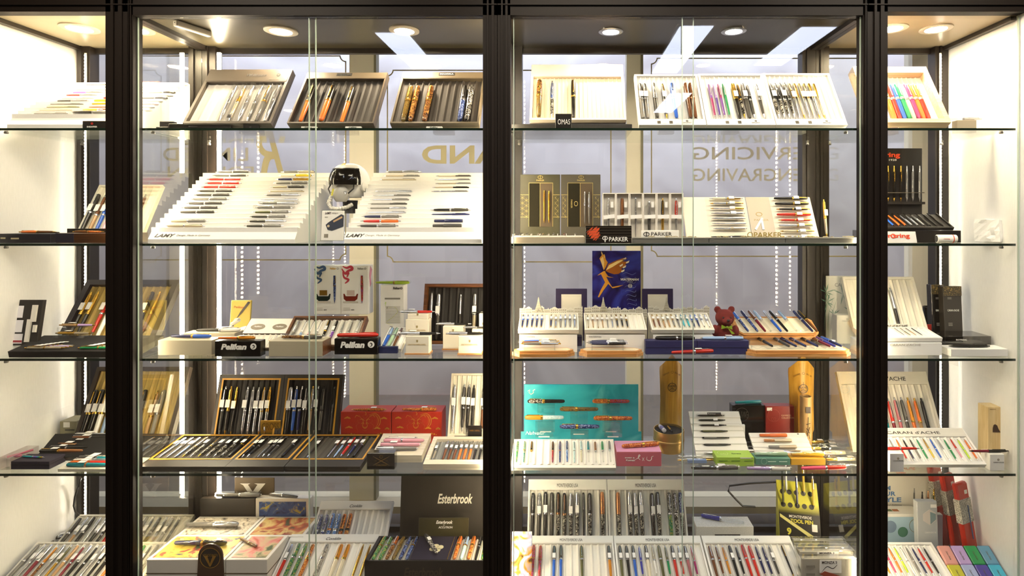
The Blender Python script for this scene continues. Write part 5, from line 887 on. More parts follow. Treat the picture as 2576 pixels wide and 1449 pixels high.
for i, (x0, x1, wh, pl) in enumerate(((1303, 1456, 'first skyline tray', '0 b/navy/blue/gold/t,1 b/navy/blue/gold/t,2 b/navy/blue/gold/t,3 b/navy/blue/gold/t,4 b/navy/blue/gold/t,6 b/navy/silver/gold/t,7 b/silver/silver/gold/t,8 b/grey/silver/silver/t,9 b/silver/grey/silver/t,10 b/grey/silver/silver/t,11 b/silver/silver/silver/t'), (1471, 1627, 'middle skyline tray', '0 s/champagne/grey/gold/t,1 s/tan/champagne/gold/t,2 s/champagne/tan/gold/t,3 s/tan/champagne/gold/t,4 s/grey/champagne/silver/t,5 s/silver/champagne/silver/t,6 b/black/gold/gold/t,7 b/black/silver/gold/t,8 b/black/gold/gold/t'), (1640, 1797, 'last skyline tray', '0 b/brown/tan/gold/t,1 b/brown/tan/gold/t,2 b/tan/champagne/gold/t,3 b/tan/grey/gold/t,4 b/grey/tan/gold/t,5 b/grey/black/silver/t,6 b/turquoise/teal/silver/t,7 b/turquoise/teal/silver/t,8 b/navy/blue/silver/t,9 b/navy/blue/silver/t,10 b/white/silver/silver/t,11 b/white/silver/silver/t'))):
    t_ = tray('pen_tray', f'white ribbed tray of {("navy and silver pens below the first skyline", "champagne and black pens below the middle skyline", "brown, turquoise and white pens below the last skyline")[i]}', wh, x0, x1, 839, 2.06, 796, 2.175, 12, pl, 'efe9da', 'f1ecdc', Lp=.115, rim=.006, rw=.005, t=.010, tm='6a6454', foot=.003)
    bb = box('riser_block', f'white riser under the {wh} on the third shelf', 'riser', x0+3, x1-4, 876, 842, 2.063, .09, mat('f2efe8', .5), 3); bb.body.data.transform(T((0, 0, 0))); 
    if i < 2: ftext(bb, 'WATERMAN', x0+10, x0+42, 845, 849, GREYT)
def octo(lab, x0, x1, ybf, D0, D1, m, top, z=None, inlay=.10, h=.020, tilt=0):
    z = SH[3]+.001 if z is None else z; w = X(x1, D0)-X(x0, D0); d = D1-D0; c = .028; r = thing('wooden_stand', lab, 'pen stand', T((X(x0, D0), D0, z)) @ R(tilt, 'X'))
    P_ = lambda e: [(c, e), (w-c, e), (w-e, c), (w-e, d-c), (w-c, d-e), (c, d-e), (e, d-c), (e, c)]
    MB().prism(P_(0), 0, h*.55, 'z').part('base', m, r); MB().prism(P_(.005), h*.55, h, 'z').part('upper_step', m, r); MB().prism(P_(.016), h, h+.001, 'z').part('cream_inlay', top, r)
    return r, w, d, z+h+.001
INL = mat('efe2c2', .6)
for i, (x0, x1, lb, ps, nm) in enumerate(((1287, 1446, 'eight-sided wooden stand with three silver and bronze pens, beside the post', ('b/blue/silver/gold/t', 'b/brown/silver/silver/t', 'b/grey/silver/gold/t'), 'beside the post'), (1457, 1621, 'eight-sided wooden stand with three navy pens, second from the post', ('b/navy/silver/silver/t', 'b/navy/silver/silver/t', 'b/navy/black/silver/t'), 'second from the post'))):
    r, w, d, zz = octo(lb, x0, x1, 893, 1.99, 2.055, WOODL, INL); mb = MB(); [mb.box(u-.002, u+.002, .012, .058, h0_, h0_+.018) for u in (w*.2, w*.68) for h0_ in (.0212,)]; mb.part('clear_posts', ACR, r)
    for k, sp in enumerate(ps[::-1]): lying(x0+22-(4 if k == 1 else 0), x0+124-2*k, 2.004+k*.02, zz+.0185, sp, fit(sp, f'{ORD[k]} row of the wooden stand {nm}'))
NV = mat('2c2c5c', .55)
b1 = box('gift_box', 'long low navy box carrying two black pens, before the last skyline tray', 'gift box', 1624, 1753, 883, 857, 2.03, .032, NV, 3); b2 = box('gift_box', 'long low navy box carrying two blue pens, in front of the teddy bear', 'gift box', 1754, 1884, 883, 857, 2.03, .032, NV, 3)
for bq in (b1, b2): MB().box(-bq.w/2-.0006, bq.w/2+.0006, -.0006, bq.dep+.0006, bq.h*.48, bq.h*.5).part('lid_seam', K, bq.r)
lying(1649, 1748, 2.039, b1.zt, 'f/black/black/silver', 'front black pen lying on the long low navy box'); lying(1650, 1744, 2.055, b1.zt, 'f/black/black/silver', 'rear black pen lying behind another on the long low navy box', False, .05)
lying(1768, 1870, 2.039, b2.zt, 'f/pale blue/pale blue/silver/t', 'front pale blue pen lying on the navy box below the teddy bear'); lying(1760, 1858, 2.055, b2.zt, 's/pale blue/blue/silver', 'rear pale blue pen lying on the navy box below the teddy bear')
for k, (x0, x1) in enumerate(((1425, 1464), (1602, 1622))): box('gift_box', f'small dark navy box between the {("first and second", "second")[k]} wooden stand{("s", " and the long navy box")[k]}', 'gift box', x0, x1, 868, 846, 2.16, .03, mat('201c48', .5), 3)
b = thing('pen_rest', 'small clear rest under the red pen at the shelf front', 'pen holder', T((X(1772, 2.0), 2.0, SH[3]+.001))); MB().box(-.012, .012, -.008, .008, 0, .010).part('block', ACR, b); lying(1690, 1795, 2.0, SH[3]+.0112, 'f/red/red/silver/t', 'red pen with tag lying at the front edge of the third shelf', False, 0, None, 'pen', .04)
# teddy bear
bear = thing('teddy_bear', 'dark red plush teddy bear with a green bow, seated on the third shelf', 'teddy bear', T((X(1822, 2.13), 2.13, SH[3]+.002))); hb = Z(770, 2.13)-SH[3]; u = hb/.150
mb = MB()
for c, q, sc in (((0, 0, .048), .036, (1, .9, 1.2)), ((0, -.006, .108), .032, (1.06, .95, .95)), ((-.024, .002, .136), .0125, (1, .6, 1)), ((.026, .002, .136), .0125, (1, .6, 1)), ((0, -.034, .101), .016, (1.1, 1, .85)), ((-.036, -.012, .064), .014, (.95, 1, 1.5)), ((.036, -.012, .062), .014, (.95, 1, 1.5)), ((-.030, -.030, .020), .021, (1, 1.3, .95)), ((.032, -.030, .020), .021, (1, 1.3, .95))): mb.ball((c[0]*u, c[1]*u, c[2]*u), q*u, 10, sc)
o = mb.part('body', mat('6e2420', .95), bear, True); md = o.modifiers.new('blend', 'REMESH'); md.mode = 'VOXEL'; md.voxel_size = .0032; ms = o.modifiers.new('smooth', 'SMOOTH'); ms.iterations = 3
dg = bpy.context.evaluated_depsgraph_get(); me2 = bpy.data.meshes.new_from_object(o.evaluated_get(dg)); o.modifiers.clear(); o.data = me2; [setattr(p, 'use_smooth', True) for p in me2.polygons]
for s in (-1, 1): MB().ball((s*.013*u, -.034*u, .113*u), .0032*u, 8).part('eye', mat('120d0c', .1), bear, True); 
MB().ball((0, -.050*u, .106*u), .0045*u, 8, (1.3, .8, .8)).part('nose', mat('1c1210', .2), bear, True); MB().tube([(-.006*u, -.0485*u, .094*u), (0, -.051*u, .097*u), (0, -.052*u, .103*u)], .0007*u).part('mouth', K, bear)
for s, m_ in ((-1, mat('b9604a', .9)), (1, mat('b9604a', .9))): MB().ball((s*.033*u, -.0575*u, .021*u), .0125*u, 8, (1, .18, 1)).part('foot_pad', m_, bear, True)
GB_ = mat('8fae2a', .5); mb = MB(); mb.prism([(0, .079), (-.019, .088), (-.020, .074)], -.038, -.033, 'y'); mb.prism([(0, .079), (.016, .087), (.018, .072)], -.038, -.033, 'y'); mb.prism([(0, .080), (.026, .058), (.016, .056)], -.037, -.033, 'y'); mb.ball((0, -.037, .080), .0045, 6); mb.part('bow', GB_, bear, M=Matrix.Diagonal((u, u, u, 1)))
text(bear, 'PILOT', .020*u, .006*u, T((.033*u, -.0607*u, .021*u)) @ FRONT, CARD, 0, .02)
# wooden two-tier stand
Ms = slope(1884, 2148, 896, 2.0, 838, 2.14)
r, w, d, zz = octo('lower eight-sided wooden stand with eight pens in a wavy clear rail', 1884, 2150, 896, 1.995, 2.10, WOODL, INL, None, .1, .020)
wv = MB(); pts = []
for k in range(49): pts.append((.02+(w-.045)*k/48, .030, .0265+.004*math.cos(k*PI/3)))
wv.box(.02, w-.025, .028, .032, .021, .0215).tube(pts, .0014, 5); wv.box(.018, .021, .028, .032, .021, .034).box(w-.026, w-.023, .028, .032, .021, .04).box(.018, w-.023, .080, .084, .021, .044); wv.part('wavy_rail', ACR, r)
for k, (px, sp) in enumerate(((1928, 'f/black/black/gold'), (1970, 'f/graphite/graphite/silver'), (1988, 'f/navy/navy/black'), (2012, 'f/navy/navy/silver'), (2042, 'f/navy/black/gold'), (2073, 'f/maroon/brown/silver'), (2086, 'f/indigo/violet/silver'), (2102, 'f/navy/blue/silver'))):
    D = 2.015; p0 = Vector((X(px+16, D), D+.004, zz+.012)); M = T(p0) @ R(.12, 'Z') @ R(.04, 'X'); pen(M, sp, fit(sp, f'{ORD[k]} along the lower wavy rail'), 'pens on the lower wavy rail', .92)
r, w, d, zz = octo('upper eight-sided wooden stand behind, sloping, with pens in a wavy clear rail', 1853, 2066, 850, 2.125, 2.245, WOODL, INL, SH[3]+.036, .1, .016, math.radians(29))
mb = MB(); mb.box(.03, w-.03, .06, .10, -.05, -.001); MI = r.matrix_basis.inverted(); MB().box(X(1880, 2.16), X(2030, 2.16), 2.128, 2.20, SH[3]+.001, SH[3]+.034).part('support', WOODL, r, M=MI)
pts = [(.015+(w-.03)*k/40, .022, .0225+.004*math.cos(k*PI/3)) for k in range(41)]; mb = MB().tube(pts, .0014, 5); mb.box(.015, .018, .020, .024, .017, .024).box(w-.018, w-.015, .020, .024, .017, .034); mb.part('wavy_rail', ACR, r)
for k, (u_, sp) in enumerate(((.09, 'f/marbled navy/blue/silver'), (.20, 'f/marbled navy/navy/silver'), (.29, 'f/maroon/brown/silver'), (.355, 'f/clear/pale blue/silver'), (.475, 'f/blue/silver/silver'), (.55, 'f/black/black/silver'), (.66, 'f/clear/pale blue/silver'), (.845, 'f/navy/navy/silver'), (.90, 'f/brown/black/gold'))):
    M = r.matrix_basis @ T((w*u_+.012, .006, .0335)) @ R(.22, 'Z') @ R(-.015, 'X'); pen(M, sp, fit(sp, f'{ORD[k]} along the upper wavy rail'), 'pens on the upper wavy rail', .92)
# ---- fourth shelf
TQ = blotch('turquoise_print', ['1f9fb4', '3cbccb', '2badc0', '63cfd6'], 5, .3); z4 = SH[4]+.001
r = thing('turquoise_display', 'turquoise folded card display with a whale emblem and six mottled pens', 'display board', T((X(1318, 2.22), 2.22, z4))); wT = X(1606, 2.22)-X(1318, 2.22); hT = Z(967, 2.22)-z4
MB().box(0, wT, 0, .004, 0, hT, .001).part('back_board', TQ, r); y0 = Dof(4, 1108)-2.22; zst = .055
MB().prism([(y0-.005, 0), (y0-.005, .012), (-.002, zst), (-.002, 0)], -.012, wT+.012, 'x').part('sloping_base', TQ, r)
def on(px, py, D): return (X(px, D)-X(1318, 2.22), D-2.22, Z(py, D)-z4)
wh_ = [(1328, 984), (1333, 980), (1331, 988), (1336, 992), (1342, 988), (1341, 982), (1346, 980)]; mb = MB(); mb.tube([Vector(on(x, y, 2.219)) for x, y in wh_], .0018, 6); mb.part('whale_emblem', CARD, r, True)
text(r, 'Nahvalur', .075, .016, T(on(1347, 1091, 2.22-.085)) @ R(.5, 'X') @ T((0, 0, .004)), CARD, .35, .0)
ln = MB()
for k in range(8): ln.tube([Vector((wT*(.15+.11*k)+.02*math.sin(j*1.7+k), y0*(.15+.8*j/8), .0125+(zst-.012)*(1-(.15+.8*j/8))+.0012)) for j in range(9)], .0007, 4)
ln.part('wave_print', mat('bfe6ea', .4), r)
for k, (x0, x1, yy, D, sp, nm) in enumerate(((1327, 1421, 1009, 2.19, 'x/black/marbled black/gold', 'black pen with a white swirl cap at the top'), (1490, 1584, 1009, 2.19, 'x/marbled red/marbled rust/gold', 'orange and blue swirl pen at the top'), (1408, 1505, 1029, 2.165, 'x/marbled bronze/marbled bronze/gold', 'green bronze pen in the upper middle'), (1320, 1419, 1050, 2.14, 'x/pearl blue/amber/gold', 'amber and pale blue pen low down'), (1493, 1591, 1052, 2.14, 'x/marbled rust/marbled rust/gold', 'rust swirl pen low down'), (1408, 1508, 1073, 2.10, 'x/marbled navy/marbled navy/gold', 'dark navy swirl pen in the lowest place'))):
    zb = Z(yy+6, D); lying(x0, x1, D, zb, sp, f'{nm} of the turquoise display', True); zs = z4+.0125+(zst-.0125)*max(0, min(1, (D-2.22-y0)/(-y0)))+.0012
    st = thing('acrylic_stand', wshort(f'clear stand under the {nm.split(" at the")[0].split(" in the")[0].split(" low")[0]} of the turquoise display'), 'display stand', T((X((x0+x1)/2, D), D, zs+.011))); hh = zb-zs-.012; MB().box(-.034, .034, -.012, -.009, 0, hh).box(-.034, .034, -.012, .010, hh-.003, hh).box(-.034, .034, -.012, .012, 0, .002).part('bent_sheet', ACR, st); MB().box(-.022, .02, -.0126, -.0121, 0, .004).part('label_strip', CARD, st)
t_ = tray('pen_tray', 'white ridged tray of twelve patterned pens before the turquoise display', 'white ridged tray', 1286, 1549, 1182, 1.995, 1112, 2.10, 14, '0 f/marbled_green/marbled_green/silver,1 f/marbled_teal/marbled_teal/gold,2 f/clear/black/gold,5 f/marbled_red/black/copper,6 f/marbled_navy/marbled_navy/copper,7 f/marbled_blue/marbled_navy/silver,8 f/pearl_blue/pearl_blue/silver,9 f/pearl_gold/pearl_blue/silver,10 f/clear/teal/silver,11 f/clear/copper/silver,12 f/clear/green/silver,13 f/clear/grey/silver', 'f3efe4', 'f4f0e6', sh=4, rim=.002, rw=.004, t=.014, Lp=.125, v0=.02, hr=.006, foot=.008)
b = box('pink_box', 'pink gift box with white ribbon emblem and an orange swirl pen on top', 'gift box', 1551, 1664, 1170, 1137, 2.03, .10, mat('c0606e', .5), 4); MB().box(-b.w/2+.0005, b.w/2-.0005, .0005, .0995, b.h+.0002, b.h+.001).part('pale_top', mat('dd9cc0', .45), b.r)
ftext(b, 'susan g.', 1572, 1597, 1150, 1154, CARD, 0, .02); ftext(b, 'Komen', 1575, 1597, 1155, 1160, CARD, 0, .02); swirl(b, [(1597, 1157), (1605, 1152), (1610, 1146), (1607, 1145), (1606, 1152), (1611, 1157)], .0018, CARD, 'ribbon_emblem'); ftext(b, 'X', 1615, 1621, 1151, 1159, CARD); swirl(b, [(1628, 1149), (1627, 1156), (1634, 1159), (1639, 1155), (1639, 1150), (1644, 1147)], .0014, CARD, 'whale_emblem')
text(b.r, 'Nahvalur', .055, .016, T((b.fx(1600), .065, b.h+.0012)), CARD, .35, .01); lying(1563, 1660, 2.07, b.zt+.001, 'x/marbled rust/marbled rust/gold', 'orange swirl pen lying across the pink gift box', False, .18)
def nib(x0, x1, yb, yt, D, lab):
    w = X(x1, D)-X(x0, D); h = Z(yt, D)-z4; r = thing('giant_nib', lab, 'display prop', T((X((x0+x1)/2, D), D, z4))); out = [(-.43, 0), (-.43, .08), (-.47, .10), (-.47, .16), (-.44, .26), (-.5, .84), (-.47, .86), (-.05, 1.0)]
    vs = []; fs = []; n = 14
    rows_ = [(0, .42), (.09, .42), (.12, .49), (.18, .49), (.45, .465), (.70, .485), (.80, .50), (.845, .49), (.89, .36), (.94, .20), (1.0, .03)]
    for t_, hw in rows_:
        for side in (0, 1):
            for k in range(n+1):
                a = -1+2*k/n; xx = a*hw*w; cy_ = -.020*(1-(a*hw/.5)**2)*1.0; vs.append((xx, cy_+(.003 if side else 0), t_*h))
    m = 2*(n+1)
    for i in range(len(rows_)-1):
        for k in range(n):
            p = i*m+k; fs.append((p, p+1, p+m+1, p+m)); p += n+1; fs.append((p, p+m, p+m+1, p+1))
        for k in (0, n): p = i*m+k; fs.append((p, p+m, p+m+n+1, p+n+1))
    for i in (0, len(rows_)-1):
        for k in range(n): p = i*m+k; fs.append((p, p+1, p+n+2, p+n+1))
    MB().add(vs, fs).part('nib_plate', wood('nib_gold', 'b8862a', 'd6a646', .3, (30, 30, 3)), r, True)
    y = -.0215; ring(r, 'round_emblem', .0165, .0185, T((0, y, h*.62)) @ FRONT, K); text(r, 'KA', .013, .009, T((-.0075, y, h*.635)) @ FRONT, K); text(r, 'WE', .013, .009, T((.0085, y, h*.635)) @ FRONT, K); text(r, 'CO', .013, .009, T((0, y, h*.595)) @ FRONT, K)
    for q in (((0, 0, .62), (0, 0, .70)), ((0, 0, .615), (-.014, 0, .585)), ((0, 0, .615), (.014, 0, .585))): MB().tube([Vector((a[0], y, a[2]*h)) for a in q], .0006, 4).part('emblem_line', K, r)
    text(r, 'GERMANY', .03, .006, T((-w*.24, y+.006, h*.775)) @ R(-.35, 'Z') @ FRONT @ R(.5, 'Z'), mat('6a4a14')); text(r, 'SINCE 1883', .03, .006, T((w*.24, y+.006, h*.775)) @ R(.35, 'Z') @ FRONT @ R(-.5, 'Z'), mat('6a4a14'))
    ring(r, 'breather_hole', .004, .0052, T((0, y, h*.80)) @ FRONT, mat('6a4a14')); MB().tube([(0, y, h*.82), (0, y+.002, h*.93)], .0005, 4).part('slit', mat('6a4a14'), r)
    for s in (-1, 1):
        mb = MB(); mb.tube([(s*w*.34, y+.012, h*.80), (s*w*.22, y+.007, h*.83), (s*w*.26, y+.008, h*.86), (s*w*.16, y+.005, h*.89), (s*w*.12, y+.004, h*.93)], .0008, 4); mb.part('scroll_engraving', mat('6a4a14'), r)
nib(1659, 1718, 1056, 890, 2.29, 'tall golden giant nib with a round emblem, behind the round tin'); nib(1983, 2048, 1056, 893, 2.27, 'tall golden giant nib at the dark back post, behind the bamboo cup')
r = thing('round_tin', 'round gold tin with dark lining holding a stubby bottle and a short pen', 'tin', T((X(1682, 2.19), 2.185, z4))); zr = .078; rr = .060
mb = MB(); n = 36; pr = [(0, rr*.95), (.006, rr*.98), (zr*.45, rr*.98), (zr*.47, rr*1.01), (zr*.55, rr*1.01), (zr*.58, rr*.98), (zr-.002, rr), (zr, rr*.99), (zr, rr*.94), (zr-.012, rr*.93)]
V = []; Fc = []
for h_, q in pr:
    for k in range(n): V.append((q*math.cos(2*PI*k/n), q*math.sin(2*PI*k/n), h_))
for i in range(len(pr)-1):
    for k in range(n): Fc.append((i*n+k, i*n+(k+1) % n, (i+1)*n+(k+1) % n, (i+1)*n+k))
Fc.append(tuple(range(n))[::-1]); mb.add(V, Fc).part('tin_body', mat('b8975a', .3, .7), r, True); MB().lathe([(zr-.018, rr*.92), (zr-.007, rr*.925)], 36).part('black_lining', mat('1d1a16', .9), r)
pen(r.matrix_basis @ T((.008, -.028, zr-.001)) @ R(.12, 'Z'), 'k/black/gold/gold', 'short black and gold pen lying in the round gold tin', None, .55)
bt = thing('ink_vial', 'small stubby vial with purple label lying in the round gold tin', 'vial', r.matrix_basis @ T((-.022, -.026, zr+.002)) @ R(.18, 'Z')); MB().lathe([(0, .007), (.001, .0085), (.040, .0085), (.042, .0065), (.052, .0065), (.053, .005)], 14, 'y').part('vial', mat('c9c6cc', .2), bt, True); MB().lathe([(.008, .0087), (.034, .0087)], 14, 'y').part('label_wrap', mat('6a6a9c', .5), bt)
M, W_, L = slope(1752, 1886, 1146, 2.096, 1030, 2.235); M.translation.z = z4
def board(lab, M, W_, L, steps, nm='pen_board'):
    r = thing(nm, lab, 'display board', M); pr = [(0, 0), (0, .006)]
    for k in range(steps): pr += [(L*(k+.9)/steps, .006), (L*(k+1)/steps, .010)] if k < steps-1 else [(L, .007)]
    pr += [(L, 0)]; MB().prism(pr, 0, W_, 'x').part('white_board', mat('eeebe2', .55), r); return r
r = board('sloping white board of black pocket pens beside the round tin', M, W_, L, 7); quad(r, 'name_label', .055, .012, T((W_*.5, L-.012, .0085)), mat('1c1916')); text(r, 'Kaweco', .030, .006, T((W_*.45, L-.012, .0095)), CARD, .2)
MB().box(X(1760, 2.2), X(1870, 2.2), 2.18, 2.19, z4, (M @ Vector((0, L*.75, 0))).z).part('support', CARD, r, M=M.inverted())
for k, (sp, q) in enumerate((('m/silver/silver/silver/t', .5), ('m/dark grey/dark grey/black', 1.7), ('m/grey/graphite/black', 2.7), ('m/olive/graphite/black', 3.7), ('m/black/graphite/black/t', 4.6), ('m/black/dark grey/black/t', 5.4), ('m/black/black/black/p', 6.1))): pen(M @ T((W_*.14, L*(q+.1)/7, .0125)) @ R(-PI/2, 'Z'), sp, fit(sp, f'{ORD[k]} from the bottom, board beside the round tin'), 'pens on the board beside the round tin', .78)
b = box('pen_carton', 'glossy black carton with embossed round emblem, a teal pen on top', 'carton', 1842, 1924, 1078, 1020, 2.25, .04, mat('191612', .12), 4); ring(b.r, 'emblem', .026, .028, T((b.fx(1866), -.0008, b.fz(1043))) @ FRONT, mat('4a443a', .3)); ftext(b, 'KAIWE', 1850, 1882, 1035, 1052, mat('4a443a', .3)); lying(1849, 1915, 2.27, b.zt, 'k/teal/teal/teal', 'teal pocket pen lying on the glossy black carton', False, .08)
b = box('pen_carton', 'dark red carton with gold lettering behind the sloping boards', 'carton', 1926, 1998, 1078, 1022, 2.24, .04, mat('8a231c', .3), 4); ftext(b, 'KAWECO', 1966, 1990, 1043, 1047, mat('e0b48a')); ftext(b, 'COLLECTION', 1966, 1997, 1049, 1053, mat('e0b48a')); ring(b.r, 'emblem', .024, .0255, T((b.fx(1946), -.0008, b.fz(1045))) @ FRONT, mat('a84a3a', .3)); ftext(b, 'CO', 1940, 1952, 1050, 1058, mat('a84a3a')); fquad(b, 'price_label', 1929, 1942, 1025, 1033, CARD)
r = thing('bamboo_cup', 'tall bamboo cup with dark brush characters beside the second giant nib', 'cup', T((X(2027, 2.2), 2.2, z4))); hc = Z(996, 2.2)-z4; MB().lathe([(0, .021), (.004, .022), (hc, .0215), (hc, .018), (hc-.02, .017)], 18).part('bamboo_tube', wood('bamboo', 'b08a52', 'd0ac74', .5, (20, 20, 2)), r, True); MB().lathe([(hc-.012, .0172), (hc-.008, .0172)], 18).part('dark_inside', K, r)
mb = MB(); mb.box(-.009, .009, -.0231, -.0222, hc*.70, hc*.82); mb.part('dark_stamp', mat('3a2a1c'), r); mb = MB()
for a_, c_ in (((-.008, .40), (.008, .42)), ((0, .52), (-.001, .30)), ((-.007, .34), (.006, .26)), ((.006, .36), (-.005, .20)), ((-.006, .30), (-.002, .22)), ((.002, .24), (.006, .17))): mb.tube([(a_[0], -.0226, a_[1]*hc*1.2), (c_[0], -.0226, c_[1]*hc*1.2)], .0011, 5)
mb.part('brush_marks', mat('2a2018'), r)
lying(1847, 1920, 2.21, z4, 'k/black/black/black', 'black pocket pen lying before the glossy black carton'); lying(1884, 1948, 2.175, z4, 'k/dark grey/graphite/silver/p', 'dark pocket pen in film lying between the cartons and the pale board'); lying(1925, 2000, 2.205, z4, 's/olive/olive/gold/p', 'olive pen in film lying before the dark red carton', False, -.12)
M, W_, L = slope(1902, 2050, 1142, 2.097, 1081, 2.185); M.translation.z = z4
r = board('sloping white board with four pocket pens, one bright orange', M, W_, L, 5); quad(r, 'corner_mark', .006, .004, T((W_*.86, L-.006, .0078)), K); MB().box(X(1930, 2.16), X(2020, 2.16), 2.15, 2.16, z4, (M @ Vector((0, L*.7, 0))).z).part('support', CARD, r, M=M.inverted())
for k, (sp, q) in enumerate((('k/white/silver/silver', .5), ('k/grey/champagne/champagne', 1.6), ('k/copper/champagne/copper', 2.9), ('k/orange/orange/orange', 4.0))): pen(M @ T((W_*.30-.01*k, L*(q+.2)/5, .016)) @ R(-PI/2, 'Z'), sp, f'{pen_desc(sp)}, {ORD[k]} from the bottom on the board with four pens', 'pens on the board with four pens', 1.0)
def carton(lab, x0, x1, yb, yt, D, dep, c): return box('pen_carton', lab, 'carton', x0, x1, yb, yt, D, dep, mat(c, .45), 4)
b = carton('lime green carton with white printed lettering at the front of the fourth shelf', 1803, 1897, 1168, 1150, 2.03, .06, 'a9cc4a'); text(b.r, 'Kaweco', .035, .012, T((.012, .03, b.h+.0006)), mat('4a6a1c'), .2); ring(b.r, 'emblem', .018, .0195, T((-.038, .032, b.h+.0005)), mat('d4e69a')); text(b.r, 'CO', .018, .012, T((-.038, .026, b.h+.0006)), mat('d4e69a')); [fquad(b, 'small_print', 1808+32*k, 1830+32*k, 1158, 1160, mat('6f9a2e')) for k in range(3)]; fquad(b, 'label', 1862, 1890, 1151, 1153, CARD)
b = carton('grey green carton with a matching pen in film on top', 1901, 1988, 1170, 1153, 2.04, .05, '5f8f7e'); lying(1900, 1980, 2.06, b.zt, 'k/pale green/pale green/silver/p', 'grey green pocket pen in film on the matching carton'); [fquad(b, 'small_print', 1932+28*k, 1952+28*k, 1160, 1162, mat('b9d4c4')) for k in range(2)]; ring(b.r, 'emblem', .01, .0115, T((b.fx(1922), -.0008, b.fz(1160.5))) @ FRONT, mat('8fb4a4'))
b = carton('mustard yellow carton with a yellow pen in film on top', 1990, 2077, 1171, 1154, 2.04, .05, 'd0a02c'); lying(1991, 2072, 2.06, b.zt, 'k/yellow/yellow/gold/tp', 'yellow pocket pen in film on the mustard carton')
lying(1893, 1982, 2.105, z4+.004, 'k/lilac/lilac/silver', 'pale lilac pocket pen lying behind the grey green carton', False, .12); lying(1990, 2066, 2.105, z4, 'k/cream/cream/gold/p', 'cream pocket pen in film lying behind the mustard carton')
for k, (x0, x1, D, sp, nm) in enumerate(((1740, 1857, 2.0, 'f/black/dark grey/silver/tp', 'black pen in film at the shelf front below the lime carton'), (1880, 1987, 1.995, 'f/lilac/white/silver/p', 'pale lilac pen in film at the front below the grey green carton'), (2015, 2130, 2.0, 'f/hot pink/red/silver', 'coral red translucent pen at the front corner of the fourth shelf'), (1704, 1800, 2.07, 'b/champagne/gold/gold/p', 'golden pen in film beside the lime carton'), (1706, 1795, 2.10, 'b/silver/silver/silver/p', 'silver pen in film beside the lime carton, further back'), (1758, 1838, 2.125, 'k/pale blue/white/silver/t', 'pale blue tagged pen at the foot of the board of black pens'), (1825, 1900, 2.128, 'k/pink/champagne/silver/t', 'pale pink tagged pen at the foot of the board of black pens'), (1838, 1900, 2.09, 'k/white/clear/silver/p', 'clear pen in film behind the lime carton'), (2078, 2150, 2.075, 'k/gold/champagne/gold/tp', 'brass pocket pen in film beside the yellow pens'), (2045, 2125, 2.13, 'k/champagne/cream/gold/p', 'cream gold pen in film behind the brass one'), (2085, 2160, 2.035, 's/graphite/silver/silver/p', 'dark slim pen in film beside the mustard carton'), (2038, 2108, 2.17, 'k/yellow/clear/gold/tp', 'clear yellow pen in film in the third row from the back corner'), (2035, 2105, 2.20, 'k/olive/clear/gold/tp', 'clear olive pen in film in the second row from the back corner'), (2012, 2072, 2.235, 'k/gold/gold/gold/tp', 'brass pen in film lying at the foot of the bamboo cup'))):
    lying(x0, x1, D, z4, sp, nm, False, random.uniform(-.04, .05))
b = carton('clear plastic box with blue parts beside the lime carton', 1722, 1796, 1172, 1150, 2.045, .035, 'acrylic'); MB().box(-.04, .03, .008, .026, .002, .012).part('blue_insert', mat('8fa4d0', .4), b.r)
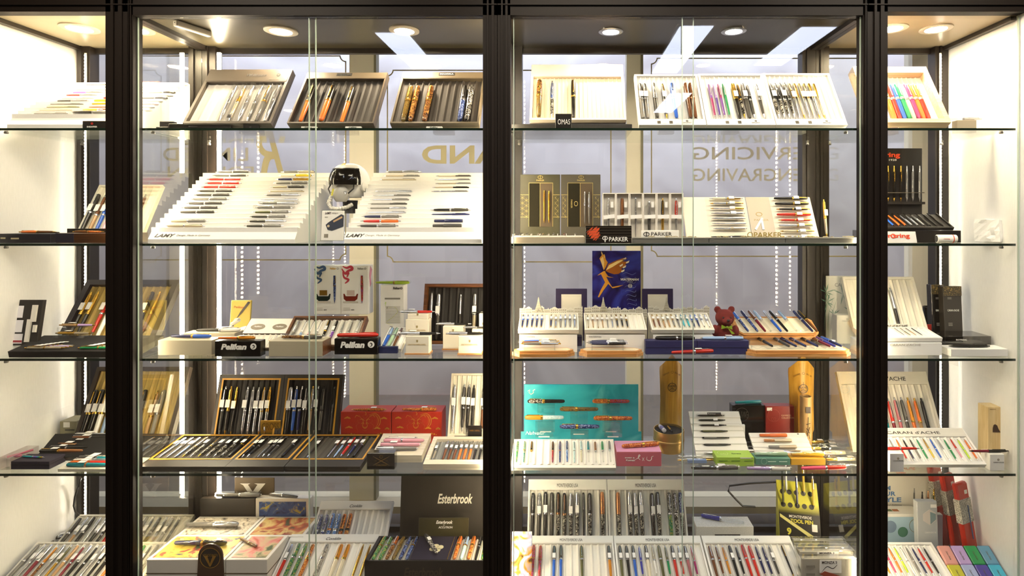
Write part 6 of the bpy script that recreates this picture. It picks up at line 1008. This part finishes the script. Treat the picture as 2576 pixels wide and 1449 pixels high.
# ---- floor of third cabinet
MV = 'f1eee6'
for x0, x1, a, Da, c_, Dc, wh, lb, pl in ((1326, 1530, 1352, 2.20, 1206, 2.315, 'rear tray nearer the centre post', 'leaning white tray of black and rose-gold pens, nearer the centre post', '0 f/black/black/silver,1 f/graphite/silver/silver/t,2 f/black/black/silver/t,3 f/graphite/graphite/silver,4 f/checked_black/black/copper,5 f/checked_black/black/copper,6 f/checked_black/silver/silver/t,7 f/checked_black/silver/silver/t,8 s/black/black/silver,9 f/checked_black/black/silver,11 f/checked_black/copper/copper'),
     (1532, 1732, 1352, 2.20, 1206, 2.315, 'rear tray nearer the striped box', 'leaning white tray of black pens with silver caps, behind the clear divider', '1 f/checked_black/copper/copper,3 f/checked_black/silver/silver/t,4 f/checked_black/silver/silver/t,5 f/checked_black/silver/silver/t,7 f/black/black/silver/t,8 f/checked_black/black/silver/t,10 f/marbled_green/marbled_black/silver,11 f/marbled_black/marbled_black/silver,12 f/marbled_black/marbled_navy/silver'),
     (1324, 1552, 1470, 1.995, 1358, 2.175, 'front floor tray by the picture cards', 'sloping white tray with few pens, two of them red and blue mottled', '0 f/marbled_red/marbled_red/copper,1 f/marbled_red/marbled_red/copper,3 f/blue/graphite/silver/t,4 f/blue/graphite/silver,7 f/olive/olive/silver,11 f/amber/graphite/silver/t'),
     (1554, 1790, 1470, 1.995, 1358, 2.175, 'front floor tray in the middle', 'sloping white tray of twelve multicoloured pens at the cabinet front', '0 f/olive/graphite/silver/t,1 f/black/graphite/silver/t,2 f/blue/graphite/silver/t,3 b/indigo/indigo/silver,4 f/cream/graphite/silver/t,5 b/white/champagne/silver,6 f/olive/olive/silver,7 b/green/olive/silver,8 f/red/graphite/silver/t,9 b/red/grey/silver/t,10 f/rose/graphite/silver/t,11 b/magenta/rose/silver'),
     (1794, 2034, 1470, 1.995, 1358, 2.175, 'front floor tray by the stacked cases', 'sloping white tray with amber, black and red pens beside the stacked cases', '0 f/brown/brown/silver,1 b/brown/brown/silver,2 b/amber/amber/silver,3 f/black/black/silver/t,4 b/black/black/silver,5 f/red/red/silver,6 f/red/red/silver,7 b/navy/navy/silver,8 b/navy/navy/silver,9 b/graphite/grey/silver/t,11 s/black/black/gold')):
    rear = Da > 2.1
    tray('pen_tray', lb, wh, x0, x1, a, Da, c_, Dc, 12 if 'nearer the centre' in wh or 'picture' in wh else 13, pl, MV, 'ebe7dc', sh=5, hd=.032 if rear else .026, ch=MV, title='MONTEVERDE USA', tw=.27, Lp=.145 if rear else .135, rim=.010, rw=.007, v0=.045 if rear else .022, t=.012)
b = box('striped_box', 'finely checked white gift box carrying a clear blue demonstrator pen', 'gift box', 1752, 1896, 1352, 1325, 2.20, .075, blotch('fine_check', ['e9e6dc', 'c4c0b4'], 400, .6, 0), 5, z=None); MB().box(b.fx(1798), b.fx(1862), -.0016, -.0006, b.fz(1353), b.fz(1344)).part('black_label', mat('2a2520'), b.r); ftext(b, 'Harlequin', 1818, 1843, 1346, 1351, CARD, 0, .02, .002)
lying(1768, 1866, 2.24, b.zt, 'f/clear/indigo/silver', 'clear blue demonstrator pen lying on the finely checked box', True, -.35)
b = box('acrylic_case', 'small clear plastic block at the corner of the finely checked box', 'display stand', 1720, 1750, 1365, 1332, 2.165, .02, ACR, None, z=SH[5]+.09) if 0 else None
# tool pen display
r = thing('pen_display', 'yellow and black card display with pens standing in round holes, near the last post', 'pen display', T((X(1963, 2.22), 2.22, SH[5]+.001)) @ R(-.22, 'Z')); wD = .215; hD = Z(1228, 2.25)-SH[5]
YB = None
m, t, bs_ = nt('yellow_black_print'); tc = t.nodes.new('ShaderNodeTexCoord'); sp_ = t.nodes.new('ShaderNodeSeparateXYZ'); rp = t.nodes.new('ShaderNodeValToRGB'); mr = t.nodes.new('ShaderNodeMapRange'); mr.inputs['From Min'].default_value = hD*.42; mr.inputs['From Max'].default_value = hD*.80
t.links.new(tc.outputs['Object'], sp_.inputs[0]); t.links.new(sp_.outputs[2], mr.inputs['Value']); rp.color_ramp.elements[0].color = lin('1c1a12'); rp.color_ramp.elements[1].color = lin('d9d43a'); rp.color_ramp.elements[0].position = .35; rp.color_ramp.elements[1].position = .75; t.links.new(mr.outputs[0], rp.inputs[0]); t.links.new(rp.outputs[0], bs_.inputs['Base Color']); bs_.inputs['Roughness'].default_value = .4
lean = .045; prf = [(0, 0), (lean, hD*.60), (lean+.055, hD), (lean+.060, hD), (lean+.060, 0)]
MB().prism(prf, 0, wD*.72, 'x').part('printed_card', m, r); 
MB().prism([(-.0008, 0), (lean-.0008, hD*.60), (lean+.054, hD), (lean+.060, hD), (lean+.06, 0)], -.0012, -.0002, 'x').part('yellow_side', mat('d0c83a', .5), r)
FM = Matrix(((1, 0, 0, 0), (0, lean, 0, 0), (0, hD*.60, 0, 0), (0, 0, 0, 1))); a_ = math.atan2(hD*.60, lean); FA = T((0, 0, 0)) @ R(a_, 'X'); Lf = math.hypot(lean, hD*.60)
yl = mat('e6dc4a', .5)
text(r, 'MONTEVERDE', .085, .010, FA @ T((wD*.38, Lf*.86, .0012)), CARD, 0, .01); text(r, 'TOOL PEN', .085, .014, FA @ T((wD*.40, Lf*.75, .0012)), yl, 0, .03); text(r, '9', .017, .026, FA @ T((wD*.17, Lf*.48, .0012)), yl, 0, .04); text(r, 'FUNCTIONS', .052, .008, FA @ T((wD*.22, Lf*.33, .0012)), CARD, 0, .03)
MB().prism([(wD*.02, Lf*.90), (wD*.02, Lf*.82), (wD*.55, Lf*.36), (wD*.60, Lf*.42)], .0006, .0011, 'z').part('printed_pen', mat('e6de8a', .4), r, M=FA); quad(r, 'price_label', .02, .026, FA @ T((wD*.62, Lf*.62, .0008)), CARD)
A2 = T((0, lean, hD*.60)) @ R(math.atan2(hD*.40, .055), 'X'); L2 = math.hypot(.055, hD*.4)
hb = MB(); [hb.lathe([(0, .0095), (.0006, .0095)], 16, 'z', wD*(.09+.125*c_), L2*(.18 if rw_ == 0 else .62), 0) for rw_ in (0, 1) for c_ in range(5)]; hb.part('round_holes', mat('2f2a12'), r, M=A2 @ T((0, 0, .0003)))
for k, (c_, rw_, sp) in enumerate(((0, 0, 'm/olive/dark grey/black'), (.6, 1, 'm/white/white/silver'), (2, 0, 'm/navy/indigo/silver'), (3.1, 1, 'm/yellow/yellow/silver'), (4.6, 0, 'm/yellow/champagne/silver'))):
    p = r.matrix_basis @ A2 @ T((wD*(.09+.125*min(c_, 4.3)), L2*(.18 if rw_ == 0 else .62), .004)); M = T(p.translation) @ R(math.radians(84), 'X'); pen(M @ T((0, -.006, 0)), sp, f'{pen_desc(sp)} standing in the yellow and black display', None, 1.0)
# stacked clear cases
for k in range(5):
    D = 2.16-.042*k; yb_, yt_ = 1470, 1358+[0, 12, 20, 28, 46][k]; b = box('pen_case', f'frosted clear pen case, {("rearmost", "fourth from the front", "middle one", "second from the front", "front one")[k]} of the upright stack', 'pen case', 1995+k*5, 2128+k*8, yb_, yt_, D, .026, glass('frosted_case', (.92, .92, .88), .35, .5), 5)
    MB().box(-b.w/2+.006, b.w/2-.006, .004, .022, .004, b.h-.006).part('white_tray', mat('f0ece0', .4), b.r); x0 = 1995+k*5; w_ = 133+3*k; fquad(b, 'paper_sleeve', x0+w_*.32, x0+w_*.70, yt_+(2 if k < 4 else 5), int(545+1.28*1400/D)-3, CARD, .0004); ftext(b, 'MONZA 3', x0+w_*.36, x0+w_*.62, yt_+(2.5 if k < 4 else 7), yt_+(7 if k < 4 else 14), INK, 0, .01, .0016, PI if 0 else 0)
    if k == 1: fquad(b, 'blue_band', x0+w_*.33, x0+w_*.69, yt_+1, yt_+4, mat('6f8fc0'), .0016)
    if k == 4: swirl(b, [(2066, 1440), (2080, 1425), (2095, 1430), (2106, 1420)], .0016, INK, 'printed_hand').location.y = -.001; fshape(b, 'printed_pen', [(2062, 1444), (2074, 1436), (2112, 1448), (2112, 1458), (2080, 1452)], mat('a0412a'), .0018); [fquad(b, 'case_slot', 2028, 2050, y, y+6, mat('8a8578'), .0006) for y in (1422, 1442)]
b = box('photo_card', 'glossy photo card with trees leaning beside the centre post', 'card', 1287, 1338, 1455, 1345, 2.02, .003, blotch('photo_print', ['4a3a20', 'b98a3a', '8f9cc4', 'd9d4cc', '5a6a34'], 16, .2), 5, tilt=.12)
b = box('photo_card', 'tall narrow photo card beside the other one', 'card', 1330, 1343, 1360, 1344, 2.06, .003, WOODL, 5) if 0 else None
r = tag(MB().tube([(X(x, 2.33), 2.33, Z(y, 2.33)) for x, y in ((2010, 1213), (1960, 1212), (1885, 1216), (1835, 1222), (1832, 1235), (1850, 1255), (1868, 1273), (1900, 1275))], .004).part('power_cord', K, None, True), 'black power cord looping behind the finely checked box', 'cord')
# ================================================================== LAST CABINET
t_ = tray('pen_tray', 'pale wooden frame holding a row of bright coloured pens on the top shelf', 'pale wooden frame', 2182, 2376, 318, 2.02, 188, 2.16, 14, '4 x/orange/orange/silver,5 x/red/red/silver,6 x/blue/blue/silver,7 x/green/green/silver,8 x/pale_green/pale_green/silver,9 x/magenta/magenta/silver,10 x/orange/orange/silver,11 x/red/orange/silver', 'd9c4a0', 'eadfc8', sh=1, rw=.018, rim=.030, t=.012, hd=.012, Lp=.145, mf=wood('wood_maple', 'c4a884', 'dcc4a0', .5)); MB().box(t_.W*.30, t_.W*.70, -.0012, -.0002, .004, .010).part('name_strip', CARD, t_.r)
b = box('small_block', 'small grey block under a clear film bag, top shelf by the white wall', 'block', 2408, 2457, 318, 302, 2.08, .03, mat('a89c86', .6), 1); lying(2380, 2470, 2.09, b.zt, 'b/clear/silver/silver/p', 'clear pen in film lying on the small grey block')
lying(2215, 2260, 1.995, SH[1]+.001, 's/clear/pink/silver/p', 'short pink and clear pen in film before the pale wooden frame')
# second shelf: black pen stand
b = box('pen_stand', 'black upright pen stand with orange lettering, black and white pens', 'pen stand', 2170, 2320, 604, 373, 2.19, .012, mat('1c1815', .5), 2); OR = mat('e8502a', .5)
ftext(b, 'rotring', 2196, 2264, 384, 399, OR, 0, .03, .001); ftext(b, 'Germany 1928', 2192, 2255, 400, 406, CARD, 0, .01, .001)
MB().box(-b.w/2, b.w/2, -.018, 0, b.fz(514), b.fz(508)).part('ledge', mat('2a2521', .4), b.r); MB().box(-b.w/2, b.w/2, -.014, -.012, b.fz(486), b.fz(484)).part('retaining_bar', mat('5a5248', .3), b.r)
for k, (px, sp, nm) in enumerate(((2200, 'm/black/black/black', 'first black'), (2215, 'm/black/black/black', 'second black'), (2232, 'm/black/black/gold', 'third black'), (2247, 'm/black/black/gold', 'fourth black'), (2264, 'm/black/black/gold', 'last black'), (2279, 'm/silver/silver/silver', 'first silver'), (2294, 'm/silver/silver/silver', 'second silver'), (2311, 'm/silver/silver/silver', 'last silver'))): pen(b.M @ T((b.fx(px), -.006, b.fz(507))) @ R(PI/2, 'X') , sp, f'{nm} pencil standing in the black stand with orange lettering', None, 1.0)
base = box('stand_base', 'low black base block under the sloping tray of the pen stand', 'base', 2180, 2418, 609, 580, 2.03, .10, mat('1e1a17', .4), 2)
M, W_, L = slope(2190, 2398, 577, 2.035, 541, 2.13); M.translation.z = base.zt+.001
r = thing('pen_tray', 'sloping black tray of orange, silver and black pencils below the upright pen stand', 'pen tray', M); pts = [(0, 0), (0, .010)]
mb = MB().box(0, W_, 0, L, 0, .006).box(0, W_, 0, .006, .006, .012).box(0, .004, .006, L, .006, .012).box(W_-.004, W_, .006, L, .006, .012); mb.part('frame', mat('1c1815', .45), r)
MB().prism([(L*.7, -.002), (L, -.002), (L, -.035)], W_*.1, W_*.9, 'x').part('wedge', mat('1c1815', .5), r)
for k, sp in enumerate('m/blue/navy m/orange/orange m/orange/orange m/silver/silver m/silver/silver m/silver/silver m/graphite/black m/black/graphite m/black/black'.split()): pen(M @ T((W_*(.30+.074*k), .008, .0105)) @ R(.05, 'Z'), sp+'/black', f'{pen_desc(sp)}, {ORD[k]} from the post in the sloping black tray', 'pencils in the sloping black tray', .72)
b = box('brand_sign', 'small white sign with red lettering in front of the black pen stand', 'sign', 2206, 2308, 611, 582, 1.985, .003, CARD, 2, tilt=.25); ftext(b, 'r tring', 2236, 2291, 588, 602, OR, 0, .03); ring(b.r, 'emblem', .005, .0085, T((b.fx(2249), -.001, b.fz(594))) @ FRONT, OR)
r = thing('pen_tube', 'short white tube with an orange ring lying on the glass near the white sign', 'tube', T((X(2381, 2.0), 2.0, SH[2]+.016)) @ R(-.15, 'Z')); MB().lathe([(-.033, .013), (-.032, .0148), (.030, .0148), (.032, .013)], 20, 'x').part('tube', CARD, r, True); MB().lathe([(.017, .0151), (.020, .0151)], 20, 'x').part('orange_ring', OR, r); MB().lathe([(-.0338, .012), (-.0332, .012)], 20, 'x').part('metal_end', SILV, r); text(r, 'rotring', .02, .005, T((-.006, -.0154, 0)) @ FRONT, OR)
r = thing('wrapped_block', 'crumpled white wrapped cube on the glass beside the white wall', 'wrapped cube', T((X(2498, 2.09), 2.09, SH[2]+.001))); rnd = random.Random(2); vs = []; fs = []; n = 6; q = .042
def face(o, u_, v_):
    k0 = len(vs)
    for i in range(n+1):
        for j in range(n+1): p = Vector(o)+Vector(u_)*(i/n)+Vector(v_)*(j/n); rr_ = random.Random(round(p.x*1e4)*7+round(p.y*1e4)*13+round(p.z*1e4)*31); vs.append(p+Vector((rr_.uniform(-1, 1), rr_.uniform(-1, 1), rr_.uniform(-.1, 1) if p.z < .001 else rr_.uniform(-1, 1)))*.0028)
    for i in range(n):
        for j in range(n): a = k0+i*(n+1)+j; fs.append((a, a+1, a+n+2, a+n+1))
for o_, u_, v_ in (((-q, -q, 0), (2*q, 0, 0), (0, 0, 2*q)), ((q, -q, 0), (0, 2*q, 0), (0, 0, 2*q)), ((q, q, 0), (-2*q, 0, 0), (0, 0, 2*q)), ((-q, q, 0), (0, -2*q, 0), (0, 0, 2*q)), ((-q, -q, 2*q), (2*q, 0, 0), (0, 2*q, 0)), ((-q, -q, 0), (0, 2*q, 0), (2*q, 0, 0))): face(o_, u_, v_)
MB().add(vs, fs).part('wrapper', mat('f3f2ee', .5), r, False, R(.45, 'Z'))
# third shelf
b = box('brand_card', 'tall white card printed with green bamboo at the back of the third shelf', 'card', 2078, 2178, 842, 694, 2.29, .004, mat('e6e6dc', .5), None, z=SH[3]+.001)
ftext(b, "CARAN d'ACHE", 2100, 2180, 712, 721, mat('6a6a62'), 0); ring(b.r, 'emblem', .0065, .008, T((b.fx(2131), -.0008, b.fz(704))) @ FRONT, mat('6a6a62')); ftext(b, 'GENEVE', 2122, 2150, 724, 727, GREYT)
LF = mat('5a8f78', .5); rnd = random.Random(4)
for cx_, cy_, s in ((2078, 735, 1.2), (2120, 740, 1.3), (2136, 780, 1), (2098, 790, .9), (2080, 760, 1.2)):
    for a in range(7): an = -2.6+a*.72+rnd.uniform(-.2, .2); l_ = (14+rnd.uniform(0, 10))*s; dx, dy = math.cos(an), math.sin(an); fshape(b, 'leaf_print', [(cx_, cy_), (cx_+dx*l_*.5-dy*1.4, cy_+dy*l_*.5+dx*1.4), (cx_+dx*l_, cy_+dy*l_), (cx_+dx*l_*.5+dy*1.4, cy_+dy*l_*.5-dx*1.4)], LF, .0008+a*.00004)
for k in range(3): swirl(b, [(2074+8*k, 830), (2076+9*k, 790), (2086+10*k, 750)], .0008, LF, 'stem_print')
tray('pen_tray', 'leaning cream slotted tray with a single silver-capped pen, behind the last post', 'leaning cream tray', 2152, 2340, 845, 2.14, 700, 2.26, 10, '5.8 b/black/silver/silver', 'e6e0d0', 'e9e3d3', sh=3, Lp=.14, rim=.008, rw=.010, foot=.04, v0=.065)
b = box('display_block', 'small pale cube with a tiny emblem before the bamboo card', 'display block', 2105, 2144, 850, 793, 2.2, .04, mat('e2e0d4', .5), 3); ftext(b, "CARAN d'ACHE", 2118, 2142, 806, 809, GREYT); ring(b.r, 'emblem', .0025, .004, T((b.fx(2131), -.0008, b.fz(803))) @ FRONT, GREYT)
t_ = tray('pen_tray', 'low white tray of slim pens on a white plinth, third shelf past the last post', 'low white plinth tray', 2180, 2370, 858, 2.018, 830, 2.12, 12, '6 s/grey/silver/silver,7 s/olive/silver/gold,8 s/tan/grey/silver,9 s/black/black/silver', 'f0eee8', 'f0eee8', Lp=.12, rim=.006, rw=.008, foot=.006); 
bp = box('riser_block', 'white plinth under the low tray of slim pens', 'riser', 2176, 2370, 882, 862, 2.015, .105, mat('f3f2ee', .5), 3); ftext(bp, "CARAN d'ACHE", 2238, 2316, 865, 870, mat('a8a49a'))
t_.r.matrix_basis.translation.z = bp.zt+.002
b = box('name_card', 'small red card with white emblem standing behind the low white tray', 'card', 2284, 2344, 846, 816, 2.20, .003, mat('a82a1c', .5), 3); ring(b.r, 'emblem', .004, .006, T((b.fx(2316), -.0008, b.fz(826))) @ FRONT, CARD); ftext(b, "CARAN d'ACHE", 2240, 2286, 0, 1, K) if 0 else None
b = box('name_card', 'white lettered card strip standing below the leaning cream tray', 'card', 2195, 2284, 850, 815, 2.125, .003, mat('e9e4d8'), 3); ftext(b, "CARAN d'ACHE", 2200, 2283, 817, 824, INK)
r = thing('pen_cup', 'black glossy cup behind the dark speckled cartons', 'cup', T((X(2342, 2.27), 2.27, SH[3]+.001))); MB().lathe([(0, .024), (Z(772, 2.27)-SH[3], .030), (Z(772, 2.27)-SH[3], .027), (.02, .022)], 18).part('cup', mat('14110f', .1), r, True)
for k, (x0, x1, yt, D, lb) in enumerate(((2348, 2380, 718, 2.2, 'dark carton with gold speckles standing behind another'), (2378, 2424, 722, 2.17, 'dark grey carton with gold speckled top and white lettering'))):
    b = box('pen_carton', lb, 'carton', x0, x1, 848, yt, D, .03, mat(('1c1816', '3a3530')[k], .2), 3, tilt=.06); fquad(b, 'speckled_top', x0, x1, yt, yt+24, blotch('gold_speckle', ['2a251e', '3a342a', '4a3f2a', 'c9a45a'], 330, .3, 0)); ftext(b, "CARAN d'ACHE", x0+9, x1-8, 780, 785, CARD); [fquad(b, 'small_print', x0+10, x0+20, y, y+1.2, mat('9a948a')) for y in (750, 753, 814, 817, 820)]
b = box('clear_case', 'flat clear plastic case over a black tray with a black pen', 'case', 2370, 2494, 866, 846, 2.075, .10, glass('smoky_plastic', (.45, .43, .41), .08), 3); MB().box(-b.w/2+.006, b.w/2-.006, .006, .10, .001, .012).part('black_tray', K, b.r); ftext(b, 'ROTRING', 2405, 2432, 853, 857, CARD)
b = box('sample_pad', 'low white slab with a black pen on it at the front of the third shelf', 'display block', 2392, 2536, 888, 878, 2.0, .065, mat('f2f0ea', .5), 3); lying(2386, 2490, 2.02, b.zt, 'b/black/black/black', 'matte black pen lying on the low white slab')
# fourth shelf
tray('pen_tray', 'leaning white lettered tray with a row of coloured ballpoints, fourth shelf past the last post', 'leaning lettered tray', 2140, 2376, 1088, 2.15, 937, 2.28, 13, '3 b/red/red/silver,4 b/navy/navy/silver,5 b/teal/turquoise/silver,6 b/maroon/red/silver,7 b/rose/rose/silver,8 b/dark_grey/graphite/silver,9 b/orange/amber/gold,10 b/tan/orange/gold,11 b/black/black/black', 'e6e0d2', 'e6e0d2', sh=4, hd=.040, ch='e6e0d2', title="CARAN d'ACHE", tw=.50, Lp=.15, rim=.010, rw=.009, foot=.006, v0=.016)
tray('pen_tray', 'flat white lettered tray of rainbow-ordered ballpoints, fourth shelf past the last post', 'flat lettered tray', 2200, 2478, 1158, 2.02, 1084, 2.145, 15, '3 b/black/silver/silver,4 b/red/orange/silver,5 b/navy/black/silver,6 b/grey/dark_grey/silver,7 b/green/green/silver,8 b/yellow/gold/silver,9 b/blue/blue/silver,10 b/white/silver/silver,11 b/green/green/silver,12 b/pink/red/silver,13 b/lime/lime/silver,14 b/orange/orange/silver', 'f2f0ea', 'f2f0ea', sh=4, hd=.028, ch='e6e2d8', title="CARAN d'ACHE", tw=.50, Lp=.125, rim=.009, rw=.008, foot=.004, v0=.014)
b = box('display_block', 'small white cube with emblem under a red pen, beside the last post', 'display block', 2238, 2274, 1173, 1141, 1.985, .033, CARD, 4); ftext(b, "CARAN d'ACHE", 2246, 2272, 1157, 1160, GREYT); ring(b.r, 'emblem', .002, .0036, T((b.fx(2259), -.0008, b.fz(1153))) @ FRONT, mat('8a7a5a')); lying(2215, 2314, 2.015, b.zt, 'b/red/red/silver', 'red pen balanced on the small white cube beside the last post', True)
b = box('display_block', 'small white cube with emblem under a dark purple pen, by the white wall', 'display block', 2490, 2527, 1179, 1143, 1.995, .045, CARD, 4); ftext(b, "CARAN d'ACHE", 2499, 2525, 1161, 1164, GREYT); ring(b.r, 'emblem', .002, .0036, T((b.fx(2511), -.0008, b.fz(1156))) @ FRONT, mat('8a7a5a')); lying(2438, 2537, 2.01, b.zt, 'b/maroon/black/black', 'dark purple pen balanced on the small white cube by the white wall')
b = box('wooden_box', 'upright pale wooden box with an arched opening beside the white wall', 'box', 2485, 2528, 1163, 1024, 2.05, .05, wood('birch', 'cdb07a', 'dcc492', .5, (40, 40, 4)), 4); fshape(b, 'arched_opening', [(2497, 1087), (2497, 1077), (2499, 1069), (2503, 1067), (2508, 1070), (2511, 1078), (2516, 1087)], mat('3a2312', .6)); text(b.r, 'La Boite', .05, .008, T((b.w/2+.0008, .025, b.h*.65)) @ R(PI/2, 'Z') @ FRONT @ R(PI/2, 'Z'), mat('6a4f2a'), .2); fquad(b, 'small_print', 2490, 2505, 1029, 1030, mat('8a6a3a'))
# floor
b = box('brand_card', 'tall white card with blue lettering behind the pens on the floor of the last cabinet', 'card', 2160, 2349, 1306, 1150, 2.29, .004, mat('e2ddd0', .5), 5); BL = mat('5a7fb0'); ftext(b, 'YOUR', 2195, 2253, 1236, 1247, BL, 0, .03); ftext(b, 'STYLE', 2202, 2267, 1251, 1263, BL, 0, .03); ftext(b, 'I AM', 2200, 2240, 1222, 1233, BL, 0, .03); ftext(b, 'Special Edition', 2215, 2268, 1268, 1273, GREYT, .3); ftext(b, 'CARAN-ACHE', 2222, 2302, 1172, 1182, OR); ftext(b, 'Geneve', 2254, 2278, 1186, 1191, OR, .1)
b = box('art_box', 'pale blue carton printed with green and gold circles behind the floor tray', 'carton', 2180, 2318, 1358, 1300, 2.21, .06, mat('a8c4d4', .4), 5); w_ = mat('e9e4da')
MB().box(-b.w/2, b.w/2, -.001, b.dep, b.h, b.h+.012).part('white_lid', w_, b.r); [MB().lathe([(0, rr_), (.0005, rr_)], 24, 'y').part('circle_print', m_, b.r, M=T((b.fx(px), -.0008-.0003*k, b.fz(py)-.0))) for k, (px, py, rr_, m_) in enumerate(((2240, 1325, .024, mat('7a8fa8')), (2271, 1338, .020, mat('4f7f6a'))))]; ring(b.r, 'gold_ring_print', .026, .027, T((b.fx(2304), -.001, b.fz(1322))) @ FRONT, GOLDM)
for k, px in enumerate((2245, 2262)): MB().box(b.fx(px)-.012, b.fx(px)+.012, .018, .034, b.h+.012, b.h+.0126).part('colour_patch', mat(('5a6a34', 'a8622a')[k]), b.r)
for k, (px, yt, sp) in enumerate(((2302, 1233, 'm/graphite/steel/steel'), (2316, 1231, 'm/black/black/black'), (2331, 1229, 'm/copper/copper/copper'), (2345, 1225, 'm/olive/olive/gold'))):
    pen(T((X(px, 2.2), 2.19 if k else 2.205, Z(yt+92, 2.2) if k else Z(1294, 2.2))) @ R(PI/2, 'X'), sp, f'{pen_desc(sp)} standing upright behind the grey faceted box', None, 1.0 if k else .72)
b = box('pen_carton', 'pale grey upright carton with a faceted window on the floor of the last cabinet', 'carton', 2311, 2362, 1372, 1266, 2.15, .025, mat('b9bcbc', .4), 5, tilt=.05); fshape(b, 'window_print', [(2325, 1297), (2342, 1285), (2358, 1294), (2358, 1312), (2342, 1324), (2325, 1313)], mat('d4ccc4')); fshape(b, 'window_facet', [(2343, 1291), (2357, 1296), (2357, 1310), (2343, 1322)], mat('7f9498'), .0014); ftext(b, "CARAN d'ACHE", 2329, 2357, 1340, 1344, CARD); fquad(b, 'price_label', 2345, 2360, 1273, 1281, CARD); fquad(b, 'red_mark', 2336, 2340, 1366, 1370, mat('c02a1c'))
box('pen_carton', 'second pale carton tucked behind the grey faceted one', 'carton', 2350, 2372, 1352, 1295, 2.20, .02, mat('d9d4cc', .5), 5)
for k, (x0, y0_, D, lb) in enumerate(((2364, 1186, 2.225, 'red tin with a black and white doodle band, furthest back by the wall'), (2396, 1212, 2.17, 'red tin with a black and white doodle band, middle of three'), (2430, 1234, 2.115, 'red tin with a black and white doodle band and blue pencil, nearest the front'))):
    wt, ht, dt = .068, .205, .022; M = T((X(x0+24, D), D, SH[5]+.012)) @ R(.42, 'Z') @ R(-.17, 'X'); r = thing('pencil_tin', lb, 'tin', M); hh = (Z(y0_, D)-SH[5])/math.cos(.17)-.004
    MB().box(-wt/2, wt/2, 0, dt, 0, hh, .006).part('red_tin', mat('b52a18', .3), r, True); MB().box(-wt/2-.0006, wt/2+.0006, -.0006, dt+.0006, hh*.50, hh*.80).part('doodle_band', blotch('doodle', ['17140f', 'efe9d8'], 160, .5, 2.5), r); quad(r, 'price_label', .016, .014, T((.012, -.0007, hh*.88)) @ FRONT, CARD); MB().box(.004, .007, -.006, -.0035, hh*.30, hh*.72).part('pencil', mat(('5a2a20', '6a6a70', '2a4a7a')[k], .4), r)
tray('pen_tray', 'white slotted tray of bright ballpoints at the front floor of the last cabinet', 'front floor tray past the last post', 2206, 2404, 1475, 1.995, 1372, 2.135, 12, '2 b/amber/amber/silver,3 b/hot_pink/hot_pink/silver,4 b/orange/orange/silver,5 b/lime/lime/silver,6 b/white/white/silver,7 b/grey/grey/silver,8 b/navy/navy/silver,9 b/red/red/silver,10 b/black/black/silver', 'eceae4', 'f0eee8', sh=5, Lp=.145, rim=.009, rw=.008, foot=.014, v0=.030)
for k, (x0, x1, ca, cb, lb) in enumerate(((2408, 2442, 'd99a90', 'c9c43a', 'flat two-tone tin, salmon above and yellow-green below'), (2443, 2477, 'b79cd0', 'a8b4dc', 'flat two-tone tin, lilac above and pale blue below'), (2478, 2512, '1f8f4e', '4a3f9c', 'flat two-tone tin, green above and violet below'), (2513, 2547, '5f93b0', '3fb0cf', 'flat two-tone tin, grey blue above and sky blue below'))):
    Db_ = 2.105; M, W_, L = slope(x0, x1-1.5, 1474, 1.99, 1371, Db_); M.translation.z = SH[5]+.002; r = thing('flat_tin', lb, 'tin', M)
    MB().box(0, W_, 0, L*.52, 0, .013, .003).part('lower_half', mat(cb, .35), r); MB().box(0, W_, L*.521, L, 0, .013, .003).part('upper_half', mat(ca, .35), r); [text(r, "Caran d'Ache", L*.22, .007, T((W_*.5, L*q, .0135)) @ R(-PI/2, 'Z'), mat('6a6454'), .3) for q in (.28, .74)]
# ------------------------------------------------------------------ tidy: an empty with one mesh becomes that mesh
ch = {}
for o in bpy.data.objects:
    if o.parent: ch.setdefault(o.parent, []).append(o)
for e in [o for o in bpy.data.objects if o.type == 'EMPTY' and o.parent is None]:
    c = ch.get(e, [])
    if len(c) == 1 and c[0] not in ch:
        k = c[0]; m = e.matrix_basis @ k.matrix_basis; nm = e.name.split('.')[0]; k.parent = None; k.matrix_basis = m
        for p in ('label', 'category', 'group'):
            if p in e: k[p] = e[p]
        bpy.data.objects.remove(e); k.name = nm
